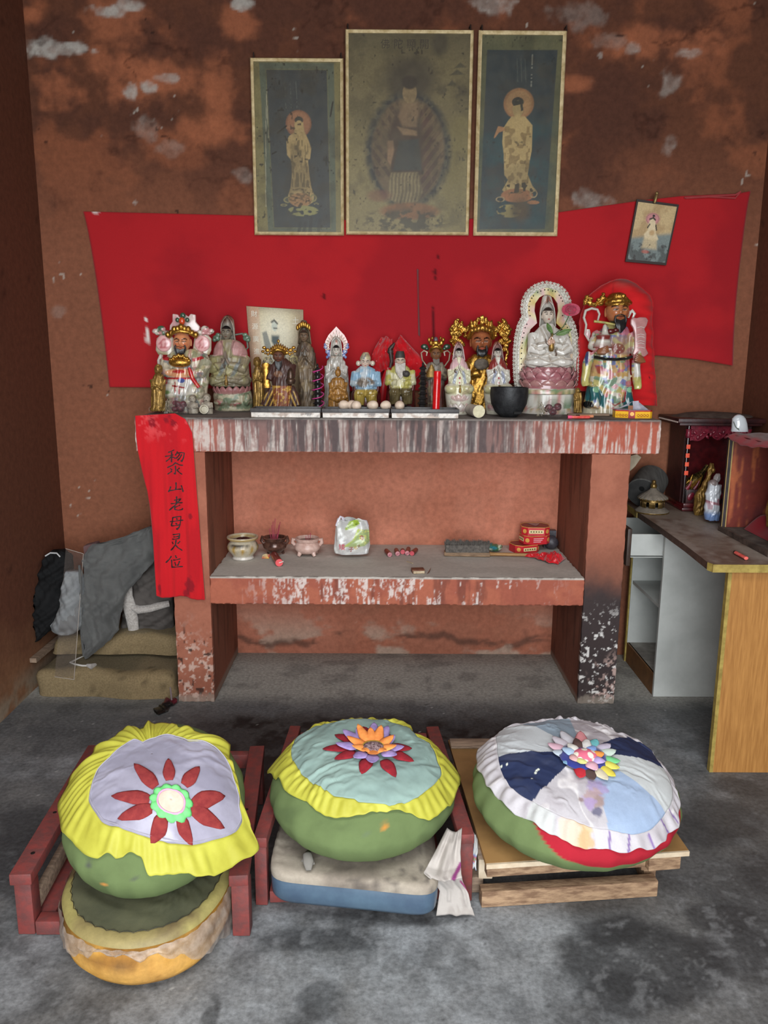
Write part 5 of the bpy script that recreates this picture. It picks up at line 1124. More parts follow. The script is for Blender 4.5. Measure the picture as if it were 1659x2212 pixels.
def colG(U,V,Y):
    c=solidc(len(U),lin(140,128,104));c=layer(c,lin(164,156,108),sstep(.45,.6,fbm(U*.012,V*.012,3))*.8);c=layer(c,lin(120,134,140),sstep(.5,.6,np.sin((U-710)*.06+V*.03)*.25+.4)*inpoly(U,V,[(640,480),(800,480),(820,620),(620,620)],15)*.6)
    c=layer(c,lin(178,132,128),inpoly(U,V,[(640,340),(660,345),(668,455),(590,462),(578,440),(600,370)],6)+inpoly(U,V,[(735,335),(800,360),(850,440),(840,468),(745,455),(725,400)],6));c=layer(c,lin(96,88,74),sstep(610,660,V)*.55);return c
GR=grooves([[(640,345),(665,400),(668,470)],[(745,345),(730,400),(725,470)],[(590,465),(668,458)],[(840,470),(738,458)],[(600,520),(640,580),(690,600)],[(820,520),(780,580),(720,600)],[(560,600),(640,640),(700,625)],[(870,600),(800,640),(720,625)],[(590,690),(690,660),(830,690)],[(690,560),(680,620)],[(620,560),(660,610)]],7,7)
f.sculpt(b,'robe',4.5,m_dusty,lambda U,V,Y:layer(colG(U,V,Y),lin(84,72,58),np.clip(-GR(U,V,Y)/7,0,1)*.45),lambda U,V,Y:folds(2.2,.03,1.4,5,.04)(U,V,Y)+GR(U,V,Y))
f.head(685,285,-14,42,54,lin(126,116,100),lips=lin(120,70,60),hair=lin(26,22,22),hairline=.55,m=m_dusty)
hood(f,[(345,636,752,4,52,.9),(300,640,744,6,52,.85),(250,638,742,8,54,.8),(215,640,738,10,52,.6),(185,646,734,12,46,.35),(160,662,718,12,34,.1),(148,684,696,12,8,.05)],m_dusty,lambda U,V,Y:layer(layer(solidc(len(U),lin(160,154,142)),lin(110,76,62),sstep(225,200,V)),lin(176,160,140),sstep(.5,.6,fbm(U*.05,V*.03,4))*.5))
praying_hands(f,695,470,-112,26,92,mat('grey_clay',lin(128,112,98),rough=.5))
b=MB();f.tube(b,[(664,480,-112),(668,520,-114),(690,560,-112),(694,530,-116)],4,6);f.part(b,'bead_string',mat('dark_beads',lin(86,60,44),rough=.4))
b=MB();q=f.p(703,690,-112);b.lathe([(0,0),(11*f.k,.0),(15*f.k,16*f.k),(12*f.k,40*f.k),(6*f.k,58*f.k),(9*f.k,78*f.k),(6*f.k,80*f.k)],14,q);f.part(b,'gold_vase',m_oldgold)
for x in (600,836):b=MB();f.ell(b,x,326,20,30,16,24);f.ell(b,x+(14 if x>700 else -14),340,10,18,14,16);f.ell(b,x*.9+71,300,24,20,12,16);f.part(b,'green_scroll',mat('jade_glaze',lin(110,136,112),lin(76,96,80),70,.3,coat=.3))
b=MB();f.tube(b,[(740,300,30),(800,290,34),(838,350,34),(845,400,30),(825,420,24)],[8,9,10,8,5],8);f.part(b,'ribbon',m_dusty,col=lambda U,V,Y:lin(90,96,84))
# ---- second small gold figure and the dark gilded god
small_gold('small gold standing figurine holding folded hands in front of the printed board',C1,932,.37,[(895,885,992,0,46),(820,890,985,0,44),(740,892,980,0,42),(640,890,975,0,40),(570,895,965,0,34),(545,905,950,0,24)],(922,515,22,30),arms=[([(898,600,-8),(905,660,-42),(930,640,-54)],[15,14,9]),([(968,600,-8),(958,660,-42),(934,640,-54)],[15,14,9])])
f=Fig('wealth_god_statue','dark brown deity statue with a spiked gold crown and copper skirt, behind the first tray','statue',C1,1110,.25)
b=MB();f.loft(b,[(905,1000,1256,0,80),(850,1008,1250,0,78),(790,1035,1215,0,68),(700,1042,1190,0,60),(660,1036,1200,0,60),(600,1026,1215,2,60),(540,1032,1205,4,54),(505,1056,1178,6,44),(485,1074,1150,6,34)])
f.tube(b,[(1040,540,0),(1030,620,-40),(1020,650,-60)],[34,32,20],10);f.tube(b,[(1195,540,0),(1190,620,-50),(1180,640,-70)],[34,32,22],10)
f.tube(b,[(1030,700,0),(1005,780,-20),(985,850,-20)],[14,26,36],10);f.tube(b,[(1200,700,0),(1225,780,-20),(1240,850,-20)],[14,24,30],10)
def colD(U,V,Y):
    c=solidc(len(U),lin(70,44,38));c=layer(c,lin(132,72,44),inpoly(U,V,[(1040,692),(1190,692),(1175,850),(1060,850)],4));c=layer(c,lin(190,150,70),inpoly(U,V,[(1040,692),(1190,692),(1175,850),(1060,850)],4)*sstep(.52,.6,fbm(U*.06,V*.05,9)))
    c=layer(c,lin(186,150,78),inpoly(U,V,[(980,760),(1050,720),(1060,860),(980,860)],6)*sstep(.2,.5,np.sin(U*.18+V*.08))+inpoly(U,V,[(1180,720),(1215,740),(1260,860),(1190,860)],6)*sstep(.2,.5,np.sin(U*.18-V*.08)));c=layer(c,lin(120,84,60),inell(U,V,1090,600,34,24)*.8);return c
f.sculpt(b,'robe',4,m_dusty,colD,folds(3,.03,2.4,7,.05))
f.head(1090,468,-14,42,52,lin(104,66,50),lips=lin(120,60,50),beard=lin(20,18,20),m=m_dusty);f.beard([(1092,512,-54),(1098,578,-58)],22,m_black)
b=MB();f.tube(b,[(1045,450,-10),(1055,425,-40),(1090,415,-56),(1128,425,-40),(1140,450,-10)],13,8)
for i in range(9):
    t=i/8;x=1040+105*t;h=28+34*sin(pi*t);f.tube(b,[(x,425,-12-34*sin(pi*t)),(x+(t-.5)*20,425-h*.6,-8-30*sin(pi*t)),(x+(t-.5)*26,425-h,-4-24*sin(pi*t))],[12,10,2],6)
f.ell(b,1090,350,-24,11,11,13)
for sg in (-1,1):
    X=lambda x:1090+sg*(x-1090)
    for q in ((1150,440,18),(1180,420,20),(1205,400,16),(1175,452,12),(1215,430,14),(1195,445,10)):f.ell(b,X(q[0]),q[1],6,q[2],10,q[2]*.8,10,8)
f.part(b,'gold_crown',m_gold)
m_lr=mat('tarnished_cream_glaze',lin(170,156,112),lin(60,52,40),70,.35,lo=.4,hi=.6);b=MB();f.tube(b,[(1180,520,10),(1175,480,14),(1200,465,16),(1228,478,14),(1230,510,12),(1205,522,10),(1196,495,8),(1210,490,8)],[8,10,11,11,10,9,7,5],8);f.part(b,'looped_ribbon',m_lr);b=MB();f.tube(b,[(1040,520,10),(1020,480,14),(985,485,16),(970,515,14),(975,540,12)],[8,10,11,10,8],8);f.part(b,'looped_ribbon',m_lr)
b=MB();f.loft(b,[(712,980,1030,-46,12),(690,965,1035,-46,14),(660,978,1025,-46,12),(560,968,1018,-46,12),(535,960,1030,-46,14),(518,972,1016,-46,12)],16);f.part(b,'gold_tablet',m_gold)
b=MB();q=f.p(1190,680,-60);b.lathe([(30*f.k,0),(40*f.k,24*f.k),(36*f.k,36*f.k),(26*f.k,44*f.k),(28*f.k,80*f.k),(18*f.k,104*f.k),(8*f.k,118*f.k),(0,122*f.k)],18,q);f.part(b,'treasure_bowl',mat('dark_bronze',lin(92,70,54),lin(60,44,36),60,.35,metal=.4))
# ---- tall brown standing figure with leaf crown
f=Fig('standing_deity_statue','tall brown standing deity statue with a gold leaf crown, right of the printed board','statue',C1,1300,.37)
b=MB();f.loft(b,[(915,1250,1375,0,55),(850,1252,1372,0,54),(760,1246,1382,0,52),(700,1244,1386,0,52),(600,1240,1386,0,50),(500,1236,1384,2,48),(420,1228,1366,4,44),(380,1240,1345,4,38),(355,1262,1315,4,28)])
f.tube(b,[(1250,440,0),(1260,540,-40),(1295,470,-58)],[24,26,12],10);f.tube(b,[(1355,440,0),(1350,540,-40),(1302,470,-58)],[24,26,12],10);f.tube(b,[(1262,560,-40),(1270,640,-44),(1285,720,-40)],[22,24,8],10);f.tube(b,[(1345,560,-40),(1340,660,-44),(1350,740,-36)],[22,22,8],10)
f.sculpt(b,'robe',3.6,m_dusty,lambda U,V,Y:layer(layer(solidc(len(U),lin(112,94,74)),lin(70,60,50),sstep(.45,.6,fbm(U*.03,V*.012,4))*.8),lin(150,130,96),sstep(.55,.65,fbm(U*.02,V*.02,8))*.5),folds(4,.02,2.2,3,.05))
f.head(1286,312,-10,34,44,lin(116,94,74),lips=lin(96,60,50),m=m_dusty,hair=lin(60,48,40),hairline=.6)
hood(f,[(372,1240,1342,4,44,1.0),(330,1240,1336,6,44,.9),(285,1240,1332,8,44,.8),(258,1244,1328,8,42,.55),(240,1254,1318,8,34,.3)],m_dusty,lambda U,V,Y:layer(solidc(len(U),lin(126,108,86)),lin(84,70,58),sstep(.5,.6,fbm(U*.05,V*.02,4))))
b=MB()
for i in range(7):
    t=i/6;x=1238+92*t;f.ell(b,x,245-26*sin(pi*t),-20-22*sin(pi*t),12,9,22,8,8)
for x in (1248,1285,1322):f.ell(b,x,228,-14,14,10,16,8,8)
f.part(b,'gold_crown',m_gold);b=MB();f.ell(b,1285,206,4,26,22,22);f.part(b,'topknot',mat('brown_clay',lin(104,84,70),rough=.5))
praying_hands(f,1299,385,-52,18,60,mat('brown_clay',lin(104,84,70)))
# ---- black towers
def tower(label,cr,u,Y,x0,x1,ytop,ybot,tiers,ribbon=False,foot=False):
    f=Fig('incense_tower',label,'incense',cr,u,Y,group='black pagoda incense towers');k=f.k;R=(x1-x0)/2;H=f.p(u,ytop).z;b=MB();pr=[(R*.95*k,.0)]
    z0=H*(.06 if foot else .0);hh=(H*.9-z0)
    for i in range(tiers):
        a=z0+hh*i/tiers;d=hh/tiers;sc_=1-.38*i/tiers;pr+=[(R*.66*sc_*k,a+d*.02),(R*.62*sc_*k,a+d*.45),(R*.95*sc_*k,a+d*.55),(R*1.0*sc_*k,a+d*.66),(R*.74*sc_*k,a+d*.95)]
    pr+=[(R*.35*k,z0+hh*1.0),(R*.18*k,z0+hh*1.03),(R*.22*k,H*.955),(R*.08*k,H*.985),(0,H)]
    b.lathe(pr,8 if not ribbon else 20);f.part(b,'tower',m_black,bevel=0,ang=25)
    if ribbon:
        b=MB();pts=[]
        for i in range(161):
            t=i/160;a=t*2*pi*5+.6;z=.012+t*(H*.93-.012);r_=R*(1.12-.18*t)*k*(1+.06*sin(a*3));pts.append((cos(a)*r_,sin(a)*r_,z+.004*sin(a)))
        b.tube(pts,.0021,6);f.part(b,'pink_ribbon',mat('magenta_ribbon',lin(206,62,140),rough=.4))
    if foot:b=MB();b.lathe([(R*1.15*k,0),(R*1.12*k,H*.03),(R*.9*k,H*.075),(0,H*.075)],20);f.part(b,'foot',mat('ash_white_glaze',lin(150,148,144),lin(90,88,86),60,.4))
    return f
tower('black incense tower wound with a magenta ribbon',C1,1395,.20,1352,1438,520,870,9,True,True)
tower('black pagoda shaped incense tower behind the red candle',C2,876,.20,832,922,380,780,9,False,True)
# ---- white woman with flame halo
f=Fig('standing_deity_statue','white glazed standing woman statue with a pointed pink flame halo and blue scrolls','statue',C2,175,.37)
b=MB();f.loft(b,[(790,52,295,0,70),(745,58,290,0,72),(620,78,285,0,66),(520,74,275,0,60),(430,85,268,2,54),(370,102,240,4,46),(335,126,222,4,34)])
f.tube(b,[(105,420,0),(110,500,-44),(165,440,-64)],[28,30,12],10);f.tube(b,[(245,420,0),(240,500,-44),(182,440,-64)],[28,30,12],10)
f.sculpt(b,'robe',4,m_glaze,lambda U,V,Y:layer(layer(solidc(len(U),lin(196,192,184)),lin(150,144,134),sstep(.48,.62,fbm(U*.03,V*.014,4))*.7),lin(176,150,130),sstep(.6,.68,fbm(U*.03,V*.03,8))*.5),folds(3.4,.02,2.4,5,.045))
f.head(175,290,-10,32,44,lin(206,198,186),lips=lin(180,80,70),hair=lin(30,26,28),hairline=.5)
hood(f,[(345,126,222,4,42,1.0),(300,130,218,6,42,.95),(250,132,216,8,42,.85),(215,136,212,10,40,.6),(190,146,200,10,30,.2),(178,160,186,10,14,.1)],m_glaze,lambda U,V,Y:layer(solidc(len(U),lin(206,200,190)),lin(180,110,90),sstep(12,8,np.hypot(U-172,V-215))))
b=MB();outer=[(175,95),(205,128),(240,165),(265,215),(272,260),(255,310),(232,335)];inner=[(175,178),(196,186),(216,204),(230,232),(236,262),(230,290),(222,320)]
P_=outer[::-1]+[(350-x,y) for x,y in outer[1:]];Q_=inner[::-1]+[(350-x,y) for x,y in inner[1:]];n=len(P_)
for dy in (12,26):b.add([f.p(x,y,dy) for x,y in P_]+[f.p(x,y,dy) for x,y in Q_],[(i,i+1,n+i+1,n+i) for i in range(n-1)])
b.add([f.p(x,y,d) for d in (12,26) for x,y in P_],[(i,i+1,n+i+1,n+i) for i in range(n-1)]);b.add([f.p(x,y,d) for d in (12,26) for x,y in Q_],[(i,i+1,n+i+1,n+i) for i in range(n-1)])
halo_=f.part(b,'flame_halo',m_glaze,sub=0,ang=30,col=lambda U,V,Y:lin(200,150,140));b=MB()
for i in range(15):
    a=pi*(-.12+1.24*i/14);x,y=175+cos(a)*72,250-sin(a)*78;f.tube(b,[(175+cos(a)*58,252-sin(a)*62,8),(x,y,6),(175+cos(a)*90,250-sin(a)*(96+30*sin(a)**6),10)],[6,9,2],6)
f.part(b,'flame_ribs',m_glaze,halo_,col=lambda U,V,Y:lin(214,190,176))
for sg in (-1,1):
    b=MB()
    for (x,y,r) in ((245,300,20),(262,262,18),(235,330,16),(268,240,10),(250,345,12)):f.ell(b,175+sg*(x-175),y,14,r,10,r,10,8)
    f.part(b,'blue_scroll',m_glaze,col=lambda U,V,Y:layer(solidc(len(U),lin(96,112,168)),lin(200,200,206),sstep(.2,.6,np.sin(U*.4)*np.cos(V*.35))))
praying_hands(f,173,440,-66,15,54,m_glaze,col=lambda U,V,Y:lin(190,176,160))
small_gold('small gold brown seated figure with praying hands, before the white flame haloed statue',C2,190,.22,[(800,100,276,0,74),(745,104,272,0,74),(690,112,276,0,72),(640,118,268,0,62),(580,120,258,0,54),(530,132,246,0,46),(508,160,222,0,30)],(190,472,25,34),mat('amber_glaze',lin(168,122,62),lin(110,74,34),60,.3,coat=.3,bump=.2,bscale=150),hood=False,
           arms=[([(135,560,0),(140,620,-50),(185,580,-66)],[26,24,12]),([(248,560,0),(240,620,-50),(194,580,-66)],[26,24,12]),([(130,660,-40),(190,680,-84),(255,660,-40)],[26,30,26])])
# ---- two seated old men on red chairs
m_chair=mat('red_brown_lacquer',lin(96,30,30),lin(60,20,22),40,.3,coat=.3)
def seated_elder(label,cr,u,Y,dx,dy_,robe,lap,hat,hatc,beardc,face,extra=None,bk=None):
    f=Fig('seated_elder_statue',label,'statue',cr,u,Y);X=lambda x:x+dx;V_=lambda y:y+dy_
    b=MB();f.loft(b,[(V_(800),X(296),X(540),10,78),(V_(640),X(300),X(536),10,76),(V_(615),X(310),X(528),10,70)]);f.loft(b,[(V_(625),X(310),X(350),10,76),(V_(540),X(300),X(336),10,60),(V_(520),X(304),X(330),10,50)]);f.loft(b,[(V_(625),X(490),X(532),10,76),(V_(540),X(505),X(545),10,60),(V_(520),X(512),X(540),10,50)]);f.loft(b,[(V_(640),X(310),X(530),60,14),(V_(480),X(312),X(526),60,12)])
    f.part(b,'chair',m_chair,ang=40,bevel=.002)
    b=MB();f.loft(b,[(V_(650),X(322),X(512),-10,80),(V_(600),X(310),X(524),-6,78),(V_(540),X(306),X(526),-2,70),(V_(480),X(314),X(516),2,58),(V_(440),X(340),X(486),4,46),(V_(418),X(372),X(452),4,34)])
    f.tube(b,[(X(330),V_(470),0),(X(318),V_(560),-40),(X(385),V_(560),-86)],[34,36,24],12);f.tube(b,[(X(500),V_(470),0),(X(512),V_(560),-40),(X(440),V_(565),-86)],[34,36,24],12)
    f.ell(b,X(370),V_(640),-70,52,56,52);f.ell(b,X(462),V_(640),-70,52,56,52);f.tube(b,[(X(368),V_(640),-100),(X(364),V_(730),-92)],[46,40],12);f.tube(b,[(X(464),V_(640),-100),(X(466),V_(730),-92)],[46,40],12)
    def col(U,V,Yc):
        c=solidc(len(U),robe);c=layer(c,mixc(robe,WHT,.6),sstep(.5,.62,fbm(U*.02,V*.02,3))*.8);c=layer(c,lap,sstep(V_(592),V_(606),V));c=layer(c,mixc(lap,(0,0,0),.5),sstep(V_(592),V_(606),V)*sstep(.55,.66,fbm(U*.03,V*.03,5))*.7)
        if bk is not None:c=layer(c,bk,inell(U,V,X(415),V_(545),80,44,.3)*sstep(.35,.55,fbm(U*.03,V*.03,6)))
        return c
    f.sculpt(b,'robe',4,m_glaze,col,folds(2.6,.03,2.2,dx,.045))
    f.head(X(412),V_(385),-16,40,46,face,lips=lin(180,70,66),cheeks=lin(206,140,120))
    b=MB()
    for sg in (-1,1):f.ell(b,X(412)+sg*26,V_(742),-108,26,40,18,14,8)
    f.part(b,'boots',m_black)
    hat(f,X,V_);return f,X,V_
def hat_lit(f,X,V_):
    b=MB();f.loft(b,[(V_(368),X(366),X(458),-4,46),(V_(345),X(370),X(456),-4,46),(V_(322),X(382),X(446),0,34),(V_(305),X(392),X(436),4,24)]);f.part(b,'hat',m_glaze,col=lambda U,V,Y:spots(U,V,solidc(len(U),lin(190,176,140)),[lin(120,96,80),lin(96,110,130)],.04,3,.58,.8))
    b=MB()
    for sg in (-1,1):f.ell(b,X(412)+sg*58,V_(395),6,20,16,22,12,8)
    f.part(b,'ear_tassels',m_glaze,col=lambda U,V,Y:lin(196,184,166))
seated_elder('smiling seated elder statue in a pale blue robe and yellow skirt, behind the second tray',C2,415,.30,0,0,lin(136,168,190),lin(166,142,70),hat_lit,None,None,lin(206,186,170),bk=lin(120,108,96))
def hat_cap(f,X,V_):
    b=MB();f.loft(b,[(V_(362),X(370),X(452),-4,46),(V_(335),X(372),X(450),-4,46),(V_(318),X(378),X(446),-2,40),(V_(305),X(382),X(442),0,36)]);f.part(b,'hat',mat('grey_black_cap',lin(62,58,54),rough=.6))
f,X,V_=seated_elder('seated elder statue with long white beard, black cap and yellow robe, left of the pagoda',C2,697,.31,283,-10,lin(176,168,92),lin(96,84,56),hat_cap,None,None,lin(196,176,158))
f.beard([(695,405,-64),(697,520,-90)],34,mat('white_beard',lin(196,190,182),lin(160,152,142),60,.4),9)
b=MB();f.ell(b,632,440,-20,0,0,0) if False else f.tube(b,[(612,430,-30),(625,380,-34),(620,330,-36),(610,280,-34),(628,262,-32),(650,230,-30)],[12,13,17,16,18,8],10);f.ell(b,615,300,-34,26,18,22);f.part(b,'staff',mat('dark_root_wood',lin(62,46,40),lin(40,30,26),60,.5))
b=MB();f.ell(b,742,478,-96,30,26,26);f.ell(b,726,466,-104,12,12,12);f.part(b,'held_ingot',mat('grey_black_cap',lin(62,58,54)))
b=MB();f.loft(b,[(790,590,800,-10,120),(735,600,790,-10,118)]);f.part(b,'base',mat('grey_glaze',lin(96,96,98),lin(60,60,62),40,.3),bevel=.003)
# ---- red satin bow behind them
def bow(u,v,side):
    cx_,cy_=640,400
    if side<0:x=630-(u*165)*(.5+.5*sin(v*pi*.8+.6));y=440-v*245+40*u-60*u*v+10*sin(u*9)
    else:x=640+u*250*(.45+.55*sin(v*pi*.9+.35));y=470-v*(300-130*abs(u-.52))+60*u*(1-v)+12*sin(u*7)
    return x,y
f=Fig('red_bow','crumpled red satin bow leaning behind the seated elder statues','bow',C2,660,.48,group=None)
m_satinred=mat('red_satin',lin(206,20,32),lin(170,12,24),12,.3,sheen=.3,bump=.05)
b=MB()
for sd in (-1,1):
    def fn(u,v,sd=sd):
        x,y=bow(u,v,sd);tri=abs(((u*3.2+v*1.5)%1)-.5)*2+abs(((u*2.1-v*2.6+.3)%1)-.5)*1.4;return f.p(x,y,-28*tri+12)
    b.grid(fn,34,34)
f.part(b,'satin_loops',m_satinred,ang=28,solid=.0012,flip=False);b=MB();f.tube(b,[(636,430,-20),(640,520,-14),(632,640,-6),(640,760,0),(636,900,8)],[24,34,40,44,46],10,flat=.35);f.tube(b,[(600,430,-20),(560,560,-10),(540,720,0),(530,900,8)],[20,30,36,30],10,flat=.3);f.part(b,'satin_tails',m_satinred)
# ---- bronze faced god behind the candle
f=Fig('wealth_god_statue','bronze faced deity statue with gold crown and green leaves, behind the red candle','statue',C2,985,.43)
b=MB();f.loft(b,[(810,905,1062,0,62),(700,905,1060,0,60),(600,898,1058,0,58),(500,896,1062,2,54),(420,900,1060,4,48),(385,930,1038,6,40)])
f.tube(b,[(905,440,0),(915,510,-46),(970,470,-64)],[26,28,18],10);f.tube(b,[(1050,440,0),(1050,520,-40),(1010,500,-64)],[26,28,18],10)
f.sculpt(b,'robe',4,m_dusty,lambda U,V,Y:layer(layer(layer(solidc(len(U),lin(96,84,74)),lin(150,136,104),sstep(.5,.6,fbm(U*.03,V*.03,4))*.7),lin(110,40,40),sstep(520,560,V)*.6*sstep(.4,.55,fbm(U*.03,V*.01,5))),lin(170,160,150),sstep(470,430,V)*.3),folds(3,.025,2,2,.05))
f.head(985,322,-14,40,56,lin(128,86,56),lips=lin(130,60,46),beard=lin(70,62,56),m=m_dusty);f.beard([(985,366,-54),(990,410,-58)],22,mat('grey_beard',lin(110,102,94),rough=.6))
b=MB();f.tube(b,[(938,300,-4),(950,270,-42),(985,258,-56),(1020,270,-42),(1035,300,-4)],13,8)
for (x,y,r,rz_) in ((945,230,18,22),(930,205,14,20),(1030,230,18,22),(1045,205,14,20),(985,230,26,20),(965,246,16,14),(1008,246,16,14),(955,190,10,14),(1022,190,10,14)):f.ell(b,x,y,-22,r,14,rz_,10,8)
f.part(b,'gold_crown',m_gold);b=MB();f.ell(b,985,208,-14,18,14,28);f.part(b,'jewel',mat('slate_jewel',lin(96,86,92),rough=.2))
b=MB()
for sg in (-1,1):f.ell(b,985+sg*92,260,4,30,12,22,12,8);f.ell(b,985+sg*72,276,4,18,10,14,10,8)
f.part(b,'leaves',mat('dark_leaf_glaze',lin(50,76,56),lin(30,46,36),80,.25,coat=.3))
for sg in (-1,1):b=MB();f.tube(b,[(985+sg*72,420,6),(985+sg*108,370,10),(985+sg*118,310,12),(985+sg*95,292,12),(985+sg*70,305,10),(985+sg*76,335,8)],[8,8,9,9,9,6],8,flat=.7);f.part(b,'looped_ribbon',mat('cream_ribbon_glaze',lin(190,182,158),lin(140,130,110),50,.3,coat=.2))
b=MB();f.loft(b,[(505,905,980,-72,16),(465,905,985,-72,18),(450,915,975,-72,14),(420,930,962,-72,12),(405,938,955,-72,6)],16);f.part(b,'held_treasure',m_oldgold)
# ---- praying women on lotus thrones
def lotus_lady(label,u,Y,dx,cape,body,lotusc,full=True,beads=True):
    f=Fig('seated_deity_statue',label,'statue',C2,u,Y);X=lambda x:x+dx
    b=MB();f.loft(b,[(835,X(1078),X(1262),0,72),(795,X(1078),X(1262),0,72),(700,X(1066),X(1276),0,78),(640,X(1060),X(1284),0,84),(590,X(1058),X(1284),0,86),(566,X(1080),X(1262),0,76)])
    f.ell(b,X(1110),600,-40,60,56,46);f.ell(b,X(1234),600,-40,60,56,46)
    f.sculpt(b,'throne',4.2,m_glaze,lambda U,V,Y_:layer(layer(solidc(len(U),lin(200,194,176)),lin(186,180,128),inpoly(U,V,[(X(1060),570),(X(1285),570),(X(1285),640),(X(1060),640)],10)*.8),lin(140,120,100),sstep(.6,.7,fbm(U*.03,V*.03,5))*.6))
    for cy,w_,nn,dn in ((715,60,11,0),(790,60,11,1)):f.petals('lotus_petals',cy,X(1100),X(1244),nn,w_,74,0,66,m_glaze,.5,dn=dn,col=lambda U,V,Y_:layer(solidc(len(U),lotusc),mixc(lotusc,WHT,.7),sstep(.4,.6,fbm(U*.03,V*.03,6))))
    b=MB();f.loft(b,[(600,X(1082),X(1264),0,66),(520,X(1088),X(1268),0,60),(450,X(1090),X(1256),2,54),(400,X(1106),X(1240),4,48),(365,X(1126),X(1220),4,38),(345,X(1146),X(1200),2,28)])
    f.tube(b,[(X(1105),450,0),(X(1105),520,-44),(X(1160),460,-70)],[28,30,12],10);f.tube(b,[(X(1245),450,0),(X(1245),520,-44),(X(1182),460,-70)],[28,30,12],10)
    def col(U,V,Y_):
        c=solidc(len(U),body);c=layer(c,lin(120,136,176),seg(U,V,[(X(1145),460),(X(1125),560)],16)*.6+seg(U,V,[(X(1200),460),(X(1222),560)],16)*.6)
        c=layer(c,cape,inpoly(U,V,[(X(1150),335),(X(1160),380),(X(1172),400),(X(1120),440),(X(1086),446),(X(1100),390)],6)+inpoly(U,V,[(X(1195),335),(X(1182),380),(X(1176),400),(X(1230),440),(X(1268),446),(X(1240),380)],6));c=layer(c,lin(150,30,36),inell(U,V,X(1174),510,8,10)+inell(U,V,X(1172),548,7,9));return c
    f.sculpt(b,'robe',3.4,m_glaze,col,lambda U,V,Y_:folds(3,.02,1.2,dx,.05)(U,V,Y_)+grooves([[(X(a),y) for a,y in l] for l in ([(1150,350),(1165,400),(1172,440)],[(1198,350),(1182,400),(1174,440)],[(1088,450),(1150,440)],[(1262,450),(1196,440)],[(1105,500),(1140,560)],[(1245,500),(1210,560)],[(1160,480),(1150,580)],[(1188,480),(1200,580)])],6,5)(U,V,Y_))
    f.head(X(1172),312,-10,31,42,lin(196,188,176),lips=lin(180,80,70),hair=lin(20,18,20),hairline=.5)
    hood(f,[(370,X(1122),X(1222),4,46,.95),(330,X(1128),X(1216),6,44,.9),(285,X(1134),X(1210),8,44,.8),(255,X(1140),X(1204),8,42,.55),(232,X(1150),X(1192),10,30,.2),(218,X(1164),X(1176),10,8,.1)],m_glaze,lambda U,V,Y_:layer(solidc(len(U),mixc(cape,WHT,.35)),lin(150,90,76),sstep(262,240,V)*.8))
    praying_hands(f,X(1173),425,-72,17,60,m_glaze,col=lambda U,V,Y_:lin(190,182,170))
    b=MB();q=f.p(X(1174),632,-92);b.lathe([(9*f.k,0),(11*f.k,12*f.k),(9*f.k,34*f.k),(4*f.k,44*f.k),(7*f.k,62*f.k),(4*f.k,63*f.k)],12,q);f.part(b,'gold_vase',m_oldgold)
    if beads:b=MB();f.tube(b,[(X(1142),440,-70),(X(1132),456,-74),(X(1142),472,-74),(X(1158),462,-74)],5,6);f.part(b,'bead_string',mat('dark_beads',lin(86,60,44)))
    return f
lotus_lady('pale seated woman statue in a pinkish cape on a lotus, left of the black bowl',1172,.25,0,lin(206,170,172),lin(206,202,170),lin(196,166,158))
lotus_lady('seated woman statue in a dark red cape with praying hands, behind the black bowl',1488,.27,316,lin(130,50,46),lin(200,196,184),lin(176,130,128))
# ---- the big gilded god
f=Fig('wealth_god_statue','tall gilded deity statue with a huge gold crown and black beard, between the praying women','statue',C2,1350,.45)
b=MB();f.loft(b,[(830,1215,1500,0,90),(700,1222,1500,0,90),(560,1222,1520,0,86),(460,1206,1540,2,82),(400,1216,1545,6,72),(350,1250,1490,8,60),(320,1290,1430,8,46)])
f.tube(b,[(1230,400,0),(1235,500,-60),(1330,470,-96)],[44,44,28],12);f.tube(b,[(1520,400,0),(1500,500,-60),(1390,470,-96)],[44,44,28],12)
for sg in (-1,1):f.tube(b,[(1350+sg*120,480,-70),(1350+sg*105,600,-70),(1350+sg*120,720,-60)],[24,34,20],10)
f.sculpt(b,'robe',4.6,m_gold,None,lambda U,V,Y:6*(fbm(U*.05,V*.05,3)-.5)+2*np.sin(U*.12+V*.05))
f.head(1350,222,-24,84,98,lin(150,88,56),lips=lin(190,92,78),brow=lin(24,18,16),beard=lin(20,18,18),cheeks=lin(170,90,60));f.beard([(1350,290,-104),(1352,345,-108)],32,m_black,8)
b=MB();f.tube(b,[(1318,250,-104),(1312,285,-102),(1316,335,-98)],[6,9,5]);f.tube(b,[(1384,250,-104),(1390,285,-102),(1384,335,-98)],[6,9,5]);f.part(b,'moustache',m_black)
b=MB();f.tube(b,[(1255,190,0),(1275,130,-70),(1350,108,-106),(1425,130,-70),(1448,190,0)],24,10);rng=random.Random(3)
for i in range(46):
    t=i/45;x=1245+210*((i*7)%46)/45;tt=(x-1245)/210;h=12+96*sin(pi*tt)**.8;f.ell(b,x,125-h*rng.random(),-16-60*sin(pi*tt)*(1-rng.random()*.5),13+rng.random()*8,12,13+rng.random()*8,8,6)
for x in (1278,1312,1350,1388,1422):f.tube(b,[(x,110,-70),(x+(x-1350)*.1,60,-60),(x+(x-1350)*.16,20+abs(x-1350)*.3,-50)],[14,12,4],8)
f.sculpt(b,'gold_crown',4.2,m_gold,None,lambda U,V,Y:6*(fbm(U*.07,V*.07,7)-.5)+1.6*np.sin(U*.25),1)
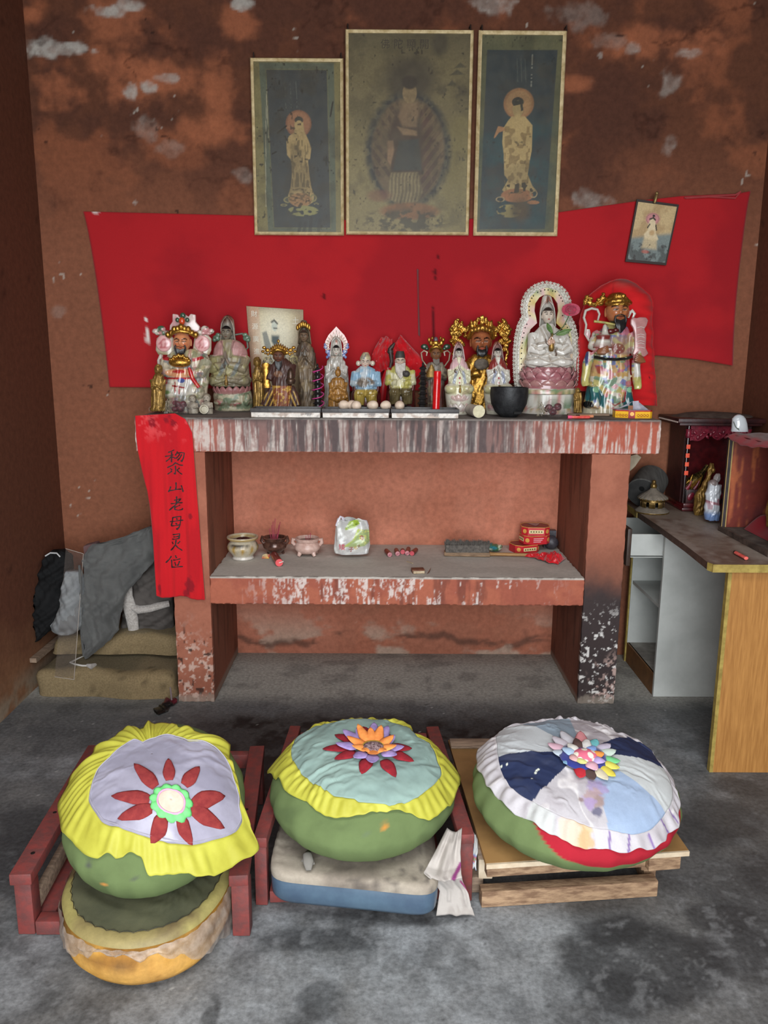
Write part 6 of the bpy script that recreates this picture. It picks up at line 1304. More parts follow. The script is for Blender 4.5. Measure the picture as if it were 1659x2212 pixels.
for sg in (-1,1):
    b=MB();rng=random.Random(8+sg)
    for (x,y,r) in ((1480,120,34),(1520,90,30),(1560,100,34),(1590,120,22),(1545,60,24),(1570,150,30),(1530,150,34),(1555,195,30),(1585,215,22),(1520,220,32),(1560,250,26),(1530,285,22),(1495,240,24),(1470,170,22),(1500,30+30,14),(1535,40,16)):
        f.ell(b,1350+sg*(x-1350),y,12+rng.uniform(-10,10),r,20,r*.85,12,8)
    f.tube(b,[(1350+sg*200,250,8),(1350+sg*222,310,4),(1350+sg*205,360,0),(1350+sg*215,420,0)],[14,16,12,5],8)
    f.sculpt(b,'gold_dragon_wing',4.2,m_gold,None,lambda U,V,Y:9*(fbm(U*.06,V*.06+Y*.05,5)-.5)+2.2*np.sin(U*.2+2*np.sin(V*.13)),1)
b=MB();f.ell(b,1350,105,-112,12,8,14);f.ell(b,1325,30,-64,10,8,12);f.part(b,'red_jewels',mat('ruby_glaze',lin(150,30,30),rough=.15))
b=MB();f.ell(b,1345,400,-100,60,26,46);f.part(b,'grey_scarf',mat('dust_grey',lin(110,100,88),lin(80,70,60),50,.7))
# ---- large white woman on the lotus before a shell mandorla
f=Fig('seated_deity_statue','large white seated woman statue on a pink lotus with a white petalled halo screen','statue',C3,600,.35)
k=f.k;m_porc=pmat('white_porcelain',rough=.18,scale=60,amt=.1,bump=.03,coat=.4,spec=.5)
b=MB();f.loft(b,[(1245,372,842,0,170),(1205,372,842,0,170),(1150,378,838,0,168),(1140,392,826,0,160),(1120,396,824,0,158),(1030,392,838,0,162),(1022,350,856,0,178),(990,345,858,0,180),(978,360,848,0,172)],48)
def colB(U,V,Y):
    c=solidc(len(U),lin(206,202,192));c=layer(c,lin(176,150,80),sstep(985,990,V)*sstep(1024,1018,V));c=layer(c,lin(80,110,70),sstep(985,990,V)*sstep(1024,1018,V)*sstep(.2,.5,np.sin(U*.11)*.6+np.sin(V*.2)*.3));c=layer(c,lin(200,150,150),sstep(985,990,V)*sstep(1024,1018,V)*sstep(.7,.8,np.sin(U*.11+2)))
    c=spots(U,V,c,[lin(150,140,120),lin(96,130,96),lin(190,110,110)],.03,7,.62,.8 );c=layer(c,lin(170,140,90),sstep(1142,1150,V)*sstep(1178,1170,V)*sstep(.45,.55,fbm(U*.05,V*.05,9))*.8);return c
f.part(b,'drum_base',m_porc,col=colB,ang=40)
b=MB();f.loft(b,[(985,372,838,0,165),(900,385,825,0,160),(830,400,812,0,150),(800,420,795,0,130)],40);f.part(b,'lotus_core',m_porc,col=lambda U,V,Y:lin(150,96,100))
pk=lambda U,V,Y:layer(layer(solidc(len(U),lin(160,100,106)),lin(200,160,158),sstep(.45,.6,fbm(U*.03,V*.03,6))*.6),lin(110,60,68),sstep(.75,.95,np.sin(U*.42))*.5)
f.petals('lotus_petals',985,398,812,13,120,80,0,140,m_porc,.7,dn=1,col=lambda U,V,Y:layer(solidc(len(U),lin(170,124,120)),lin(130,84,84),sstep(.7,.95,np.sin(U*.4))*.5));f.petals('lotus_petals',930,398,812,13,112,96,0,140,m_porc,.62,col=pk);f.petals('lotus_petals',880,412,800,13,108,82,0,132,m_porc,.5,dn=1,col=pk)
b=MB();f.ell(b,605,760,-10,206,140,62);f.ell(b,490,760,-60,96,90,52);f.ell(b,720,760,-60,96,90,52)
f.loft(b,[(800,410,812,0,125),(730,414,804,0,110),(660,432,786,2,92),(600,444,772,4,84),(540,462,752,6,76),(490,500,712,8,64),(455,535,672,8,48),(430,560,648,6,36)])
f.tube(b,[(490,530,0),(462,650,-60),(590,600,-118)],[54,56,22],14);f.tube(b,[(725,530,0),(758,650,-60),(640,610,-118)],[54,56,22],14);f.tube(b,[(462,650,-66),(520,690,-96),(560,650,-110)],[44,46,22],12);f.tube(b,[(758,650,-66),(700,690,-96),(650,660,-110)],[44,46,22],12)
GR=grooves([[(560,450),(580,500),(612,560)],[(650,450),(640,500),(612,560)],[(535,470),(560,530),(575,580)],[(470,545),(500,600),(560,590)],[(450,610),(510,650),(580,630)],[(755,545),(720,600),(660,590)],[(770,610),(710,650),(640,640)],[(440,680),(520,700),(590,680)],[(780,680),(700,705),(630,690)],[(415,735),(500,715),(600,750),(700,715),(795,735)],[(430,780),(520,800),(610,770),(700,800),(780,780)],[(600,700),(600,750)],[(690,560),(705,610)],[(500,560),(480,640)]],9,9)
f.sculpt(b,'robe',4.6,m_porc,lambda U,V,Y:layer(layer(solidc(len(U),lin(208,204,196)),lin(176,168,158),sstep(.52,.66,fbm(U*.015,V*.015,4))*.5),lin(140,120,98),np.clip(-GR(U,V,Y)/9,0,1)*.5),lambda U,V,Y:folds(1.6,.02,1.2,4,.03)(U,V,Y)+GR(U,V,Y),3)
f.head(602,362,-16,50,68,lin(208,194,178),lips=lin(170,60,54),hair=lin(52,42,38),hairline=.5)
hood(f,[(455,536,672,4,66,1.05),(400,540,668,6,66,.98),(340,540,666,8,66,.9),(300,544,662,10,64,.75),(268,552,654,12,58,.45),(240,556,646,14,50,.12),(205,566,636,14,40,.06),(190,580,622,14,24,.05)],m_porc,lambda U,V,Y:layer(layer(solidc(len(U),lin(206,200,190)),lin(130,70,46),inpoly(U,V,[(592,210),(612,210),(624,258),(582,258)],3)),lin(160,150,136),sstep(.55,.65,fbm(U*.04,V*.03,4))*.4))
b=MB()
for sg in (-1,1):
    f.ell(b,607+sg*16,590,-128,18,20,22,12,8)
    for q in range(4):f.tube(b,[(607+sg*22,592-14+q*11,-136),(607+sg*4,588-14+q*11,-150),(607-sg*10,592-14+q*11,-142)],[6.5,6,4],6)
    f.tube(b,[(607+sg*18,575,-136),(607+sg*8,556,-142),(607+sg*3,545,-140)],[7,6,4],6)
f.part(b,'hands',m_porc,col=lambda U,V,Y:lin(206,170,150));b=MB();q=f.p(607,668,-134);b.lathe([(14*k,0),(20*k,10*k),(24*k,34*k),(20*k,62*k),(8*k,96*k),(7*k,122*k),(14*k,146*k),(8*k,147*k)],18,q);f.part(b,'bronze_vase',m_oldgold)
b=MB();f.tube(b,[(560,560,-132),(566,600,-138),(590,622,-140)],4,6);f.tube(b,[(640,650,-128),(654,690,-126),(648,706,-124)],[4,7,6],6);f.part(b,'bead_string',mat('dark_beads',lin(86,60,44)))
MO=[(352,985),(338,900),(332,780),(334,660),(346,540),(370,440),(408,370),(398,300),(408,230),(440,165),(500,115),(560,92),(600,86),(648,94),(706,112),(758,160),(790,225),(800,300),(790,372),(828,440),(850,540),(858,660),(858,780),(852,900),(840,985)]
cx0,cy0=600,560
def ring_(pts,s1):return [((x-cx0)*s1+cx0,(y-(cy0 if y>380 else 280))*s1+(cy0 if y>380 else 280)) for x,y in pts]
def shell(pa,pb,d0,d1,name,par,m,col):
    b=MB();n=len(pa)
    for dy in (d0,d1):b.add([f.p(x,y,dy) for x,y in pa]+[f.p(x,y,dy) for x,y in pb],[(i,i+1,n+i+1,n+i) for i in range(n-1)])
    for q in (pa,pb):b.add([f.p(x,y,d) for d in (d0,d1) for x,y in q],[(i,i+1,n+i+1,n+i) for i in range(n-1)])
    return f.part(b,name,m,par,col,ang=40)
in1=[(430,985),(428,900),(426,780),(430,660),(440,560),(462,480),(520,425),(512,380),(498,320),(504,258),(540,205),(575,186),(600,182),(625,186),(660,205),(694,256),(702,318),(690,380),(684,425),(740,480),(764,560),(776,660),(780,780),(780,900),(778,985)]
mid=[((a[0]*.62+b_[0]*.38),(a[1]*.62+b_[1]*.38)) for a,b_ in zip(MO,in1)]
man=shell(MO,mid,40,66,'mandorla',None,m_porc,lambda U,V,Y:lin(206,202,190))
shell(mid,in1,30,60,'inner_border',man,m_porc,lambda U,V,Y:spots(U,V,solidc(len(U),lin(206,196,150)),[lin(100,130,70),lin(200,160,160),lin(190,160,70)],.05,4,.55,.9))
b=MB();rng=random.Random(5);seg_l=[]
for (x0,y0),(x1,y1) in zip(MO[:-1],MO[1:]):seg_l.append(hypot(x1-x0,y1-y0))
tot=sum(seg_l);N_=62
def along(pts,d):
    for (x0,y0),(x1,y1),l in zip(pts[:-1],pts[1:],seg_l):
        if d<=l:return x0+(x1-x0)*d/l,y0+(y1-y0)*d/l,(x1-x0)/l,(y1-y0)/l
        d-=l
    return pts[-1][0],pts[-1][1],0,1
for row in range(3):
    for i in range(N_):
        x,y,tx,ty=along(MO,tot*(i+.5*(row%2)+.25)/(N_+.5));nx_,ny_=ty,-tx;off=4-row*19
        for j in range(3):
            a=(j-1)*.75;dx_,dy2=nx_*cos(a)-ny_*sin(a),nx_*sin(a)+ny_*cos(a)
            f.tube(b,[(x+nx_*off,y+ny_*off,34-row*3),(x+nx_*off+dx_*11,y+ny_*off+dy2*11,26),(x+nx_*off+dx_*22,y+ny_*off+dy2*22,30)],[5,7.5,1.5],5)
f.part(b,'shell_petals',m_porc,man,lambda U,V,Y:layer(solidc(len(U),lin(212,208,198)),lin(170,166,150),sstep(.5,.6,fbm(U*.05,V*.05,3))*.6),ang=60)
b=MB()
for i in range(44):x,y,tx,ty=along(MO,tot*(i+.5)/44);f.ell(b,x+ty*-52,y-tx*-52,30,6,5,6,8,6)
f.part(b,'black_beads',m_black,man)
# ---- pink silk rose in its vase
f2=Fig('silk_rose','pink artificial rose with green leaves leaning across the large white statue','flower',C3,610,.35,group=None)
b=MB()
for ri,(nn,rr,hh) in enumerate(((3,18,30),(5,38,36),(7,66,30))):
    for i in range(nn):
        a=2*pi*i/nn+ri*.7;c_=f2.p(758,328,-190);kk=f2.k
        def fn(u,v,a=a,rr=rr,hh=hh):
            t=(u-.5)*2;th=a+t*(1.25 if rr<50 else .75);r_=rr*(.25+.75*sin(v*1.7))*kk;return (c_.x+cos(th)*r_*1.15,c_.y-(hh*v*(1-.5*(rr>50)*v))*kk*.8+.006,c_.z+sin(th)*r_*.75+(v**2)*8*kk)
        b.grid(fn,8,7)
f2.part(b,'petals',mat('dusty_pink_silk',lin(186,62,88),lin(140,36,60),30,.6,sheen=.4),ang=0,solid=.0012,flip=False)
b=MB();f2.tube(b,[(607,532,-134),(640,520,-150),(700,460,-176),(735,390,-186),(752,345,-184)],4.5,6);f2.tube(b,[(612,540,-136),(600,515,-150),(596,500,-160)],3,6);f2.part(b,'stem',mat('green_stem',lin(76,100,62),rough=.5))
for pts,w in (([(612,520),(575,470),(560,430)],20),([(640,530),(700,510),(768,484)],24)):
    b=MB();p0,p1,p2=[Vector(f2.p(x,y,-165-8*i)) for i,(x,y) in enumerate(pts)];d=(p2-p0).normalized();sd=d.cross(Vector((0,1,0))).normalized()
    b.grid(lambda u,v:(p0*(1-v)**2+p1*2*v*(1-v)+p2*v*v)+sd*((u-.5)*2*w*f2.k*sin(pi*min(.98,v*.95+.04)))+Vector((0,-abs(u-.5)*.008,0)),7,12);f2.part(b,'leaf',mat('leaf_green',lin(96,124,62),lin(70,96,50),60,.5),ang=0,solid=.0008)
# ---- big god in the red cloth cape
f=Fig('wealth_god_statue','largest bearded deity statue with gold hat and pink tablet, under the red cloth cape','statue',C3,1130,.33)
b=MB();f.loft(b,[(1225,890,1345,0,140),(1180,900,1335,0,138),(1100,912,1330,0,132),(1000,932,1320,0,124),(900,952,1312,0,116),(800,968,1304,0,108),(740,985,1300,0,104),(690,990,1302,0,104),(600,1000,1312,4,100),(500,1030,1310,8,88),(460,1080,1290,10,72),(430,1120,1260,10,50)])
f.tube(b,[(1035,520,0),(990,620,-50),(1030,670,-120)],[56,58,36],14);f.tube(b,[(1300,520,0),(1340,640,-40),(1345,720,-100)],[52,54,38],14)
f.tube(b,[(960,680,-40),(930,780,-60),(905,900,-56),(920,960,-56)],[36,42,36,34],12);f.tube(b,[(1345,740,-60),(1340,830,-60),(1350,920,-56),(1355,985,-54)],[36,40,38,30],12)
f.tube(b,[(965,960,-90),(985,1060,-110),(960,1140,-120)],[30,48,50],12);f.tube(b,[(1262,960,-90),(1250,1060,-110),(1262,1140,-120)],[30,48,50],12)
def colW(U,V,Y):
    c=solidc(len(U),lin(204,198,184));c=spots(U,V,c,[lin(176,166,90),lin(96,130,104),lin(90,104,160),lin(190,110,120),lin(190,150,90)],.014,9,.56,.85)
    c=layer(c,lin(150,120,110),inpoly(U,V,[(1010,560),(1310,520),(1300,690),(1005,690)],10)*.8);c=layer(c,lin(170,160,110),seg(U,V,[(1150,570),(1230,640),(1290,600)],26)*.8);c=layer(c,lin(120,50,50),inell(U,V,1180,640,60,44)*.8);c=layer(c,lin(196,186,170),sstep(.7,.9,np.sin(U*.12)*np.sin(V*.12))*inell(U,V,1180,640,50,36))
    c=layer(c,lin(186,176,106),inpoly(U,V,[(880,780),(960,740),(960,1000),(870,990)],8));c=layer(c,lin(60,66,110),inpoly(U,V,[(905,660),(935,660),(925,780),(900,790)],5));c=layer(c,lin(190,182,110),inpoly(U,V,[(1318,880),(1395,860),(1395,1020),(1310,1010)],6));c=layer(c,lin(206,202,192),inpoly(U,V,[(1315,760),(1390,760),(1390,870),(1315,880)],6))
    c=layer(c,lin(40,92,96),inpoly(U,V,[(930,960),(1010,960),(1070,1060),(1060,1140),(1010,1120),(990,1060),(920,1090)],5)+inpoly(U,V,[(1240,960),(1300,960),(1320,1080),(1280,1130),(1210,1140),(1205,1060)],5));c=layer(c,lin(130,176,140),inell(U,V,985,985,30,24)+inell(U,V,1265,985,26,22));c=layer(c,lin(150,40,44),inpoly(U,V,[(990,780),(1050,790),(1060,860),(1010,850)],5)*.8+seg(U,V,[(1080,1080),(1140,1120),(1215,1080),(1230,990)],7)*.9)
    pk_=inpoly(U,V,[(1050,930),(1250,930),(1230,1000),(1060,1000)],12);c=layer(c,lin(206,150,160),pk_*sstep(.2,.5,np.sin(U*.05+V*.06))*.9);c=layer(c,lin(140,190,170),pk_*sstep(.2,.5,np.sin(U*.05-V*.07+2))*.7);c=layer(c,lin(24,26,28),inell(U,V,930,1120,26,34));c=layer(c,lin(196,186,160),sstep(1140,1155,V));return c
f.sculpt(b,'robe',5.4,m_glaze,colW,folds(2,.02,3,6,.03),3)
b=MB();f.tube(b,[(985,715,-70),(1060,730,-112),(1150,735,-124),(1240,728,-112),(1300,712,-76)],20,10,flat=.6);f.part(b,'black_belt',m_black);b=MB()
for x in (1070,1165,1235):f.ell(b,x,728,-122,16,8,12,10,8)
f.part(b,'belt_studs',mat('jade_stud',lin(130,160,130),rough=.25))
f.head(1190,330,-28,98,112,lin(172,110,70),lips=lin(160,76,56),brow=lin(30,24,22),beard=lin(26,24,24),cheeks=lin(176,96,60));f.beard([(1190,410,-122),(1188,515,-130)],38,m_black,9)
b=MB();f.tube(b,[(1152,366,-124),(1144,400,-122),(1150,450,-120)],[6,9,6]);f.tube(b,[(1228,366,-124),(1238,400,-122),(1232,450,-120)],[6,9,6]);f.tube(b,[(1190,358,-132),(1170,362,-130),(1152,370,-124)],4);f.tube(b,[(1190,358,-132),(1212,362,-130),(1228,370,-124)],4);f.part(b,'moustache',m_black)
b=MB();f.loft(b,[(282,1080,1296,-20,110),(250,1084,1294,-20,110),(215,1096,1284,-16,100),(180,1130,1256,-10,70),(166,1160,1230,-6,40)],30);f.tube(b,[(1084,262,-60),(1120,248,-112),(1190,240,-132),(1260,246,-110),(1294,258,-60)],17,8)
for (x,y,r) in ((1190,205,30),(1160,195,20),(1225,200,22),(1140,225,16),(1250,225,16)):f.ell(b,x,y,-96,r,22,r*.8,10,8)
f.sculpt(b,'gold_hat',4.5,m_gold,None,lambda U,V,Y:8*(fbm(U*.05,V*.05,7)-.5),1)
b=MB()
for (x,y,r) in ((1070,215,30),(1050,260,28),(1000,268,26),(960,258,28),(930,235,28),(935,205,22),(965,220,20),(1030,230,20),(1072,180,16),(915,262,18)):f.ell(b,x,y,-24,r,24,r*.85,12,8)
f.sculpt(b,'gold_wing',4.2,m_gold,None,lambda U,V,Y:9*(fbm(U*.06,V*.06,9)-.5)+2*np.sin(V*.2+2*np.sin(U*.1)),1)
b=MB();f.tube(b,[(1040,560,10),(960,580,4),(925,520,4),(935,440,6),(915,380,8),(930,320,8),(980,300,8),(1030,310,8),(1048,350,8),(1030,420,10)],[16,17,17,16,18,20,20,18,16,12],10,flat=.6);f.tube(b,[(950,480,6),(945,520,0),(950,560,0)],[16,26,12],10,flat=.5);f.part(b,'looped_ribbon',m_porc,col=lambda U,V,Y:layer(solidc(len(U),lin(204,200,190)),lin(190,140,150),inell(U,V,948,525,30,40)*.7));b=MB();f.tube(b,[(1290,380,10),(1310,340,12),(1330,320,12),(1350,345,10),(1330,390,6)],[12,14,14,12,8],8,flat=.6);f.part(b,'looped_ribbon',m_porc,col=lambda U,V,Y:lin(204,200,190))
b=MB();f.loft(b,[(640,960,1120,-120,50),(615,965,1115,-120,52),(580,985,1105,-120,42),(560,990,1100,-120,46),(535,985,1110,-120,46),(520,1030,1090,-120,34),(495,1035,1085,-120,30),(450,1045,1075,-120,20),(440,1055,1065,-120,8)],24)
f.part(b,'treasure_pot',m_glaze,col=lambda U,V,Y:layer(layer(solidc(len(U),lin(196,192,180)),lin(120,40,36),sstep(525,535,V)*sstep(568,558,V)),lin(120,44,38),sstep(600,625,V)))
b=MB();f.tube(b,[(968,415,-118),(1050,425,-126),(1140,445,-132)],[11,10,10],10);f.part(b,'yellow_candle',mat('yellow_wax',lin(190,180,96),lin(120,110,70),40,.4));b=MB();f.ell(b,1110,500,-124,38,26,22);f.ell(b,1150,490,-126,28,20,18);f.part(b,'dark_ingot',mat('dark_red_glaze',lin(86,30,30),rough=.25,coat=.3))
for sg,cx_,cy_,dyy in ((1,1030,668,-140),(-1,1350,742,-118)):
    b=MB();f.ell(b,cx_,cy_,dyy,46,34,30,14,10)
    for q in range(4):f.tube(b,[(cx_-sg*40+sg*q*6,cy_+10-q*10,dyy-12),(cx_+sg*10,cy_+12-q*13,dyy-44),(cx_+sg*(50-q*4),cy_-2-q*14,dyy-34)],[11,10,7],8)
    f.tube(b,[(cx_-sg*20,cy_-24,dyy-10),(cx_+sg*10,cy_-44,dyy-20),(cx_+sg*34,cy_-50,dyy-16)],[11,9,6],8);f.part(b,'hand',m_glaze,col=lambda U,V,Y:lin(140,90,60))
b=MB();f.slab(b,[(1280,400),(1300,380),(1330,388),(1355,380),(1380,380),(1410,382),(1428,405),(1415,450),(1395,480),(1412,520),(1408,640),(1430,685),(1400,712),(1330,718),(1296,690),(1312,640),(1314,520),(1298,470),(1278,440)],-112,22)
tb_=f.part(b,'pink_tablet',m_glaze,bevel=.004,col=lambda U,V,Y:layer(solidc(len(U),lin(176,124,122)),lin(206,170,162),sstep(.55,.65,fbm(U*.03,V*.03,4))*.7));b=MB()
for y in (470,530,550,585,605,640):f.tube(b,[(1330,y,-116),(1360,y-8,-118),(1392,y,-116)],4,6)
f.part(b,'raised_marks',m_glaze,tb_,lambda U,V,Y:lin(210,186,180))
# ---- red cloth cape over it
fc=Fig('cloth_cape','red cloth draped like a hood over the largest deity statue on the right','cloth',C3,1180,.38,group=None)
edge=[(835,1010),(838,900),(845,780),(855,640),(862,480),(874,360),(900,250),(955,180),(1040,120),(1130,72),(1190,56),(1250,60),(1330,95),(1400,150),(1452,200),(1474,250),(1480,400),(1486,560),(1494,720),(1504,900),(1516,1085),(1520,1130)]
L_=[0]
for a,b_ in zip(edge[:-1],edge[1:]):L_.append(L_[-1]+hypot(b_[0]-a[0],b_[1]-a[1]))
def capef(u,v):
    s_=u*L_[-1];x=float(np.interp(s_,L_,[e[0] for e in edge]));y=float(np.interp(s_,L_,[e[1] for e in edge]));low=y>300
    # v = 0 back seam, v = 1 front rim
    cx1=1180;ridge=max(0,1-abs(y-60)/400);xx=cx1+(x-cx1)*(sin(v*pi*.5)**.7 if low or True else 1);yy=y+(1-v)*(0 if y>300 else (300-y)*.12)-14*sin(v*pi)*(y<300)
    fold=(20*sin(s_*.035+v*3)+8*sin(s_*.08-v*5)+4*sin(s_*.17))*(.35+.65*v);wob=fold*(1 if y>250 else .5)
    dy=58-150*(v**2.2)*(.75 if y>300 else 1.0)+wob;return fc.p(xx+wob*.5,yy,dy)
o=MB().grid(capef,120,26).build('cloth_cape',m_redcloth,fc.o,ang=0,solid=.0014,flip=False)
o.name='draped_cloth';paint(o,lambda X,Y,Z:layer(layer(solidc(len(X),lin(196,32,36)),lin(150,84,76),np.exp(-(((X-.01)/.05)**2))*sstep(.53,.6,Z)*.9),lin(40,16,20),sstep(.985,.99,vnoise(X*120,Z*120,4))))
# ---- trays, eggs, candle, bowl and the small offerings in front
m_traywhite=pmat('chipped_white_enamel',rough=.4,scale=90,amt=.3,bump=.1,coat=.1);m_tin=mat('sooty_tin',lin(30,30,32),lin(70,68,68),40,.4,bump=.2,lo=.5,hi=.75)
for i,(a,b_,lab) in enumerate(((543,692,'low black tray with a stained white front, leftmost of the three, empty'),(697,840,'low black tray with a stained white front, middle of the three, holding eggs'),(846,990,'low black tray with a stained white front, holding the standing red candle'))):
    x0,x1=at(a,895,y=.02).x,at(b_,895,y=.02).x;w=x1-x0;t=thing('offering_tray',lab,'tray',((x0+x1)/2,.07,ST),group='offering trays along the altar edge')
    MB().box(-w/2,w/2,-.058,.058,.0005,.024).build('tray_body',m_traywhite,t,bevel=.003,col=lambda X,Y,Z,i=i:layer(layer(solidc(len(X),lin(204,194,182)),lin(120,96,80),.35),lin(60,50,46),.1))
    o=weld(dbox(-w/2+.001,w/2-.001,-.0595,-.057,.002,.0235,.004),'stained_front',m_traywhite,t,lambda X,Y,Z,i=i:layer(layer(solidc(len(X),lin(206,198,188)),lin(150,124,104),sstep(.5,.62,fbm(X*30+i*5,Z*40,4))*.8),lin(66,56,52),sstep(.6,.68,fbm(X*40+i,Z*60,6))*.7))
    b=MB()
    for p0,p1 in (((-w/2,-.059),(w/2,-.059)),((w/2,-.059),(w/2,.058)),((w/2,.058),(-w/2,.058)),((-w/2,.058),(-w/2,-.059))):b.bar((*p0,.030),(*p1,.030),.006,.017)
    b.build('rim',m_tin,t,bevel=.0015);MB().box(-w/2+.004,w/2-.004,-.055,.055,.0242,.0255).build('tray_floor',m_tin,t,smooth=False)
m_egg=mat('pale_eggshell',lin(222,202,182),lin(206,184,164),50,.55,sub=.05)
for i,(x,y,Y,lab) in enumerate(((240,735,.095,'pale egg at the left end of the middle tray'),(305,733,.105,'pale egg tucked behind its neighbour in the middle tray'),(335,740,.066,'pale egg second from left in front, middle tray'),(470,735,.09,'pale egg before the blue robed elder statue'),(575,738,.085,'pale egg at the right end of the middle tray'),(690,748,.075,'pale egg alone in the right hand tray'))):
    p=at(680+x/3.77,900,y=Y);b=MB();b.ell((0,0,0),(.0245,.0205,.0205),20,14)
    for j,v in enumerate(b.v):b.v[j]=(v[0],v[1]*(1-v[0]*5),v[2]*(1-v[0]*5))
    o=b.xf(Matrix.Rotation(radians(20+50*i),4,'Z')).build('egg',m_egg,ang=0,loc=(p.x,Y,ST+.047));tag(o,lab,'egg','eggs on the offering trays')
# tall red candle
p0,p1=at(680+986/3.77,680+798/3.77,y=.04),at(680+1000/3.77,680+458/3.77,y=.04);p0.z=ST+.026
t=thing('candle','tall glossy red candle standing upright in the right hand tray','candle',p0);h=p1-p0
MB().tube([(0,0,0),h*.3,h*.6,h*.985,h],[.0150,.0155,.0158,.0155,.0135],24).build('wax_column',mat('red_wax',lin(206,22,24),lin(176,14,18),14,.22,coat=.4,sub=.05),t,ang=40)
MB().tube([h*.995,h*1.008],[.012,.008],16).build('wax_top',mat('pale_wax',lin(214,190,176),rough=.5),t);MB().tube([h,h+Vector((0,0,.008))],.0012,6).build('wick',m_black,t)
# black bowl
p=at(1030+255/3.95,1000,y=.115);R=.0795;t=thing('iron_bowl','round black metal bowl at the front edge beside the cut white roll','bowl',(p.x,.115,ST));H=.124
pr=[(.025,.0005),(.034,.001),(R*.72,.022),(R*.93,.055),(R,.09),(R*.985,H),(R*.93,H),(R*.92,.085),(R*.7,.03),(.01,.014),(0,.014)]
MB().lathe(pr,40).build('bowl_body',mat('pitted_iron',lin(48,49,51),lin(30,31,33),40,.5,metal=.3,bump=.25,bscale=120),t,ang=60)
b=MB();b.bar((.012,-.064,.022),(.044,-.056,.022),.004,.010);b.build('side_slot',mat('hollow_black',lin(10,10,10)),t)  # flat black bar painted for the shade inside the slot
MB().lathe([(0,.075),(R*.9,.078),(R*.88,.084),(0,.09)],24).build('ash',mat('incense_ash',lin(120,116,110),lin(90,86,80),60,.95),t)
# cut white roll
a_,c_=at(680+1336/3.77,893,y=.045),at(680+1268/3.77,872,y=.16);a_.z=c_.z=ST+.0275
t=thing('candle_stub','thick white cut candle roll lying on its side left of the black bowl','candle',a_)
MB().tube([(0,0,0),c_-a_],[.0265,.0235],26).build('roll',mat('waxy_white',lin(186,178,164),lin(150,140,130),30,.4),t,ang=50);d_=(a_-c_).normalized()
MB().tube([d_*.0002,d_*.0014],.0255,26).build('cut_end',mat('cut_cream',lin(214,208,176),lin(190,182,150),60,.7),t)
# two bags of dark dried fruit
def fruit_bag(label,u,v,Y,rx,rz,seed):
    p=at(u,v,y=Y);t=thing('fruit_bag',label,'bag',(p.x,Y,ST));rng=random.Random(seed)
    for i in range(9):
        b=MB();r=rz*rng.uniform(.3,.42);b.ell((rng.uniform(-.55,.55)*rx,rng.uniform(-.5,.4)*rx*.7,rz*rng.uniform(.45,1.35)),(r*1.1,r,r*.9),14,10)
        o=b.build('dried_fruit',mat('dark_dried_fruit',lin(104,34,46),lin(46,16,24),60,.35,bump=.6,bscale=90),t,ang=0)
    vs=MB();vs.ell((0,0,rz),(rx,rx*.75,rz),28,18)
    for j,v_ in enumerate(vs.v):q=1.06+.10*sin(v_[0]*190+seed)*sin(v_[2]*210)+.06*sin(v_[1]*300+v_[0]*170);vs.v[j]=(v_[0]*q,v_[1]*q,max(.0005,rz+(v_[2]-rz)*min(q,1.12)))
    vs.build('clear_wrapper',mat('crinkled_cellophane',lin(200,190,188),lin(120,106,108),60,.1,alpha=.1,bump=.9,bscale=60,spec=.8),t,ang=0,flip=False)
    b=MB()
    for i in range(16):a=rng.uniform(2.4,4.4);x=cos(a)*rx*1.02;b.tube([(x,sin(a)*rx*.7,rz*rng.uniform(.2,1.2)),(x-rng.uniform(.004,.02),sin(a)*rx*.8-.005,rz*rng.uniform(.1,1.6)),(x-rng.uniform(.008,.03),sin(a)*rx*.7,rz*rng.uniform(.1,1.8))],.0009,4)
    b.build('torn_strands',mat('silver_strand',lin(176,168,150),lin(110,96,70),90,.3),t)
fruit_bag('clear bag of dark red dried fruit before the drum base of the white statue',1195,890,.10,.046,.037,3);fruit_bag('clear bag of dark red dried fruit before the pink crested statue at left',390,890,.135,.046,.038,9)
# sticks and pens
def stick(name,label,a,b_,Ya,Yb,r,m,flat=1,n=10,cap=None):
    p,q=at(*a,y=Ya),at(*b_,y=Yb);p.z=q.z=ST+r*flat+.0005;t=thing(name,label,'stick' if 'wood' in label else 'stationery',(p+q)/2);d=(q-p)/2
    MB().tube([-d,-d*.9,d*.9,d],[r*.9,r,r,r*.8],n,flat=flat).build('shaft',m,t)
    if cap:MB().tube([-d*1.0,-d*.62],r*1.12,n).build('cap',cap,t)
stick('wooden_stick','rough wooden stick lying behind the pens near the right end of the altar',(1226,893),(1316,892),.15,.16,.0085,m_oldwood,.8)
stick('marker_pen','orange pen lying behind the pink tipped one near the right end of the altar',(1245,896),(1282,896),.085,.085,.0065,mat('translucent_orange',lin(226,150,110),rough=.25),cap=m_black)
stick('marker_pen','red pen with a bright pink tip at the very front edge of the altar',(1226,902),(1274,901),.045,.045,.0062,mat('clear_red_plastic',lin(214,62,58),lin(226,120,110),30,.2,coat=.3),cap=mat('neon_pink',lin(236,92,130),rough=.4))
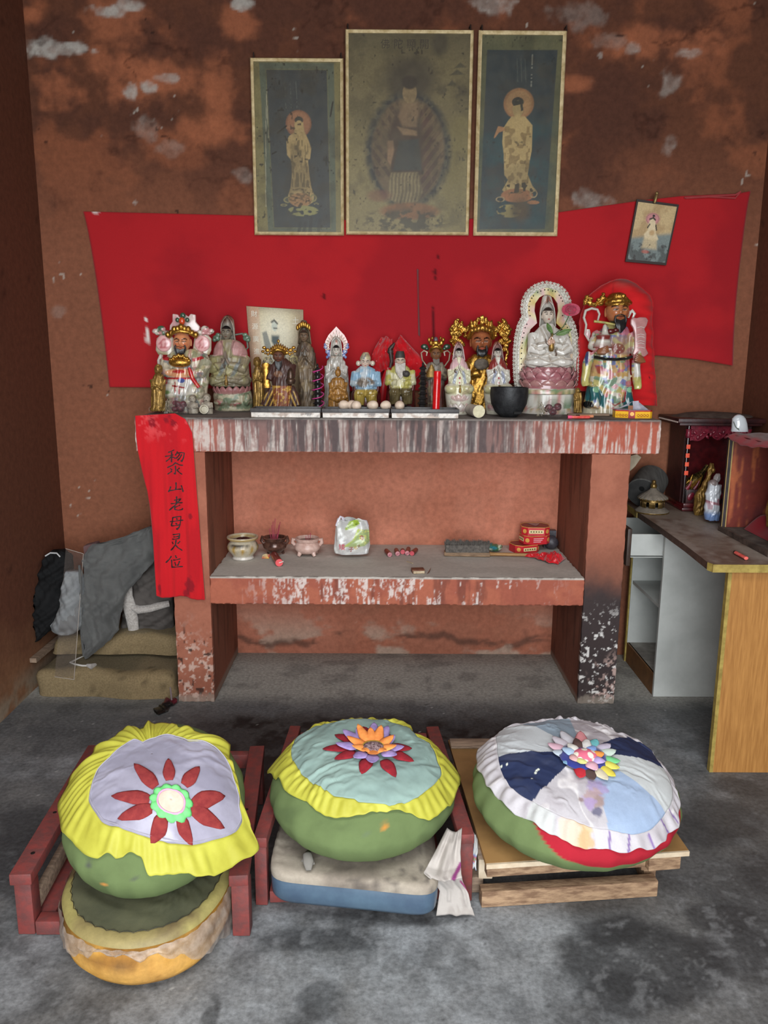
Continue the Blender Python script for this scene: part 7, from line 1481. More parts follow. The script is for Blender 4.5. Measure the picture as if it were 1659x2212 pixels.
# yellow incense box
p=at(1363,900,y=.13);t=thing('incense_box','yellow and red octagonal box with a torn lid at the right end of the altar','box',(p.x,.13,ST));w=.073
oct_=lambda w,d,c:[(-w+c,-d),(w-c,-d),(w,-d+c),(w,d-c),(w-c,d),(-w+c,d),(-w,d-c),(-w,-d+c)]
m_yb=mat('printed_yellow_card',lin(236,186,40),lin(224,160,30),30,.35);m_rc=mat('printed_red_card',lin(176,36,40),lin(150,28,34),30,.4)
PO=[(-w,-.02),(-.006,-.058),(.062,-.056),(w,-.046),(w,.03),(.04,.055),(-.05,.055),(-w,.02)]
MB().prism(PO,.0005,.033).build('box_body',m_yb,t,smooth=False);MB().prism([(x*1.004,y*1.004) for x,y in PO],.0285,.0335).build('red_border',m_rc,t,smooth=False)
MB().bar((-.0265,-.0495,.0165),(-.002,-.0598,.0165),.002,.032).build('red_panel',m_rc,t,smooth=False);e=Vector((-.014,-.057,.0185));MB().tube([e,e+Vector((-.0005,-.0018,0))],.0085,18).build('yellow_disc',m_yb,t)
b=MB()
def ringm(c,r,ax):
    c=Vector(c);ax=Vector(ax).normalized();b.tube([c+ax*(cos(2*pi*i/12)*r)+Vector((0,0,sin(2*pi*i/12)*r)) for i in range(13)],.0009,5)
for i in range(4):ringm((-.066+i*.0108,-.0245-i*.0061,.012),.0042,(.066,-.038,0));ringm((.012+i*.0128,-.0588+.0002*i,.013),.0046,(1,.03,0))
b.build('printed_marks',mat('dark_orange_print',lin(150,66,20)),t)
b=MB();b.slab([(-.066,-.004,.034),(-.02,-.01,.05),(.0,.0,.066),(-.03,.03,.04)],(.001,.001,.001)).slab([(.0,-.01,.034),(.038,-.01,.034),(.03,-.004,.056),(.028,0,.07),(.002,0,.068),(.004,-.004,.05)],(.0,.0012,0)).slab([(.03,-.01,.034),(.064,-.02,.034),(.034,.01,.062)],(0,.001,.001)).prism([(x*.92,y*.92) for x,y in PO],.0335,.0345);b.build('torn_lining',mat('silver_grey_lining',lin(176,174,186),lin(140,138,150),30,.4),t,smooth=False)
MB().box(-.024,-.004,-.032,-.030,.034,.052).build('brown_tab',mat('brown_tab',lin(140,88,58)),t,smooth=False)
# small clay children, gold figure, scrap
def child(label,u,v,Y,s_,cup):
    p=at(u,v,y=Y);t=thing('child_figurine',label,'statue',(p.x,Y,ST),s=s_,group='small clay children');b=MB();b.loft([(0,0,0,.024,.02),(.02,0,0,.025,.02),(.042,0,0,.02,.016),(.052,0,0,.011,.010)],18)
    for sg in (-1,1):b.tube([(sg*.018,0,.044),(sg*.022,-.012,.03),(sg*.006,-.022,.026)],[.007,.007,.005],8)
    m=mat('pale_clay',lin(176,166,150),lin(130,120,106),60,.5);b.build('body',m,t,ang=60);b=MB();b.ell((0,0,.066),(.0165,.0165,.0175),18,14);b.ell((0,-.0165,.064),(.0025,.003,.003),6,5);b.build('head',m,t)
    b=MB()
    for sg in (-1,1):b.ell((sg*.006,-.0155,.068),(.003,.0015,.0012),8,5)
    b.ell((0,-.0155,.057),(.004,.0018,.0014),8,5);b.build('face_marks',mat('dark_line',lin(60,40,34)),t);b=MB();b.ell((0,.003,.070),(.0172,.0172,.0165),16,12);b.build('hair',mat('grey_clay_cap',lin(150,138,120),lin(96,88,76),60,.6),t)
    if cup:b=MB();c_=Vector((-.004,-.034,.0205));b.lathe([(.012,0),(.019,.0),(.02,.012),(.015,.0125),(.013,.004),(0,.004)],22);b.xf(Matrix.Translation(c_) @ Matrix.Rotation(radians(82),4,'X')).build('ring_cup',mat('cream_clay',lin(196,190,170),lin(160,150,130),60,.5),t,ang=50)
child('pale clay child figurine holding a round cup, left of the pink caped statue',448,889,.20,1.0,True);child('pale clay child figurine right behind the left bag of dried fruit',417,884,.215,.92,False)
small_gold('small gold standing figurine between the white lotus statue and the big caped god',C3,858,.25,[(1190,826,898,0,32),(1120,832,892,0,30),(1060,826,900,0,32),(1020,832,892,0,24)],(862,1004,14,18),arms=[([(832,1040,0),(838,1080,-26),(860,1072,-34)],[11,11,7])])
p=at(358,890,y=.2);tag(MB().slab([(-.009,0,.0005),(.009,-.002,.0005),(.008,.004,.014),(-.007,.006,.015)],(0,.003,0)).build('paper_scrap',mat('white_scrap',lin(220,220,220)),loc=(p.x,.2,ST)),'tiny folded white paper scrap by the leftmost gold figurine','paper')
# ================================================================== THINGS ON THE MIDDLE SHELF
def on_shelf(u,Y):return at(u,1190,y=Y).x
m_ashw=mat('white_ash',lin(186,180,172),lin(140,134,128),80,.95,bump=.4)
def censer(label,u,Y,R,H,prof,m,extra=None):
    t=thing('censer',label,'incense burner',(on_shelf(u,Y),Y,HT),group='censers on the middle shelf');MB().lathe([(r*R,z*H) for r,z in prof],40).build('bowl',m,t,ang=50);MB().lathe([(0,.80*H),(R*.74,.79*H),(R*.72,.84*H),(0,.87*H)],24).build('ash',m_ashw,t,ang=0);return t
m_creamgold=pmat('cream_gold_glaze',rough=.3,scale=60,amt=.25,bump=.1,coat=.3)
pf=[(.66,.005),(.70,.03),(.64,.12),(.70,.2),(.96,.42),(1.0,.55),(.9,.70),(.80,.78),(.82,.84),(.96,.9),(1.0,.96),(.98,1.0),(.88,1.0),(.78,.9),(.74,.8)]
t=censer('cream and gold round censer, leftmost on the middle shelf',525,.30,.072,.105,pf,m_creamgold)
o=[c for c in t.children if c.name.startswith('bowl')][0]
paint(o,lambda X,Y,Z:layer(layer(layer(layer(solidc(len(X),lin(186,176,154)),lin(170,136,60),sstep(.03,.036,Z)*sstep(.075,.066,Z)*sstep(-.2,.4,np.sin(np.arctan2(Y,X)*30))),lin(60,54,46),sstep(.066,.07,Z)*sstep(.082,.078,Z)*sstep(.45,.55,fbm(X*60,Y*60,4))),lin(176,150,96),sstep(.09,.092,Z)*sstep(.103,.1,Z)),lin(206,200,190),sstep(.02,.014,Z)))
b=MB();b.ell((.012,-.01,.092),(.026,.02,.012),12,8);b.ell((-.008,-.012,.092),(.02,.015,.011),12,8);b.build('charred_lump',mat('dark_red_lump',lin(72,28,28),lin(40,18,18),60,.5,bump=.5),t)
m_brz=mat('brown_bronze',lin(104,72,60),lin(60,38,32),40,.25,metal=.3,coat=.4,bump=.2,bscale=60)
t=censer('brown bronze censer holding a bundle of pink incense sticks',594,.36,.057,.088,[(.35,.16),(.6,.2),(.92,.42),(1.0,.58),(.9,.72),(.82,.78),(.9,.86),(1.0,1.0),(.9,1.0),(.78,.86),(.7,.8)],m_brz)
for a in (.5,2.6,4.7):MB().tube([(cos(a)*.034,sin(a)*.034,.022),(cos(a)*.042,sin(a)*.042,.004)],[.011,.006],10).build('leg',m_brz,t)
for sg in (-1,1):MB().tube([(sg*.05,0,.05),(sg*.062,0,.07),(sg*.056,0,.09),(sg*.048,0,.086)],[.006,.008,.008,.005],8).build('handle',m_brz,t)
m_inc=mat('pink_incense',lin(168,62,84),lin(140,44,66),60,.8)
for k in range(7):tag(MB().tube([(-.016+k*.0048,-.004+(k%3)*.004,.075),(-.024+k*.0085+(k%2)*.003,.004*(k%3),.115+.048*((k*5)%4)/3+.012)],.0017,5).build('incense_stick',m_inc,loc=t.location),'thin pink incense stick standing in the brown bronze censer','incense stick','incense sticks in the brown censer')
m_pkw=mat('pinkish_white_glaze',lin(206,176,164),lin(180,146,134),40,.4,coat=.2,bump=.15,bscale=80)
t=censer('pinkish white two handled censer with a few short sticks',664,.36,.061,.086,[(.5,.14),(.75,.2),(1.0,.42),(1.0,.55),(.85,.70),(.8,.76),(.9,.84),(.94,.98),(.86,1.0),(.76,.88),(.7,.8)],m_pkw)
for a in (.7,2.4,3.9,5.5):MB().tube([(cos(a)*.042,sin(a)*.042,.022),(cos(a)*.052,sin(a)*.052,.0045)],[.012,.007],10).build('leg',m_pkw,t)
for sg in (-1,1):MB().tube([(sg*.054,0,.045),(sg*.068,0,.062),(sg*.066,0,.078),(sg*.054,0,.076)],[.007,.010,.010,.006],10).build('handle',m_pkw,t)
for k in range(3):tag(MB().tube([(-.004+k*.008,0,.07),(-.006+k*.011,0,.092+k*.008)],.0016,5).build('incense_stick',m_inc,loc=t.location),'short pink incense stick standing in the pinkish white censer','incense stick','incense sticks in the white censer')
# lying candles
def lying(label,a,b_,r,m,end,grp=None,z=HT):
    p,q=Vector((*a,z+r+.0005)),Vector((*b_,z+r+.0005));t=thing('candle_stub',label,'candle',p,group=grp);d=q-p;rng=random.Random(int(a[0]*1e4))
    MB().tube([(0,0,0),d*.3,d*.7,d],[r,r*1.02,r*.97,r*.88],16).build('wax_column',m,t,ang=50);e=-d.normalized();MB().tube([e*.0002,e*.0016],r*.95,16).build('burnt_end',end,t);return t
m_stub=mat('brown_red_wax',lin(138,66,52),lin(104,44,40),30,.4,bump=.2);m_pkend=mat('pink_wax',lin(206,92,100),lin(176,60,76),60,.5);m_dkend=mat('wine_wax',lin(134,48,66),lin(190,130,136),120,.4,lo=.5,hi=.6)
t=lying('dark red candle lying with its coral end towards the shelf edge',(-.4915,.16),(-.533,.30),.0175,mat('wine_red_wax',lin(112,40,36),lin(150,66,56),20,.3,coat=.2),mat('coral_wax',lin(226,88,92),rough=.5));MB().tube([(0,-.002,.0),(.02,-.006,.008)],.0022,6).build('wick',mat('white_wick',lin(226,216,206)),t)
GS='burnt candle stubs on the middle shelf'
for i,(u,Y,dx,L,e,lab) in enumerate(((842,.335,-.016,.075,m_dkend,'burnt red candle stub lying apart, leftmost of the five'),(859,.355,-.006,.07,m_dkend,'burnt red candle stub with a wine red end, second from the left'),(870,.385,.0,.035,m_pkend,'shortest pink candle stub, in the middle of the five'),(880,.365,.008,.085,m_dkend,'longest burnt red candle stub, fourth from the left'),(890,.36,.022,.07,m_pkend,'burnt red candle stub with a coral end, rightmost of the five'))):
    x=on_shelf(u,Y);lying(lab,(x,Y),(x+dx,Y+L),.0115,m_stub,e,GS)
t=thing('firecracker_wrapper','torn red and yellow paper wrapper lying by the brown censer','wrapper',(on_shelf(574,.3),.30,HT));MB().slab([(-.018,-.006,.001),(.016,-.01,.002),(.018,.006,.012),(.0,.004,.016),(-.016,.008,.01)],(0,.004,.004)).build('paper',pmat('printed_scrap',rough=.6),t,smooth=False,col=lambda X,Y,Z:layer(layer(solidc(len(X),lin(214,196,150)),lin(190,40,36),sstep(.4,.5,vnoise(X*120,Z*120,3))),lin(226,180,60),sstep(.7,.75,vnoise(X*160+9,Z*90,5))))
# plastic carrier bag
f=Fig('carrier_bag','crumpled white plastic carrier bag with green print and red characters','bag',(710,1100,1659/200),430,.34,z0=HT,group=None)
bl=[(120,300),(180,225),(300,140),(450,112),(700,92),(790,96)];br=[(120,300),(180,480),(300,720),(450,736),(640,742),(790,725)]
def bagf(u,v):
    y=185+v*600;l=interp([(180,150),(300,128),(450,116),(640,92),(790,110)],y);r=interp([(180,560),(230,690),(300,718),(450,728),(640,738),(790,715)],y);a=u*2*pi
    x=(l+r)/2-cos(a)*(r-l)/2;dpt=150*(.55+.45*v);dy=-sin(a)*dpt;cr_=16*sin(a*4+v*5+1.5*sin(v*7))+9*sin(a*9-v*6+2*sin(a*2))+7*sin(x*.02+y*.03)
    top=(1-v)**3*(26*sin(a*3)+10);return f.p(x+cr_*.3,y-top,dy+cr_*(1-.5*(v>.95)))
m_bag=pmat('printed_polythene',rough=.25,scale=20,amt=.08,bump=.5,bscale=40,coat=.2,spec=.5)
def bagc(U,V,Y):
    c=solidc(len(U),lin(196,196,192));fr=Y<0;c=layer(c,lin(166,166,168),sstep(.5,.62,fbm(U*.012,V*.012,3))*.5)
    c=layer(c,lin(150,176,60),fr*inpoly(U,V,[(400,262),(560,270),(552,340),(460,420),(300,465),(290,445)],6));c=layer(c,lin(60,76,34),fr*seg(U,V,[(320,440),(400,380),(500,350),(545,300)],16)*sstep(.45,.55,fbm(U*.03,V*.03,4)))
    c=layer(c,lin(158,174,120),fr*inpoly(U,V,[(520,435),(735,470),(730,700),(640,770),(270,790),(350,720),(440,640),(500,540)],5));c=layer(c,lin(178,196,86),fr*inpoly(U,V,[(520,435),(560,440),(470,640),(300,790),(262,790),(350,720),(440,640)],5));c=layer(c,lin(206,206,120),fr*inpoly(U,V,[(540,440),(730,470),(730,720),(560,770)],5)*sstep(.58,.62,fbm(U*.05,V*.05,7)))
    c=layer(c,lin(150,30,40),fr*inell(U,V,592,605,34,44)*(1-inell(U,V,590,605,20,28)));c=layer(c,lin(226,190,190),fr*inell(U,V,590,605,14,20));return c
b=MB();b.grid(bagf,90,40,cu=True);n0=len(b.v);b.add([f.p(430,785,0)],[]);[b.add([],[]) for _ in ()];base=39*90
b.f+=[(base+i,base+(i+1)%90,n0) for i in range(90)];b.m+=[0]*90
f.part(b,'bag_body',m_bag,col=bagc,ang=0,flip=True)
for pts in ([(150,290,-60),(175,200,-50),(215,125,-30),(255,150,-20),(275,240,-30)],[(560,230,-40),(610,185,-30),(680,200,-20),(715,300,-40)]):b=MB();f.tube(b,pts,[34,26,20,26,34][:len(pts)],10,flat=.35);f.part(b,'handle',m_bag,col=lambda U,V,Y:lin(196,190,200))
for ch,x,y,s_,cc,rot in (('矮',245,645,128,(196,60,80),0),('子',408,685,104,(150,50,40),.1),('馅',490,655,70,(206,170,60),.3),('饼',545,625,56,(130,70,40),.35)):
    q=f.p(x,y,-176);text(ch,s_*f.k,mat('print_ink'+ch,lin(*cc),rough=.5),f.o,'printed_character',Matrix.Translation(q) @ Matrix.Rotation(-rot,4,'Y') @ FACE,.0002)
# matchbox
p=(on_shelf(903,.085),.085,HT);t=thing('matchbox','half open wooden matchbox near the front edge of the middle shelf','matchbox',p,.12);MB().box(-.027,.027,-.024,.018,.001,.016).build('sleeve',mat('brown_match_print',lin(130,82,58),lin(90,52,40),60,.6),t,bevel=.001)
b=MB();b.box(-.025,.025,-.036,.014,.003,.0045).box(-.025,-.0235,-.036,.014,.0045,.0145).box(.0235,.025,-.036,.014,.0045,.0145).box(-.025,.025,-.036,-.0345,.0045,.0145);b.build('drawer',mat('pale_match_wood',lin(196,178,150),lin(160,140,112),60,.8),t,smooth=False)
tag(MB().tube([at(879,1213,z=HT+.002),at(892,1217,z=HT+.003)],.0022,6).build('match_stick',mat('pale_match_wood',lin(196,178,150))),'single pale match stick lying above the matchbox','match');tag(MB().slab([at(922,1240,z=HT+.001),at(931,1226,z=HT+.004),at(927,1236,z=HT+.006)],(.001,.001,.001)).build('paper_scrap',mat('brown_tab',lin(140,88,58))),'curled brown paper scrap beside the open matchbox','paper')
# bench brush
a_,c_=at(957,1187,z=HT+.012),at(1176,1195,z=HT+.012);a_.y,c_.y=.37,.34
t=thing('bench_brush','long wooden bench brush with dark grey bristles lying on the middle shelf','brush',(a_+c_)/2);o_=(a_+c_)/2;A,B_=a_-o_,c_-o_
MB().bar(A,A.lerp(B_,.45),.045,.02).build('stock',mat('worn_brush_wood',lin(150,122,94),lin(100,80,62),20,.7,stretch=(1,8,8)),t,bevel=.003);MB().tube([A.lerp(B_,.44),A.lerp(B_,.5),A.lerp(B_,.8),B_],[.014,.0115,.011,.010],12,flat=.7).build('handle',mat('straw_wood',lin(176,136,88),lin(140,104,64),20,.6,stretch=(1,8,8)),t)
rng=random.Random(4);b=MB()
for i in range(1500):
    u=rng.random();w_=rng.uniform(-1,1);q=A.lerp(B_,.012+u*.425)+Vector((0,w_*.018,.009));h_=.045+rng.uniform(-.006,.01)+.004*sin(u*40);e=q+Vector((rng.uniform(-.008,.008),w_*.006+rng.uniform(-.004,.004),h_));d_=Vector((.0011,0,0));b.add([q-d_,q+d_,e+d_*.4,e-d_*.4,q+Vector((0,.001,0))],[(0,1,2,3),(1,4,2),(4,0,3)])
b.box(A.x+.006,A.x+.43*(B_.x-A.x),-.016,.016,.0105,.045);b.build('bristles',mat('charcoal_bristle',lin(104,98,92),lin(70,66,62),90,.9),t,flip=False,smooth=False)
t=thing('foil_packet','crumpled shiny green packet behind the bench brush','packet',(on_shelf(1068,.45),.45,HT));b=MB();b.ell((0,0,.02),(.037,.03,.0195),26,16)
for j,v in enumerate(b.v):q=1+.09*sin(v[0]*130+v[2]*90)+.06*sin(v[0]*260-v[1]*120);b.v[j]=(v[0]*q,v[1]*q,max(.0005,v[2]*q))
b.build('wrapper',pmat('printed_green_foil',rough=.25,coat=.3),t,ang=25,col=lambda X,Y,Z:layer(layer(solidc(len(X),lin(66,106,72)),lin(196,206,180),sstep(.55,.6,fbm(X*50,Z*60,3))),lin(50,120,130),sstep(.62,.66,fbm(X*40+4,Z*40,6))))
# three red boxes
m_rb=mat('glossy_red_card',lin(196,44,52),lin(176,34,44),20,.35);m_gl=mat('gold_edge_print',lin(214,160,80),rough=.4);m_cp=mat('cream_panel_print',lin(232,216,160),rough=.5);m_dk=mat('brown_character_print',lin(110,84,50))
def redbox(label,u,z0,h,rz,panel_left,Y=.485):
    t=thing('incense_box',label,'box',(on_shelf(u,Y),Y,HT+z0),rz,group='red octagonal incense boxes');w,d,c=.066,.055,.026;O=oct_(w,d,c)
    MB().prism(O,.0004,h).build('box_body',m_rb,t,smooth=False);b=MB()
    for i in range(8):b.bar((*O[i],h),(*O[(i+1)%8],h),.0022,.0022)
    b.build('gold_edging',m_gl,t,smooth=False);MB().prism([(x*.95,y*.95) for x,y in O],h,h+.0006).build('lid_print',mat('dark_red_lid',lin(134,40,44),lin(110,30,36),20,.35),t,smooth=False)
    for i,(px_,py_,ax) in enumerate(((0,-d,(1,0,0)),(-w,0,(0,-1,0)))):
        e=Vector((px_,py_,h*.5));ax=Vector(ax);nrm=Vector((0,-1,0)) if i==0 else Vector((-1,0,0));L_=(w-c)*.86 if i==0 else (d-c)*.9
        if (i==0) != panel_left:
            MB().bar(e-ax*L_+nrm*.0004,e+ax*L_+nrm*.0004,.0012,h*.42).build('cream_panel',m_cp,t,smooth=False);b=MB()
            for k in range(5):q=e+ax*(L_*(-.72+.36*k))+nrm*.0011;b.bar(q-ax*L_*.11,q+ax*L_*.11,.0006,h*.17)
            b.build('printed_marks',m_dk,t,smooth=False)
        elif i==0:
            b=MB()
            for k in range(3):q=e+nrm*.0006+Vector((0,0,h*(.22-.2*k)));b.bar(q-ax*L_*.8,q+ax*L_*(.7-.2*k),.0006,h*.10)
            b.build('printed_lines',mat('pale_pink_print',lin(226,160,166)),t,smooth=False)
    for sg in (-1,1):e=Vector((sg*(w-c/2),-d+c/2,h*.5));nr=Vector((sg,-1,0)).normalized();MB().tube([e,e+nr*.0012],h*.26,16).build('gold_seal',m_gl,t)
    return t
redbox('red octagonal box lowest of its stack, poking out at the left',1132,0,.038,.35,False,.47);redbox('red octagonal box in the middle of its stack with a printed text panel',1153,.0395,.041,.22,True,.485)
t=redbox('red octagonal box topmost of its stack with a clear label on the lid',1153,.082,.040,-.04,False,.485);MB().slab([(-.03,.04,.0412),(.028,.042,.0412),(.02,.01,.0416),(.002,-.02,.0414),(-.012,-.002,.0416)],(0,0,.0006)).build('clear_label',mat('silver_film',lin(150,128,136),lin(110,90,100),40,.2),t,smooth=False)
t=thing('black_plastic_bag','small dark grey plastic wrapped lump in the back right corner of the middle shelf','bag',(on_shelf(1190,.5),.50,HT));b=MB();b.ell((0,0,.034),(.034,.032,.034),22,14);b.box(-.03,.026,.02,.05,.001,.088)
for j,v in enumerate(b.v):q=1+.05*sin(v[0]*150+v[2]*110);b.v[j]=(v[0]*q,v[1],max(.0005,v[2]))
b.build('lump',mat('dusty_black_plastic',lin(74,72,78),lin(50,48,54),40,.45,bump=.5,bscale=60),t,ang=30)
# crumpled red cloth
def rc(u,v):
    A_,B_=Vector((.632,.345,0)),Vector((.785,.255,0));n_=Vector((-.5,-.86,0));w=.018+.10*min(1,max(0,u-.25)*2.2);q=A_.lerp(B_,u)-n_*((v-.5)*w*(1+.12*sin(u*19)))
    r1=1-abs(2*fbm(np.array([u*5+v]),np.array([v*3-u*2]),6,3)[0]-1);r2=1-abs(2*fbm(np.array([u*9-v*3]),np.array([v*6]),16,2)[0]-1)
    q.z=HT+.004+(.012+.03*min(1,u*1.6))*sin(pi*min(.97,max(.03,v)))**.6*(.15+.6*r1**3+.35*r2**3)*min(1,(1-u)*9+.15);return q
tag(MB().grid(rc,56,36).build('red_rag',m_satinred,ang=0,solid=.0012,flip=False),'crumpled bright red cloth at the right end of the middle shelf','cloth')
# ================================================================== THE PILE IN THE LEFT CORNER
m_foam2=pmat('khaki_foam',rough=.95,scale=150,amt=.35,bump=.6,bscale=180,spec=.1)
def foam(label,x0,x1,y0,y1,z0,z1,seed,tilt=0):
    t=thing('foam_pad',label,'foam pad',((x0+x1)/2,(y0+y1)/2,z0),group='khaki foam pads stacked in the left corner');w,d,h=(x1-x0)/2,(y1-y0)/2,z1-z0;n,k=60,14;vs=MB()
    b=dbox(-w,w,-d,d,0.001,h,.025)
    for j,(x,y,z) in enumerate(b.v):
        ex,ey,ez=abs(x)/w,abs(y)/d,abs(z-h/2)/(h/2);r=.045;qx=max(0,abs(x)-(w-r));qy=max(0,abs(y)-(d-r));qz=max(0,abs(z-h/2)-(h/2-r)) if z>h/2 else 0;L=sqrt(qx*qx+qy*qy+qz*qz)
        if L>r:s_=r/L;x=(1 if x>0 else -1)*(w-r+qx*s_) if qx else x;y=(1 if y>0 else -1)*(d-r+qy*s_) if qy else y;z=h/2+(h/2-r+qz*s_) if qz else z
        wv=.008*sin(x*9+seed)+.006*sin(x*21+y*14+seed*2);b.v[j]=(x+.006*sin(z*40+seed+y*9),y+wv*(y<0)-.006*sin(x*7),z+(wv+tilt*x)*(z>h*.3))
    weld(b,'foam_block',m_foam2,t,lambda X,Y,Z:layer(layer(layer(solidc(len(X),lin(128,114,90)),lin(100,92,74),sstep(.4,.6,fbm(X*5+seed,Y*5,3))*.7),lin(150,128,92),(Y<-d*.8)*.5),lin(60,52,40),sstep(.72,.76,fbm(X*34,Z*40+Y*18,seed))*.5));return t
foam('khaki foam pad with crumbling front, lower of the two in the left corner',-1.572,-.945,.035,.54,0,.118,3);foam('khaki foam pad under the clothes, upper of the two in the left corner',-1.562,-.955,.215,.56,.131,.218,7,.02)
tag(MB().bar((-1.592,.1,.148),(-1.582,.45,.15),.03,.02).build('board_offcut',m_oldwood),'grey board offcut wedged against the left wall behind the lower foam pad','board')
def cloth_mass(f,secs,thick,mk,name,m,col=None,par=None,nx_=26,seed=1,amp=6):
    """a soft heap of cloth: for rows at height y the left and right edge, and how far it stands out"""
    b=MB();n=44;vs=[];ys=np.linspace(secs[0][0],secs[-1][0],nx_*2)
    for yv in ys:
        l=np.interp(yv,[s[0] for s in secs],[s[1] for s in secs]);r=np.interp(yv,[s[0] for s in secs],[s[2] for s in secs]);dy=np.interp(yv,[s[0] for s in secs],[s[3] for s in secs])
        for i in range(n):
            a=2*pi*i/n;x=(l+r)/2-cos(a)*(r-l)/2;fo=amp*(sin(x*.055*mk[0]+yv*.05*mk[1]+seed+1.6*sin(yv*.021+seed))+.6*sin(x*.11*mk[0]-yv*.07*mk[1]+seed*2)+.35*sin(x*.21+yv*.16));th=thick*(max(.18,sin(pi*min(.97,max(.03,(yv-ys[0])/(ys[-1]-ys[0])))))**.5)
            q=f.p(x,yv+fo*.3,dy-sin(a)*th+(fo*1.3 if sin(a)>0 else 0));q.x=max(q.x,WLX+.006-f.x0);q.y=min(q.y,D-.006-f.Y);vs.append(q)
    k=len(ys);b.add(vs,[(j*n+i,j*n+(i+1)%n,(j+1)*n+(i+1)%n,(j+1)*n+i) for j in range(k-1) for i in range(n)]+[tuple(range(n)),tuple(range((k-1)*n,k*n))[::-1]])
    return f.part(b,name,m,par,col,ang=0)
CP=(30,1100,1659/470)
def garment(name,label,u,Y):f=Fig(name,label,'clothing',CP,u,Y,z0=0.0,group=None);return f
m_blk=mat('black_nylon',lin(26,26,27),lin(18,18,19),14,.85,bump=.1,bscale=40,spec=.2);m_greyc=mat('grey_brushed_cotton',lin(92,92,90),lin(74,74,73),8,.9,bump=.2,bscale=200,sheen=.15);m_lgrey=mat('light_grey_jersey',lin(134,136,136),lin(114,116,118),16,.95,bump=.2,bscale=250);m_brown=mat('brown_grey_suede',lin(88,82,78),lin(72,67,64),10,.9,bump=.2,bscale=200);m_fleece=mat('white_fleece',lin(196,190,184),lin(160,152,146),120,1.0,bump=1.0,bscale=160,sheen=.3)
f=garment('black_jacket','black puffy jacket heaped against the left wall on the foam pads',235,.22)
cloth_mass(f,[(348,235,330,150),(380,195,395,140),(480,150,410,120),(600,110,400,80),(690,62,390,40),(760,70,370,10),(800,118,350,-10),(880,124,325,-30),(940,150,265,-50),(975,195,225,-60)],120,(.9,1.0),'jacket',m_blk,seed=2,amp=14);b=MB();f.tube(b,[(215,372,60),(250,350,70),(300,352,70),(330,378,60)],6,6);f.part(b,'white_piping',mat('white_piping',lin(190,190,190)))
f=garment('grey_sweater','light grey knitted garment behind the clear sheet in the left corner',420,.20)
cloth_mass(f,[(470,400,520,0),(560,380,545,-10),(620,366,545,-20),(700,372,545,-30),(760,352,545,-40),(830,326,545,-50),(865,300,545,-60),(905,312,520,-60),(928,350,480,-60)],110,(.8,.8),'sweater',m_lgrey,seed=5,amp=9)
tag(MB().slab([at(143,1238,y=.285),at(155,1241,y=.275),at(156,1247,y=.27),at(147,1250,y=.28)],(0,.012,.004)).build('tissue',mat('white_scrap',lin(220,220,220)),bevel=.003),'small white crumpled tissue above the light grey garment','paper')
f=garment('fleece_jacket','brown grey jacket with white fleece lining beside the altar leg',1020,.36)
cloth_mass(f,[(380,980,1150,10),(480,930,1190,0),(600,900,1215,-10),(720,850,1222,-20),(800,838,1226,-30),(880,828,1230,-40),(930,832,1180,-50)],130,(.8,.9),'jacket',m_brown,seed=8,amp=12)
b=MB();f.tube(b,[(905,540,-125),(900,620,-140),(925,700,-148),(945,790,-150),(955,880,-140)],[36,50,52,48,42],14,flat=.5);f.part(b,'fleece_edge',m_fleece);b=MB();f.tube(b,[(950,700,-150),(1000,718,-160),(1080,708,-160),(1150,690,-150),(1218,680,-130)],[32,44,42,40,34],14,flat=.7);f.part(b,'fleece_cuff',m_fleece)
b=MB();f.tube(b,[(850,620,-150),(845,690,-155),(838,770,-150)],[6,6,6],8);f.tube(b,[(838,765,-152),(840,800,-150)],[11,12],8);f.part(b,'white_cord',mat('white_cord',lin(196,192,186),rough=.8))
f=garment('grey_trousers','large dark grey garment draped over the heap with a white drawstring',700,.23)
cloth_mass(f,[(150,985,1060,60),(200,880,1075,50),(245,740,1078,40),(275,590,1078,30),(340,530,1076,15),(420,528,1060,0),(480,540,1000,-15),(560,535,925,-30),(640,540,865,-45),(740,542,840,-60),(830,545,828,-75),(890,552,822,-90),(960,560,765,-105),(1030,575,680,-118),(1085,588,612,-126)],95,(.8,.45),'cloth',m_greyc,seed=4,amp=17,nx_=34)
W_=lambda u,v,z=.13:at(u,v,z=z)-f.o.location
b=MB().tube([W_(200,1400,.17),W_(194,1407,.15),W_(186,1416),W_(168,1423),W_(152,1431),W_(162,1435),W_(178,1438),W_(190,1438)],.0045,8);o=f.part(b,'drawstring',mat('white_cord',lin(196,192,186)));b=MB().tube([W_(188,1437),W_(197,1440,.136),W_(206,1436)],[.006,.013,.007],8);f.part(b,'frayed_end',m_fleece,o)
b=MB();f.tube(b,[(538,400,-110),(548,520,-112),(552,700,-118),(560,900,-128),(580,1070,-140)],[10,12,11,11,9],8);f.part(b,'waistband',m_greyc)
tag(MB().slab([at(178,1180,y=.33),at(208,1172,y=.33),at(230,1300,y=.30),at(200,1370,y=.28),at(186,1240,y=.31)],(0,.05,0)).build('pink_cloth',mat('dusty_mauve_cloth',lin(112,84,84),rough=.95),bevel=.008),'small dull mauve cloth end showing above the dark grey garment','clothing')
q=[at(142,1185,y=.215),at(180,1196,y=.215),at(160,1468,y=.045),at(118,1462,y=.045)];q[2].z=max(q[2].z,.06)
sheet_=tag(MB().slab(q,(0,.0015,.0006)).build('clear_sheet',mat('scratched_acrylic',lin(120,110,104),lin(110,100,96),6,.1,alpha=.12,spec=.6),smooth=False),'narrow clear plastic sheet leaning in front of the light grey garment','plastic sheet')
for i in (0,1,2):MB().tube([q[i],q[(i+1)%4]],.0013,5).build('sheet_edge',mat('bright_edge',lin(170,160,150),rough=.3),sheet_)
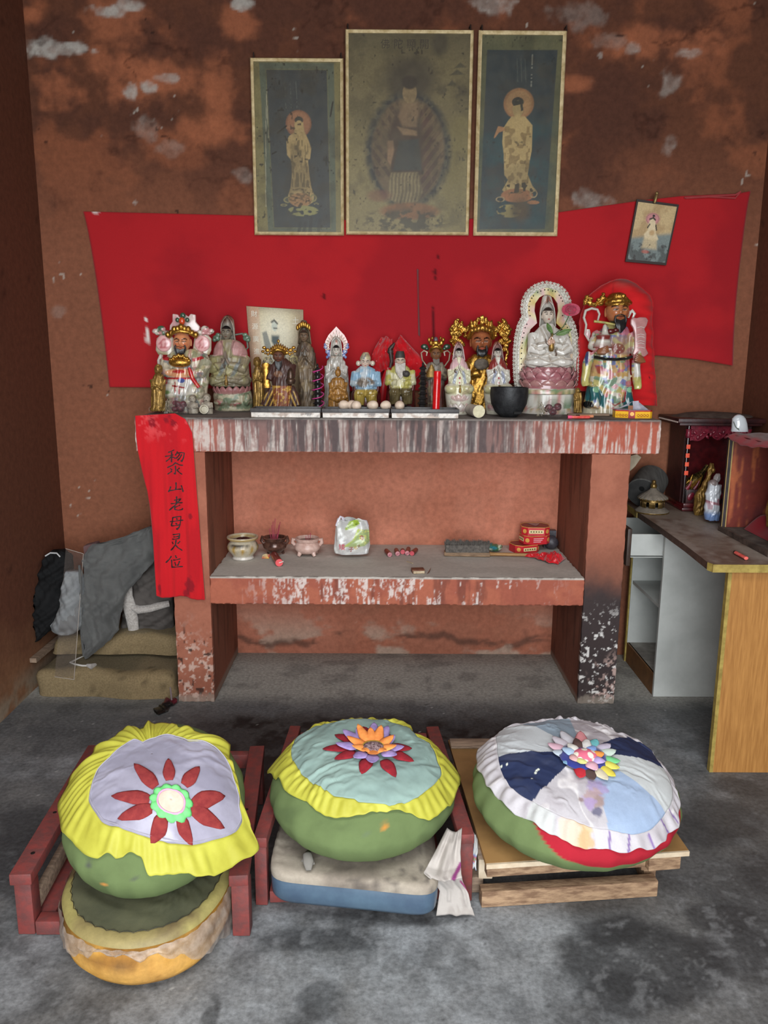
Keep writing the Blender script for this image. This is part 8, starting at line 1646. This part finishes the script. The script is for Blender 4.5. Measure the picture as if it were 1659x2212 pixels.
t=thing('rubbish_bag','small dark red and black plastic wrapper on the floor by the left altar leg','rubbish',(at(363,1528,z=0).x,at(363,1528,z=0).y,0));b=MB();b.ell((0,.02,.014),(.03,.03,.014),16,10);b.ell((-.016,-.03,.008),(.03,.045,.008),16,10)
for j,v in enumerate(b.v):s_=1+.18*sin(v[0]*160+v[1]*120);b.v[j]=(v[0]*s_,v[1]*s_,max(.0005,v[2]*s_))
b.build('wrapper',pmat('dark_wrapper',rough=.3,coat=.2),t,ang=20,col=lambda X,Y,Z:layer(solidc(len(X),lin(22,20,20)),lin(86,24,36),sstep(.0,.012,Y)));b=MB();b.tube([(.012,.02,.01),(.006,.035,.05),(.002,.04,.075)],[.004,.004,.003],6);b.build('pale_straw',mat('pale_straw',lin(126,110,112)),t)
# ================================================================== THE DESK AT THE RIGHT
m_desk=pmat('dusty_desk_top',rough=.55,scale=50,amt=.2,bump=.12,spec=.35);m_edge=mat('worn_dark_edge',lin(84,66,56),lin(58,44,38),30,.6,bump=.3);m_brass=mat('yellow_edge_strip',lin(166,146,76),lin(130,110,52),30,.5,bump=.2);m_white=mat('white_laminate',lin(190,192,188),lin(170,172,168),5,.45,bump=.05);m_oak=mat('golden_oak_veneer',lin(172,122,64),lin(148,100,48),9,.5,stretch=(16,16,1.0),bump=.1,bscale=40)
t=thing('desk','white desk with a dusty brown top and golden oak end panel along the right wall','desk',(1.38,0,0));T_=Matrix.Translation((-1.38,0,0))
TOP=[(1.14,.55),(1.128,.28),(1.124,0),(1.113,-.32),(1.098,-.56),(1.103,-.59),(1.12,-.603),(1.66,-.603),(1.66,.55)]
n_=60;P2=rs(TOP,100);b=MB();vs=[]
b.prism(TOP,DZ-.026,DZ-.0008).xf(T_).build('edge_band',m_edge,t,smooth=False)
b=MB();b.grid(lambda u,v:((interp([(-.603,1.118),(-.585,1.1),(-.56,1.098),(-.32,1.113),(0,1.124),(.28,1.128),(.55,1.14)],-.603+v*1.153)*(1-u)+1.66*u),-.603+v*1.153,DZ),60,110)
b.xf(T_).build('desk_top',m_desk,t,ang=0,col=lambda X,Y,Z:layer(layer(solidc(len(X),lin(134,120,108)),lin(104,82,70),sstep(.42,.62,fbm(X*5,Y*8,3))*.8),lin(158,148,138),sstep(.5,.64,fbm(X*7+2,Y*4,5))*.7))
for a_,c_ in (((1.103,-.6045),(1.66,-.6045)),((1.0965,-.575),(1.106,-.6035)),((1.126,.30),(1.138,.55))):MB().bar((*a_,DZ-.013),(*c_,DZ-.013),.003,.028).xf(T_).build('gold_strip',m_brass,t)
MB().box(1.186,1.66,-.572,-.552,.001,DZ-.027).xf(T_).build('oak_end_panel',m_oak,t);MB().box(1.173,1.186,-.573,-.551,.001,DZ-.027).xf(T_).build('panel_strip',m_brass,t)
MB().box(1.183,1.66,.078,.094,.001,DZ-.027).xf(T_).build('side_panel',m_white,t);MB().box(1.183,1.66,.49,.506,.001,DZ-.027).xf(T_).build('side_panel',m_white,t);MB().box(1.645,1.66,.094,.49,.001,DZ-.027).xf(T_).build('back_panel',m_white,t)
MB().box(1.19,1.645,.094,.49,.405,.42).xf(T_).build('shelf',m_white,t);MB().box(1.19,1.645,.094,.49,.09,.10).xf(T_).build('shelf',mat('dusty_white',lin(150,146,138),lin(110,104,98),12,.8),t);MB().box(1.183,1.195,.094,.49,.001,.10).xf(T_).build('kick_board',mat('brown_kick',lin(124,84,46),lin(100,66,36),20,.6),t);MB().box(1.176,1.184,.49,.507,.001,DZ-.03).xf(T_).build('panel_strip',m_brass,t)
dr=MB().box(1.045,1.40,.11,.122,.64,.74).box(1.045,1.40,.455,.467,.64,.74).box(1.045,1.40,.11,.467,.636,.644).xf(T_).build('drawer',m_white,t,smooth=False);MB().box(1.027,1.045,.10,.475,.60,.765).xf(T_).build('drawer_front',mat('dark_drawer_front',lin(72,54,44),lin(54,40,34),30,.5),dr,bevel=.002)
# dark red shrine cabinet
m_dred=mat('dark_red_lacquer',lin(92,22,26),lin(60,14,18),30,.3,coat=.3);m_maroon=mat('maroon_wood',lin(64,30,30),lin(40,20,22),30,.4,bump=.15);m_dustt=mat('dusty_roof',lin(92,82,74),lin(56,46,42),20,.8);m_carve=mat('carved_crimson',lin(130,34,52),lin(80,18,32),60,.3,coat=.3,bump=.3)
x0,x1,y0,y1=1.335,1.63,.315,.56;t=thing('shrine_cabinet','dark red lacquered shrine cabinet with carved arch on the desk, in the back right corner','shrine',((x0+x1)/2,(y0+y1)/2,DZ));T_=Matrix.Translation((-(x0+x1)/2,-(y0+y1)/2,-DZ));Z=lambda z:DZ+z
pt=lambda b,n,m,**k:b.xf(T_).build(n,m,t,**k)
pt(MB().box(x0,x1,y0,y1,Z(.001),Z(.016)).box(x0+.008,x1-.008,y0+.008,y1,Z(.016),Z(.036)),'stepped_base',m_dred,bevel=.003)
pt(MB().box(x0+.004,x0+.016,y0+.05,y1-.01,Z(.036),Z(.40)),'side_panel',m_maroon);pt(MB().box(x1-.016,x1-.004,y0+.02,y1-.01,Z(.036),Z(.40)),'side_panel',m_maroon);pt(MB().box(x0+.016,x1-.016,y1-.022,y1-.012,Z(.036),Z(.40)),'back_panel',m_dred)
for x in (x0+.012,x1-.012):
    pt(MB().tube([(x,y0+.03,Z(.036)),(x,y0+.03,Z(.40))],.009,16),'column',mat('black_lacquer_column',lin(34,16,18),rough=.15,coat=.6));pt(MB().tube([(x,y0+.03,Z(.335)),(x,y0+.03,Z(.345)),(x,y0+.03,Z(.36)),(x,y0+.03,Z(.375))],[.010,.0145,.0115,.015],14),'capital',m_carve)
for z in (.165,.205,.245,.285):pt(MB().box(x0+.004,x0+.022,y0+.019,y0+.022,Z(z),Z(z+.02)),'orange_label',mat('orange_label',lin(236,96,66),lin(220,76,52),60,.6),bevel=.0015)
b=MB();n=40
for i in range(n):u=i/n;v=(i+1)/n;zz=lambda q:.36-.035*abs(sin(q*pi*3))-.04*(abs(q-.5)*2)**6;a,c_=x0+.02+u*(x1-x0-.04),x0+.02+v*(x1-x0-.04);b.add([(a,y0+.03,Z(zz(u))),(c_,y0+.03,Z(zz(v))),(c_,y0+.03,Z(.39)),(a,y0+.03,Z(.39)),(a,y0+.04,Z(zz(u))),(c_,y0+.04,Z(zz(v))),(c_,y0+.04,Z(.39)),(a,y0+.04,Z(.39))],[(0,1,2,3),(7,6,5,4),(0,4,5,1)])
for i in range(18):u=(i+.5)/18;b.ell((x0+.02+u*(x1-x0-.04),y0+.027,Z(.352+.012*sin(i*2.1)-.012*abs(u-.5))),(.011,.006,.007),8,6,R=Matrix.Rotation(i*.8,3,'Y'))
pt(b,'carved_arch',m_carve)
pt(MB().box(x0-.045,x1+.03,y0-.01,y1,Z(.392),Z(.405)).box(x0-.055,x1+.04,y0-.02,y1,Z(.405),Z(.425)),'roof',m_maroon,bevel=.003);b=MB()
for i in range(14):b.ell((x0-.057,y0-.01+i*.018,Z(.409)),.004,6,5)
pt(b,'roof_beading',mat('silver_bead',lin(170,150,140),rough=.3));pt(MB().loft([(Z(.425),(x0+x1)/2,(y0+y1)/2,.185,.125),(Z(.431),(x0+x1)/2+.01,(y0+y1)/2,.17,.11),(Z(.440),(x0+x1)/2,(y0+y1)/2,.12,.08),(Z(.446),(x0+x1)/2,(y0+y1)/2,.03,.03)],20),'dusty_cover',m_dustt)
b=MB();b.box(x0+.012,x1-.012,y0+.014,y0+.024,Z(.036),Z(.10)).box(x0+.012,x0+.02,y0+.014,y0+.06,Z(.036),Z(.10));pt(b,'low_railing',m_maroon,bevel=.002);b=MB()
for i in range(7):b.ell((x0+.04+i*.033,y0+.012,Z(.068)),(.014,.004,.020),10,8,R=Matrix.Rotation(.5*(-1)**i,3,'Y'))
pt(b,'railing_carving',m_carve)
for x in (x0+.02,x0+.055):pt(MB().tube([(x,y0+.02,Z(.10)),(x+.012,y0+.018,Z(.12)),(x+.02,y0+.018,Z(.14))],[.009,.006,.003],8),'finial',m_carve)
CD=(1430,870,1659/229)
f=Fig('gold_figurine','shiny gold dragon ornament toppled inside the shrine cabinet railing','ornament',CD,470,.40,z0=DZ+.0366,group=None);b=MB();f.tube(b,[(380,1340,0),(470,1260,-10),(560,1180,0),(640,1090,10),(720,980,20)],[110,120,96,44,30],16);f.part(b,'toppled_body',mat('dark_gilt',lin(120,100,48),lin(40,30,20),60,.25,metal=.7,lo=.4,hi=.6,bump=.4));b=MB();f.tube(b,[(330,1250,-110),(380,1190,-130),(430,1210,-130),(380,1250,-130),(420,1140,-120),(440,1105,-110)],[16,18,18,14,14,6],8)
for i in range(7):f.tube(b,[(350+i*28,1390-i*4,-110),(400+i*24,1310-i*14,-128),(430+i*26,1240-i*20,-120)],[7,14,6],6)
f.part(b,'gold_coils',m_gold)
f=Fig('gold_figurine','golden robed figurine leaning into the shrine cabinet, left of the blue porcelain one','statue',CD,570,.24,z0=DZ,group=None);b=MB();f.tube(b,[(570,1770,0),(570,1700,0),(580,1600,0),(590,1480,0),(640,1360,8),(700,1250,20),(750,1140,34),(790,1040,46),(808,950,54)],[62,84,88,92,60,46,42,54,30],20,flat=.8);f.sculpt(b,'body',7,m_oldgold,disp=folds(2,.02,6,3,.03));b=MB();f.ell(b,800,1060,0,34,34,46);f.part(b,'head',m_oldgold)
f=Fig('porcelain_figurine','white and blue porcelain figurine with a mauve sash against the red box','statue',CD,785,.075,z0=DZ,group=None);b=MB();f.loft(b,[(1830,670,900,0,110),(1780,660,905,0,120),(1640,664,905,0,118),(1540,680,900,0,108),(1420,680,915,0,100),(1330,715,930,0,90),(1280,730,940,10,80)]);f.ell(b,800,1270,0,80,80,72);f.ell(b,870,1180,20,60,60,80)
f.sculpt(b,'body',8,m_porc,lambda U,V,Y:layer(layer(layer(layer(solidc(len(U),lin(190,194,200)),lin(110,134,176),sstep(1720,1830,V)),lin(150,104,112),sstep(26,18,np.abs(V-1600-(U-700)*.22))),lin(170,130,140),inpoly(U,V,[(680,1590),(770,1610),(740,1720),(690,1720)],6)*.7+inell(U,V,850,1580,30,40)),lin(140,128,124),sstep(1340,1300,V)*.8),folds(2,.02,5,2,.03));b=MB();f.ell(b,800,1260,-10,78,70,66);f.part(b,'hair',mat('dusty_mauve_glaze',lin(140,126,124),lin(110,98,96),40,.4))
# temple block (wooden fish), paper behind it, burner lid
m_ironw=mat('grey_dusty_wood',lin(84,82,78),lin(62,60,58),12,.8,bump=.3,stretch=(6,1,1));CK=(1330,860,5.04)
f=Fig('wooden_drum','large grey hollow wooden temple block lying at the back of the desk','drum',CK,320,.40,z0=DZ,group=None);b=MB();a=f.p(285,960,-60);c_=f.p(470,840,200);ax=(c_-a);R=.078
b.tube([a,a+ax*.02,a+ax*.5,a+ax*.98,a+ax],[R*.94,R,R*1.0,R*.96,R*.9],36)
o=f.part(b,'drum_body',m_ironw,ang=40);d_=ax.normalized();of_=Vector((-.006,0,.026));e=a-d_*.0012+of_-d_*of_.dot(d_);b=MB();b.tube([e,e-d_*.0008],.0125,18);f.part(b,'round_hole',mat('hollow_black',lin(10,10,10)),o);b=MB();b.tube([a-d_*.0004,a],R*.93,36);f.part(b,'end_face',mat('dark_grey_wood',lin(56,55,54),lin(42,41,40),20,.9),o)  # hole is a flat black disc, painted for the shade inside
for v_ in (o,):
    dz_=min((v_.matrix_local @ Vector(c)).z for c in v_.bound_box)
for ch in [o]+list(o.children):ch.location.z+=(-dz_+.0006 if ch is o else 0)
tag(MB().slab([at(1362,985,y=.52),at(1376,981,y=.52),at(1386,988,y=.52),at(1372,1008,y=.50),at(1359,1020,y=.50)],(.002,.012,.0)).build('paper_wad',mat('cream_paper',lin(186,172,150),lin(160,146,124),30,.9),bevel=.003),'cream folded paper stuck between the altar leg and the temple block','paper')
f=Fig('incense_burner','brass pagoda shaped incense burner with a dusty fluted roof on the desk','incense burner',CK,478,.30,z0=DZ,group=None);k=f.k;m_br=mat('aged_brass',lin(150,122,70),lin(84,66,40),30,.3,metal=.7);m_db=mat('dust_coat',lin(122,112,100),lin(96,88,78),40,.95)
b=MB();b.lathe([(170*k,0),(186*k,8*k),(186*k,22*k),(160*k,40*k),(130*k,62*k),(0,62*k)],40);f.part(b,'dish',m_db,ang=40);b=MB();b.lathe([(184*k,.4*k),(189*k,8*k),(187*k,16*k)],40);f.part(b,'dish_rim',m_br);b=MB()
for i in range(8):
    a=2*pi*i/8+.39
    for s_ in range(5):q=a+s_*.105-.21;r_=a+(s_+1)*.105-.21;z1,z2=62*k,155*k;b.add([(cos(q)*128*k,sin(q)*128*k,z1),(cos(r_)*128*k,sin(r_)*128*k,z1),(cos(r_)*130*k,sin(r_)*130*k,z2),(cos(q)*130*k,sin(q)*130*k,z2)],[(0,1,2,3)])
b.lathe([(126*k,128*k),(134*k,130*k),(134*k,158*k),(124*k,158*k)],40);f.part(b,'pierced_wall',m_br,solid=.002,flip=False);b=MB();b.lathe([(60*k,62*k),(60*k,150*k)],20);f.part(b,'inner_core',mat('hollow_black',lin(10,10,10)))
b=MB();b.lathe([(164*k,160*k),(160*k,176*k),(118*k,206*k),(70*k,236*k),(40*k,262*k),(34*k,276*k)],64,fold=lambda a,t_:1+.045*sin(a*20)*(1-t_));f.part(b,'fluted_roof',m_db,ang=0);b=MB()
for i in range(24):a=2*pi*i/24;b.ell((cos(a)*160*k,sin(a)*160*k,160*k),9*k,8,6)
f.part(b,'eave_beads',m_br);b=MB();b.ell((0,0,298*k),36*k,18,14);b.ell((0,0,344*k),24*k,16,12);f.part(b,'knob',m_br)
# red box shrine at the front
m_rbr=pmat('brushed_red_paint',rough=.5,scale=40,amt=.2,bump=.15);x0,x1,y0,y1=1.352,1.64,-.50,-.07;t=thing('red_box_shrine','open red painted box with a dusty red cloth roof at the desk right edge','shrine',((x0+x1)/2,(y0+y1)/2,DZ));T_=Matrix.Translation((-(x0+x1)/2,-(y0+y1)/2,-DZ));z1=1.185
pt=lambda b,n,m,**k:b.xf(T_).build(n,m,t,**k)
pt(MB().box(x0,x1,y0,y1,DZ+.001,DZ+.016),'floor_board',mat('dust_grey_board',lin(104,96,88),lin(70,62,58),24,.8,bump=.3));o=weld(dbox(x0+.008,x1,y1-.012,y1,DZ+.017,z1,.008).xf(T_),'end_wall',m_rbr,t,lambda X,Y,Z:layer(layer(solidc(len(X),lin(116,46,36)),lin(176,96,56),sstep(.56,.66,fbm(X*70,Z*7,5))*.8),lin(80,34,40),sstep(.48,.64,fbm(X*9,Z*3,8))*.7))
pt(MB().box(x1-.012,x1,y0,y1-.013,DZ+.017,z1),'back_wall',m_dred);pt(MB().box(x0+.008,x1-.013,y0,y0+.012,DZ+.017,z1),'end_wall',m_dred);pt(MB().box(x0-.004,x0+.008,y1-.016,y1+.002,DZ+.001,z1),'corner_post',mat('dark_post',lin(60,52,54),lin(44,38,40),30,.5));pt(MB().box(x0+.0085,x0+.0125,y1-.0165,y1-.0125,DZ+.018,z1-.002).box(x0-.006,x0-.004,y1-.017,y1-.013,DZ+.002,z1-.01),'gold_line',mat('gold_line',lin(176,150,96),rough=.4));pt(MB().box(x0-.012,x0,y0,y1,DZ+.001,DZ+.02),'front_sill',mat('worn_sill',lin(92,78,70),lin(50,42,38),30,.7,bump=.4))
pt(MB().box(x0+.004,x1,y0,y1,z1+.0005,z1+.010),'roof_board',m_dred)
def rf(u,v):x=x0-.012+u*(x1-x0+.03);y=y1+.012+v*(y0-y1-.03);e=max(0,1-u*9);sag=(.018*sin(pi*min(1,v*1.2))+.012)*e+.010*max(0,1-v*14);return (x-.012*e*sin(pi*v),y,z1+.0165-sag+.0022*sin(v*30+u*9)+.002*sin(u*24))
o=pt(MB().grid(rf,40,40),'cloth_roof',m_redcloth,ang=0,solid=.004,flip=False);paint(o,lambda X,Y,Z:layer(layer(solidc(len(X),lin(150,40,48)),lin(112,88,82),sstep(-.138,-.12,X)*.9),lin(96,76,72),sstep(.5,.65,fbm(X*9,Y*20,4))*sstep(-.138,-.12,X)*.6))
q=MB();q.grid(lambda u,v:(x0+.07+u*.18,y1-.05-v*.25,DZ+.018+.05*sin(pi*u)*(1-v*.4)+.012*sin(v*9+u*5)*sin(pi*u)),24,24);o=q.build('folded_cloth',m_redcloth,ang=0,solid=.002,col=lambda X,Y,Z:lin(140,26,38));tag(o,'dark red cloth heaped on the floor of the red box','cloth')
f=Fig('gold_figurine','gold ornament half out of frame inside the red box','ornament',CK,1662,-.22,z0=DZ+.0165,group=None);b=MB();f.loft(b,[(1400,1640,1740,0,40),(1300,1640,1740,0,44),(1240,1630,1750,0,44),(1160,1645,1730,0,36),(1110,1660,1710,0,22)]);f.part(b,'body',m_oldgold);b=MB();f.ell(b,1690,1080,0,30,28,34);f.part(b,'head',m_oldgold)
f=Fig('porcelain_cover','white glazed porcelain cap resting on the dusty roof behind the red box','porcelain',CD,1225,-.03,z0=z1+.017,group=None);b=MB();f.loft(b,[(470,1080,1345,0,90),(400,1090,1342,0,92),(320,1096,1330,0,90),(250,1100,1310,0,80),(205,1140,1275,0,56),(184,1180,1230,0,24)],32);f.part(b,'glazed_cap',mat('cool_white_glaze',lin(196,200,204),lin(180,186,190),10,.12,coat=.6));b=MB();f.tube(b,[(1100,290,-50),(1120,370,-80),(1170,420,-92)],[6,6,5],6);f.ell(b,1150,400,-92,16,8,12);f.part(b,'painted_mark',mat('grey_green_paint',lin(96,106,96)))
a_,c_=at(1588,1193,z=DZ+.008),at(1612,1206,z=DZ+.008);t=thing('lighter','red plastic cigarette lighter lying near the front of the desk','lighter',(a_+c_)/2);d=(c_-a_)/2;MB().tube([-d*.85,d],.0075,14,flat=.8).build('lighter_body',mat('clear_red_plastic',lin(214,62,58)),t);MB().tube([-d*1.12,-d*.85],.006,10).build('lighter_head',m_black,t)
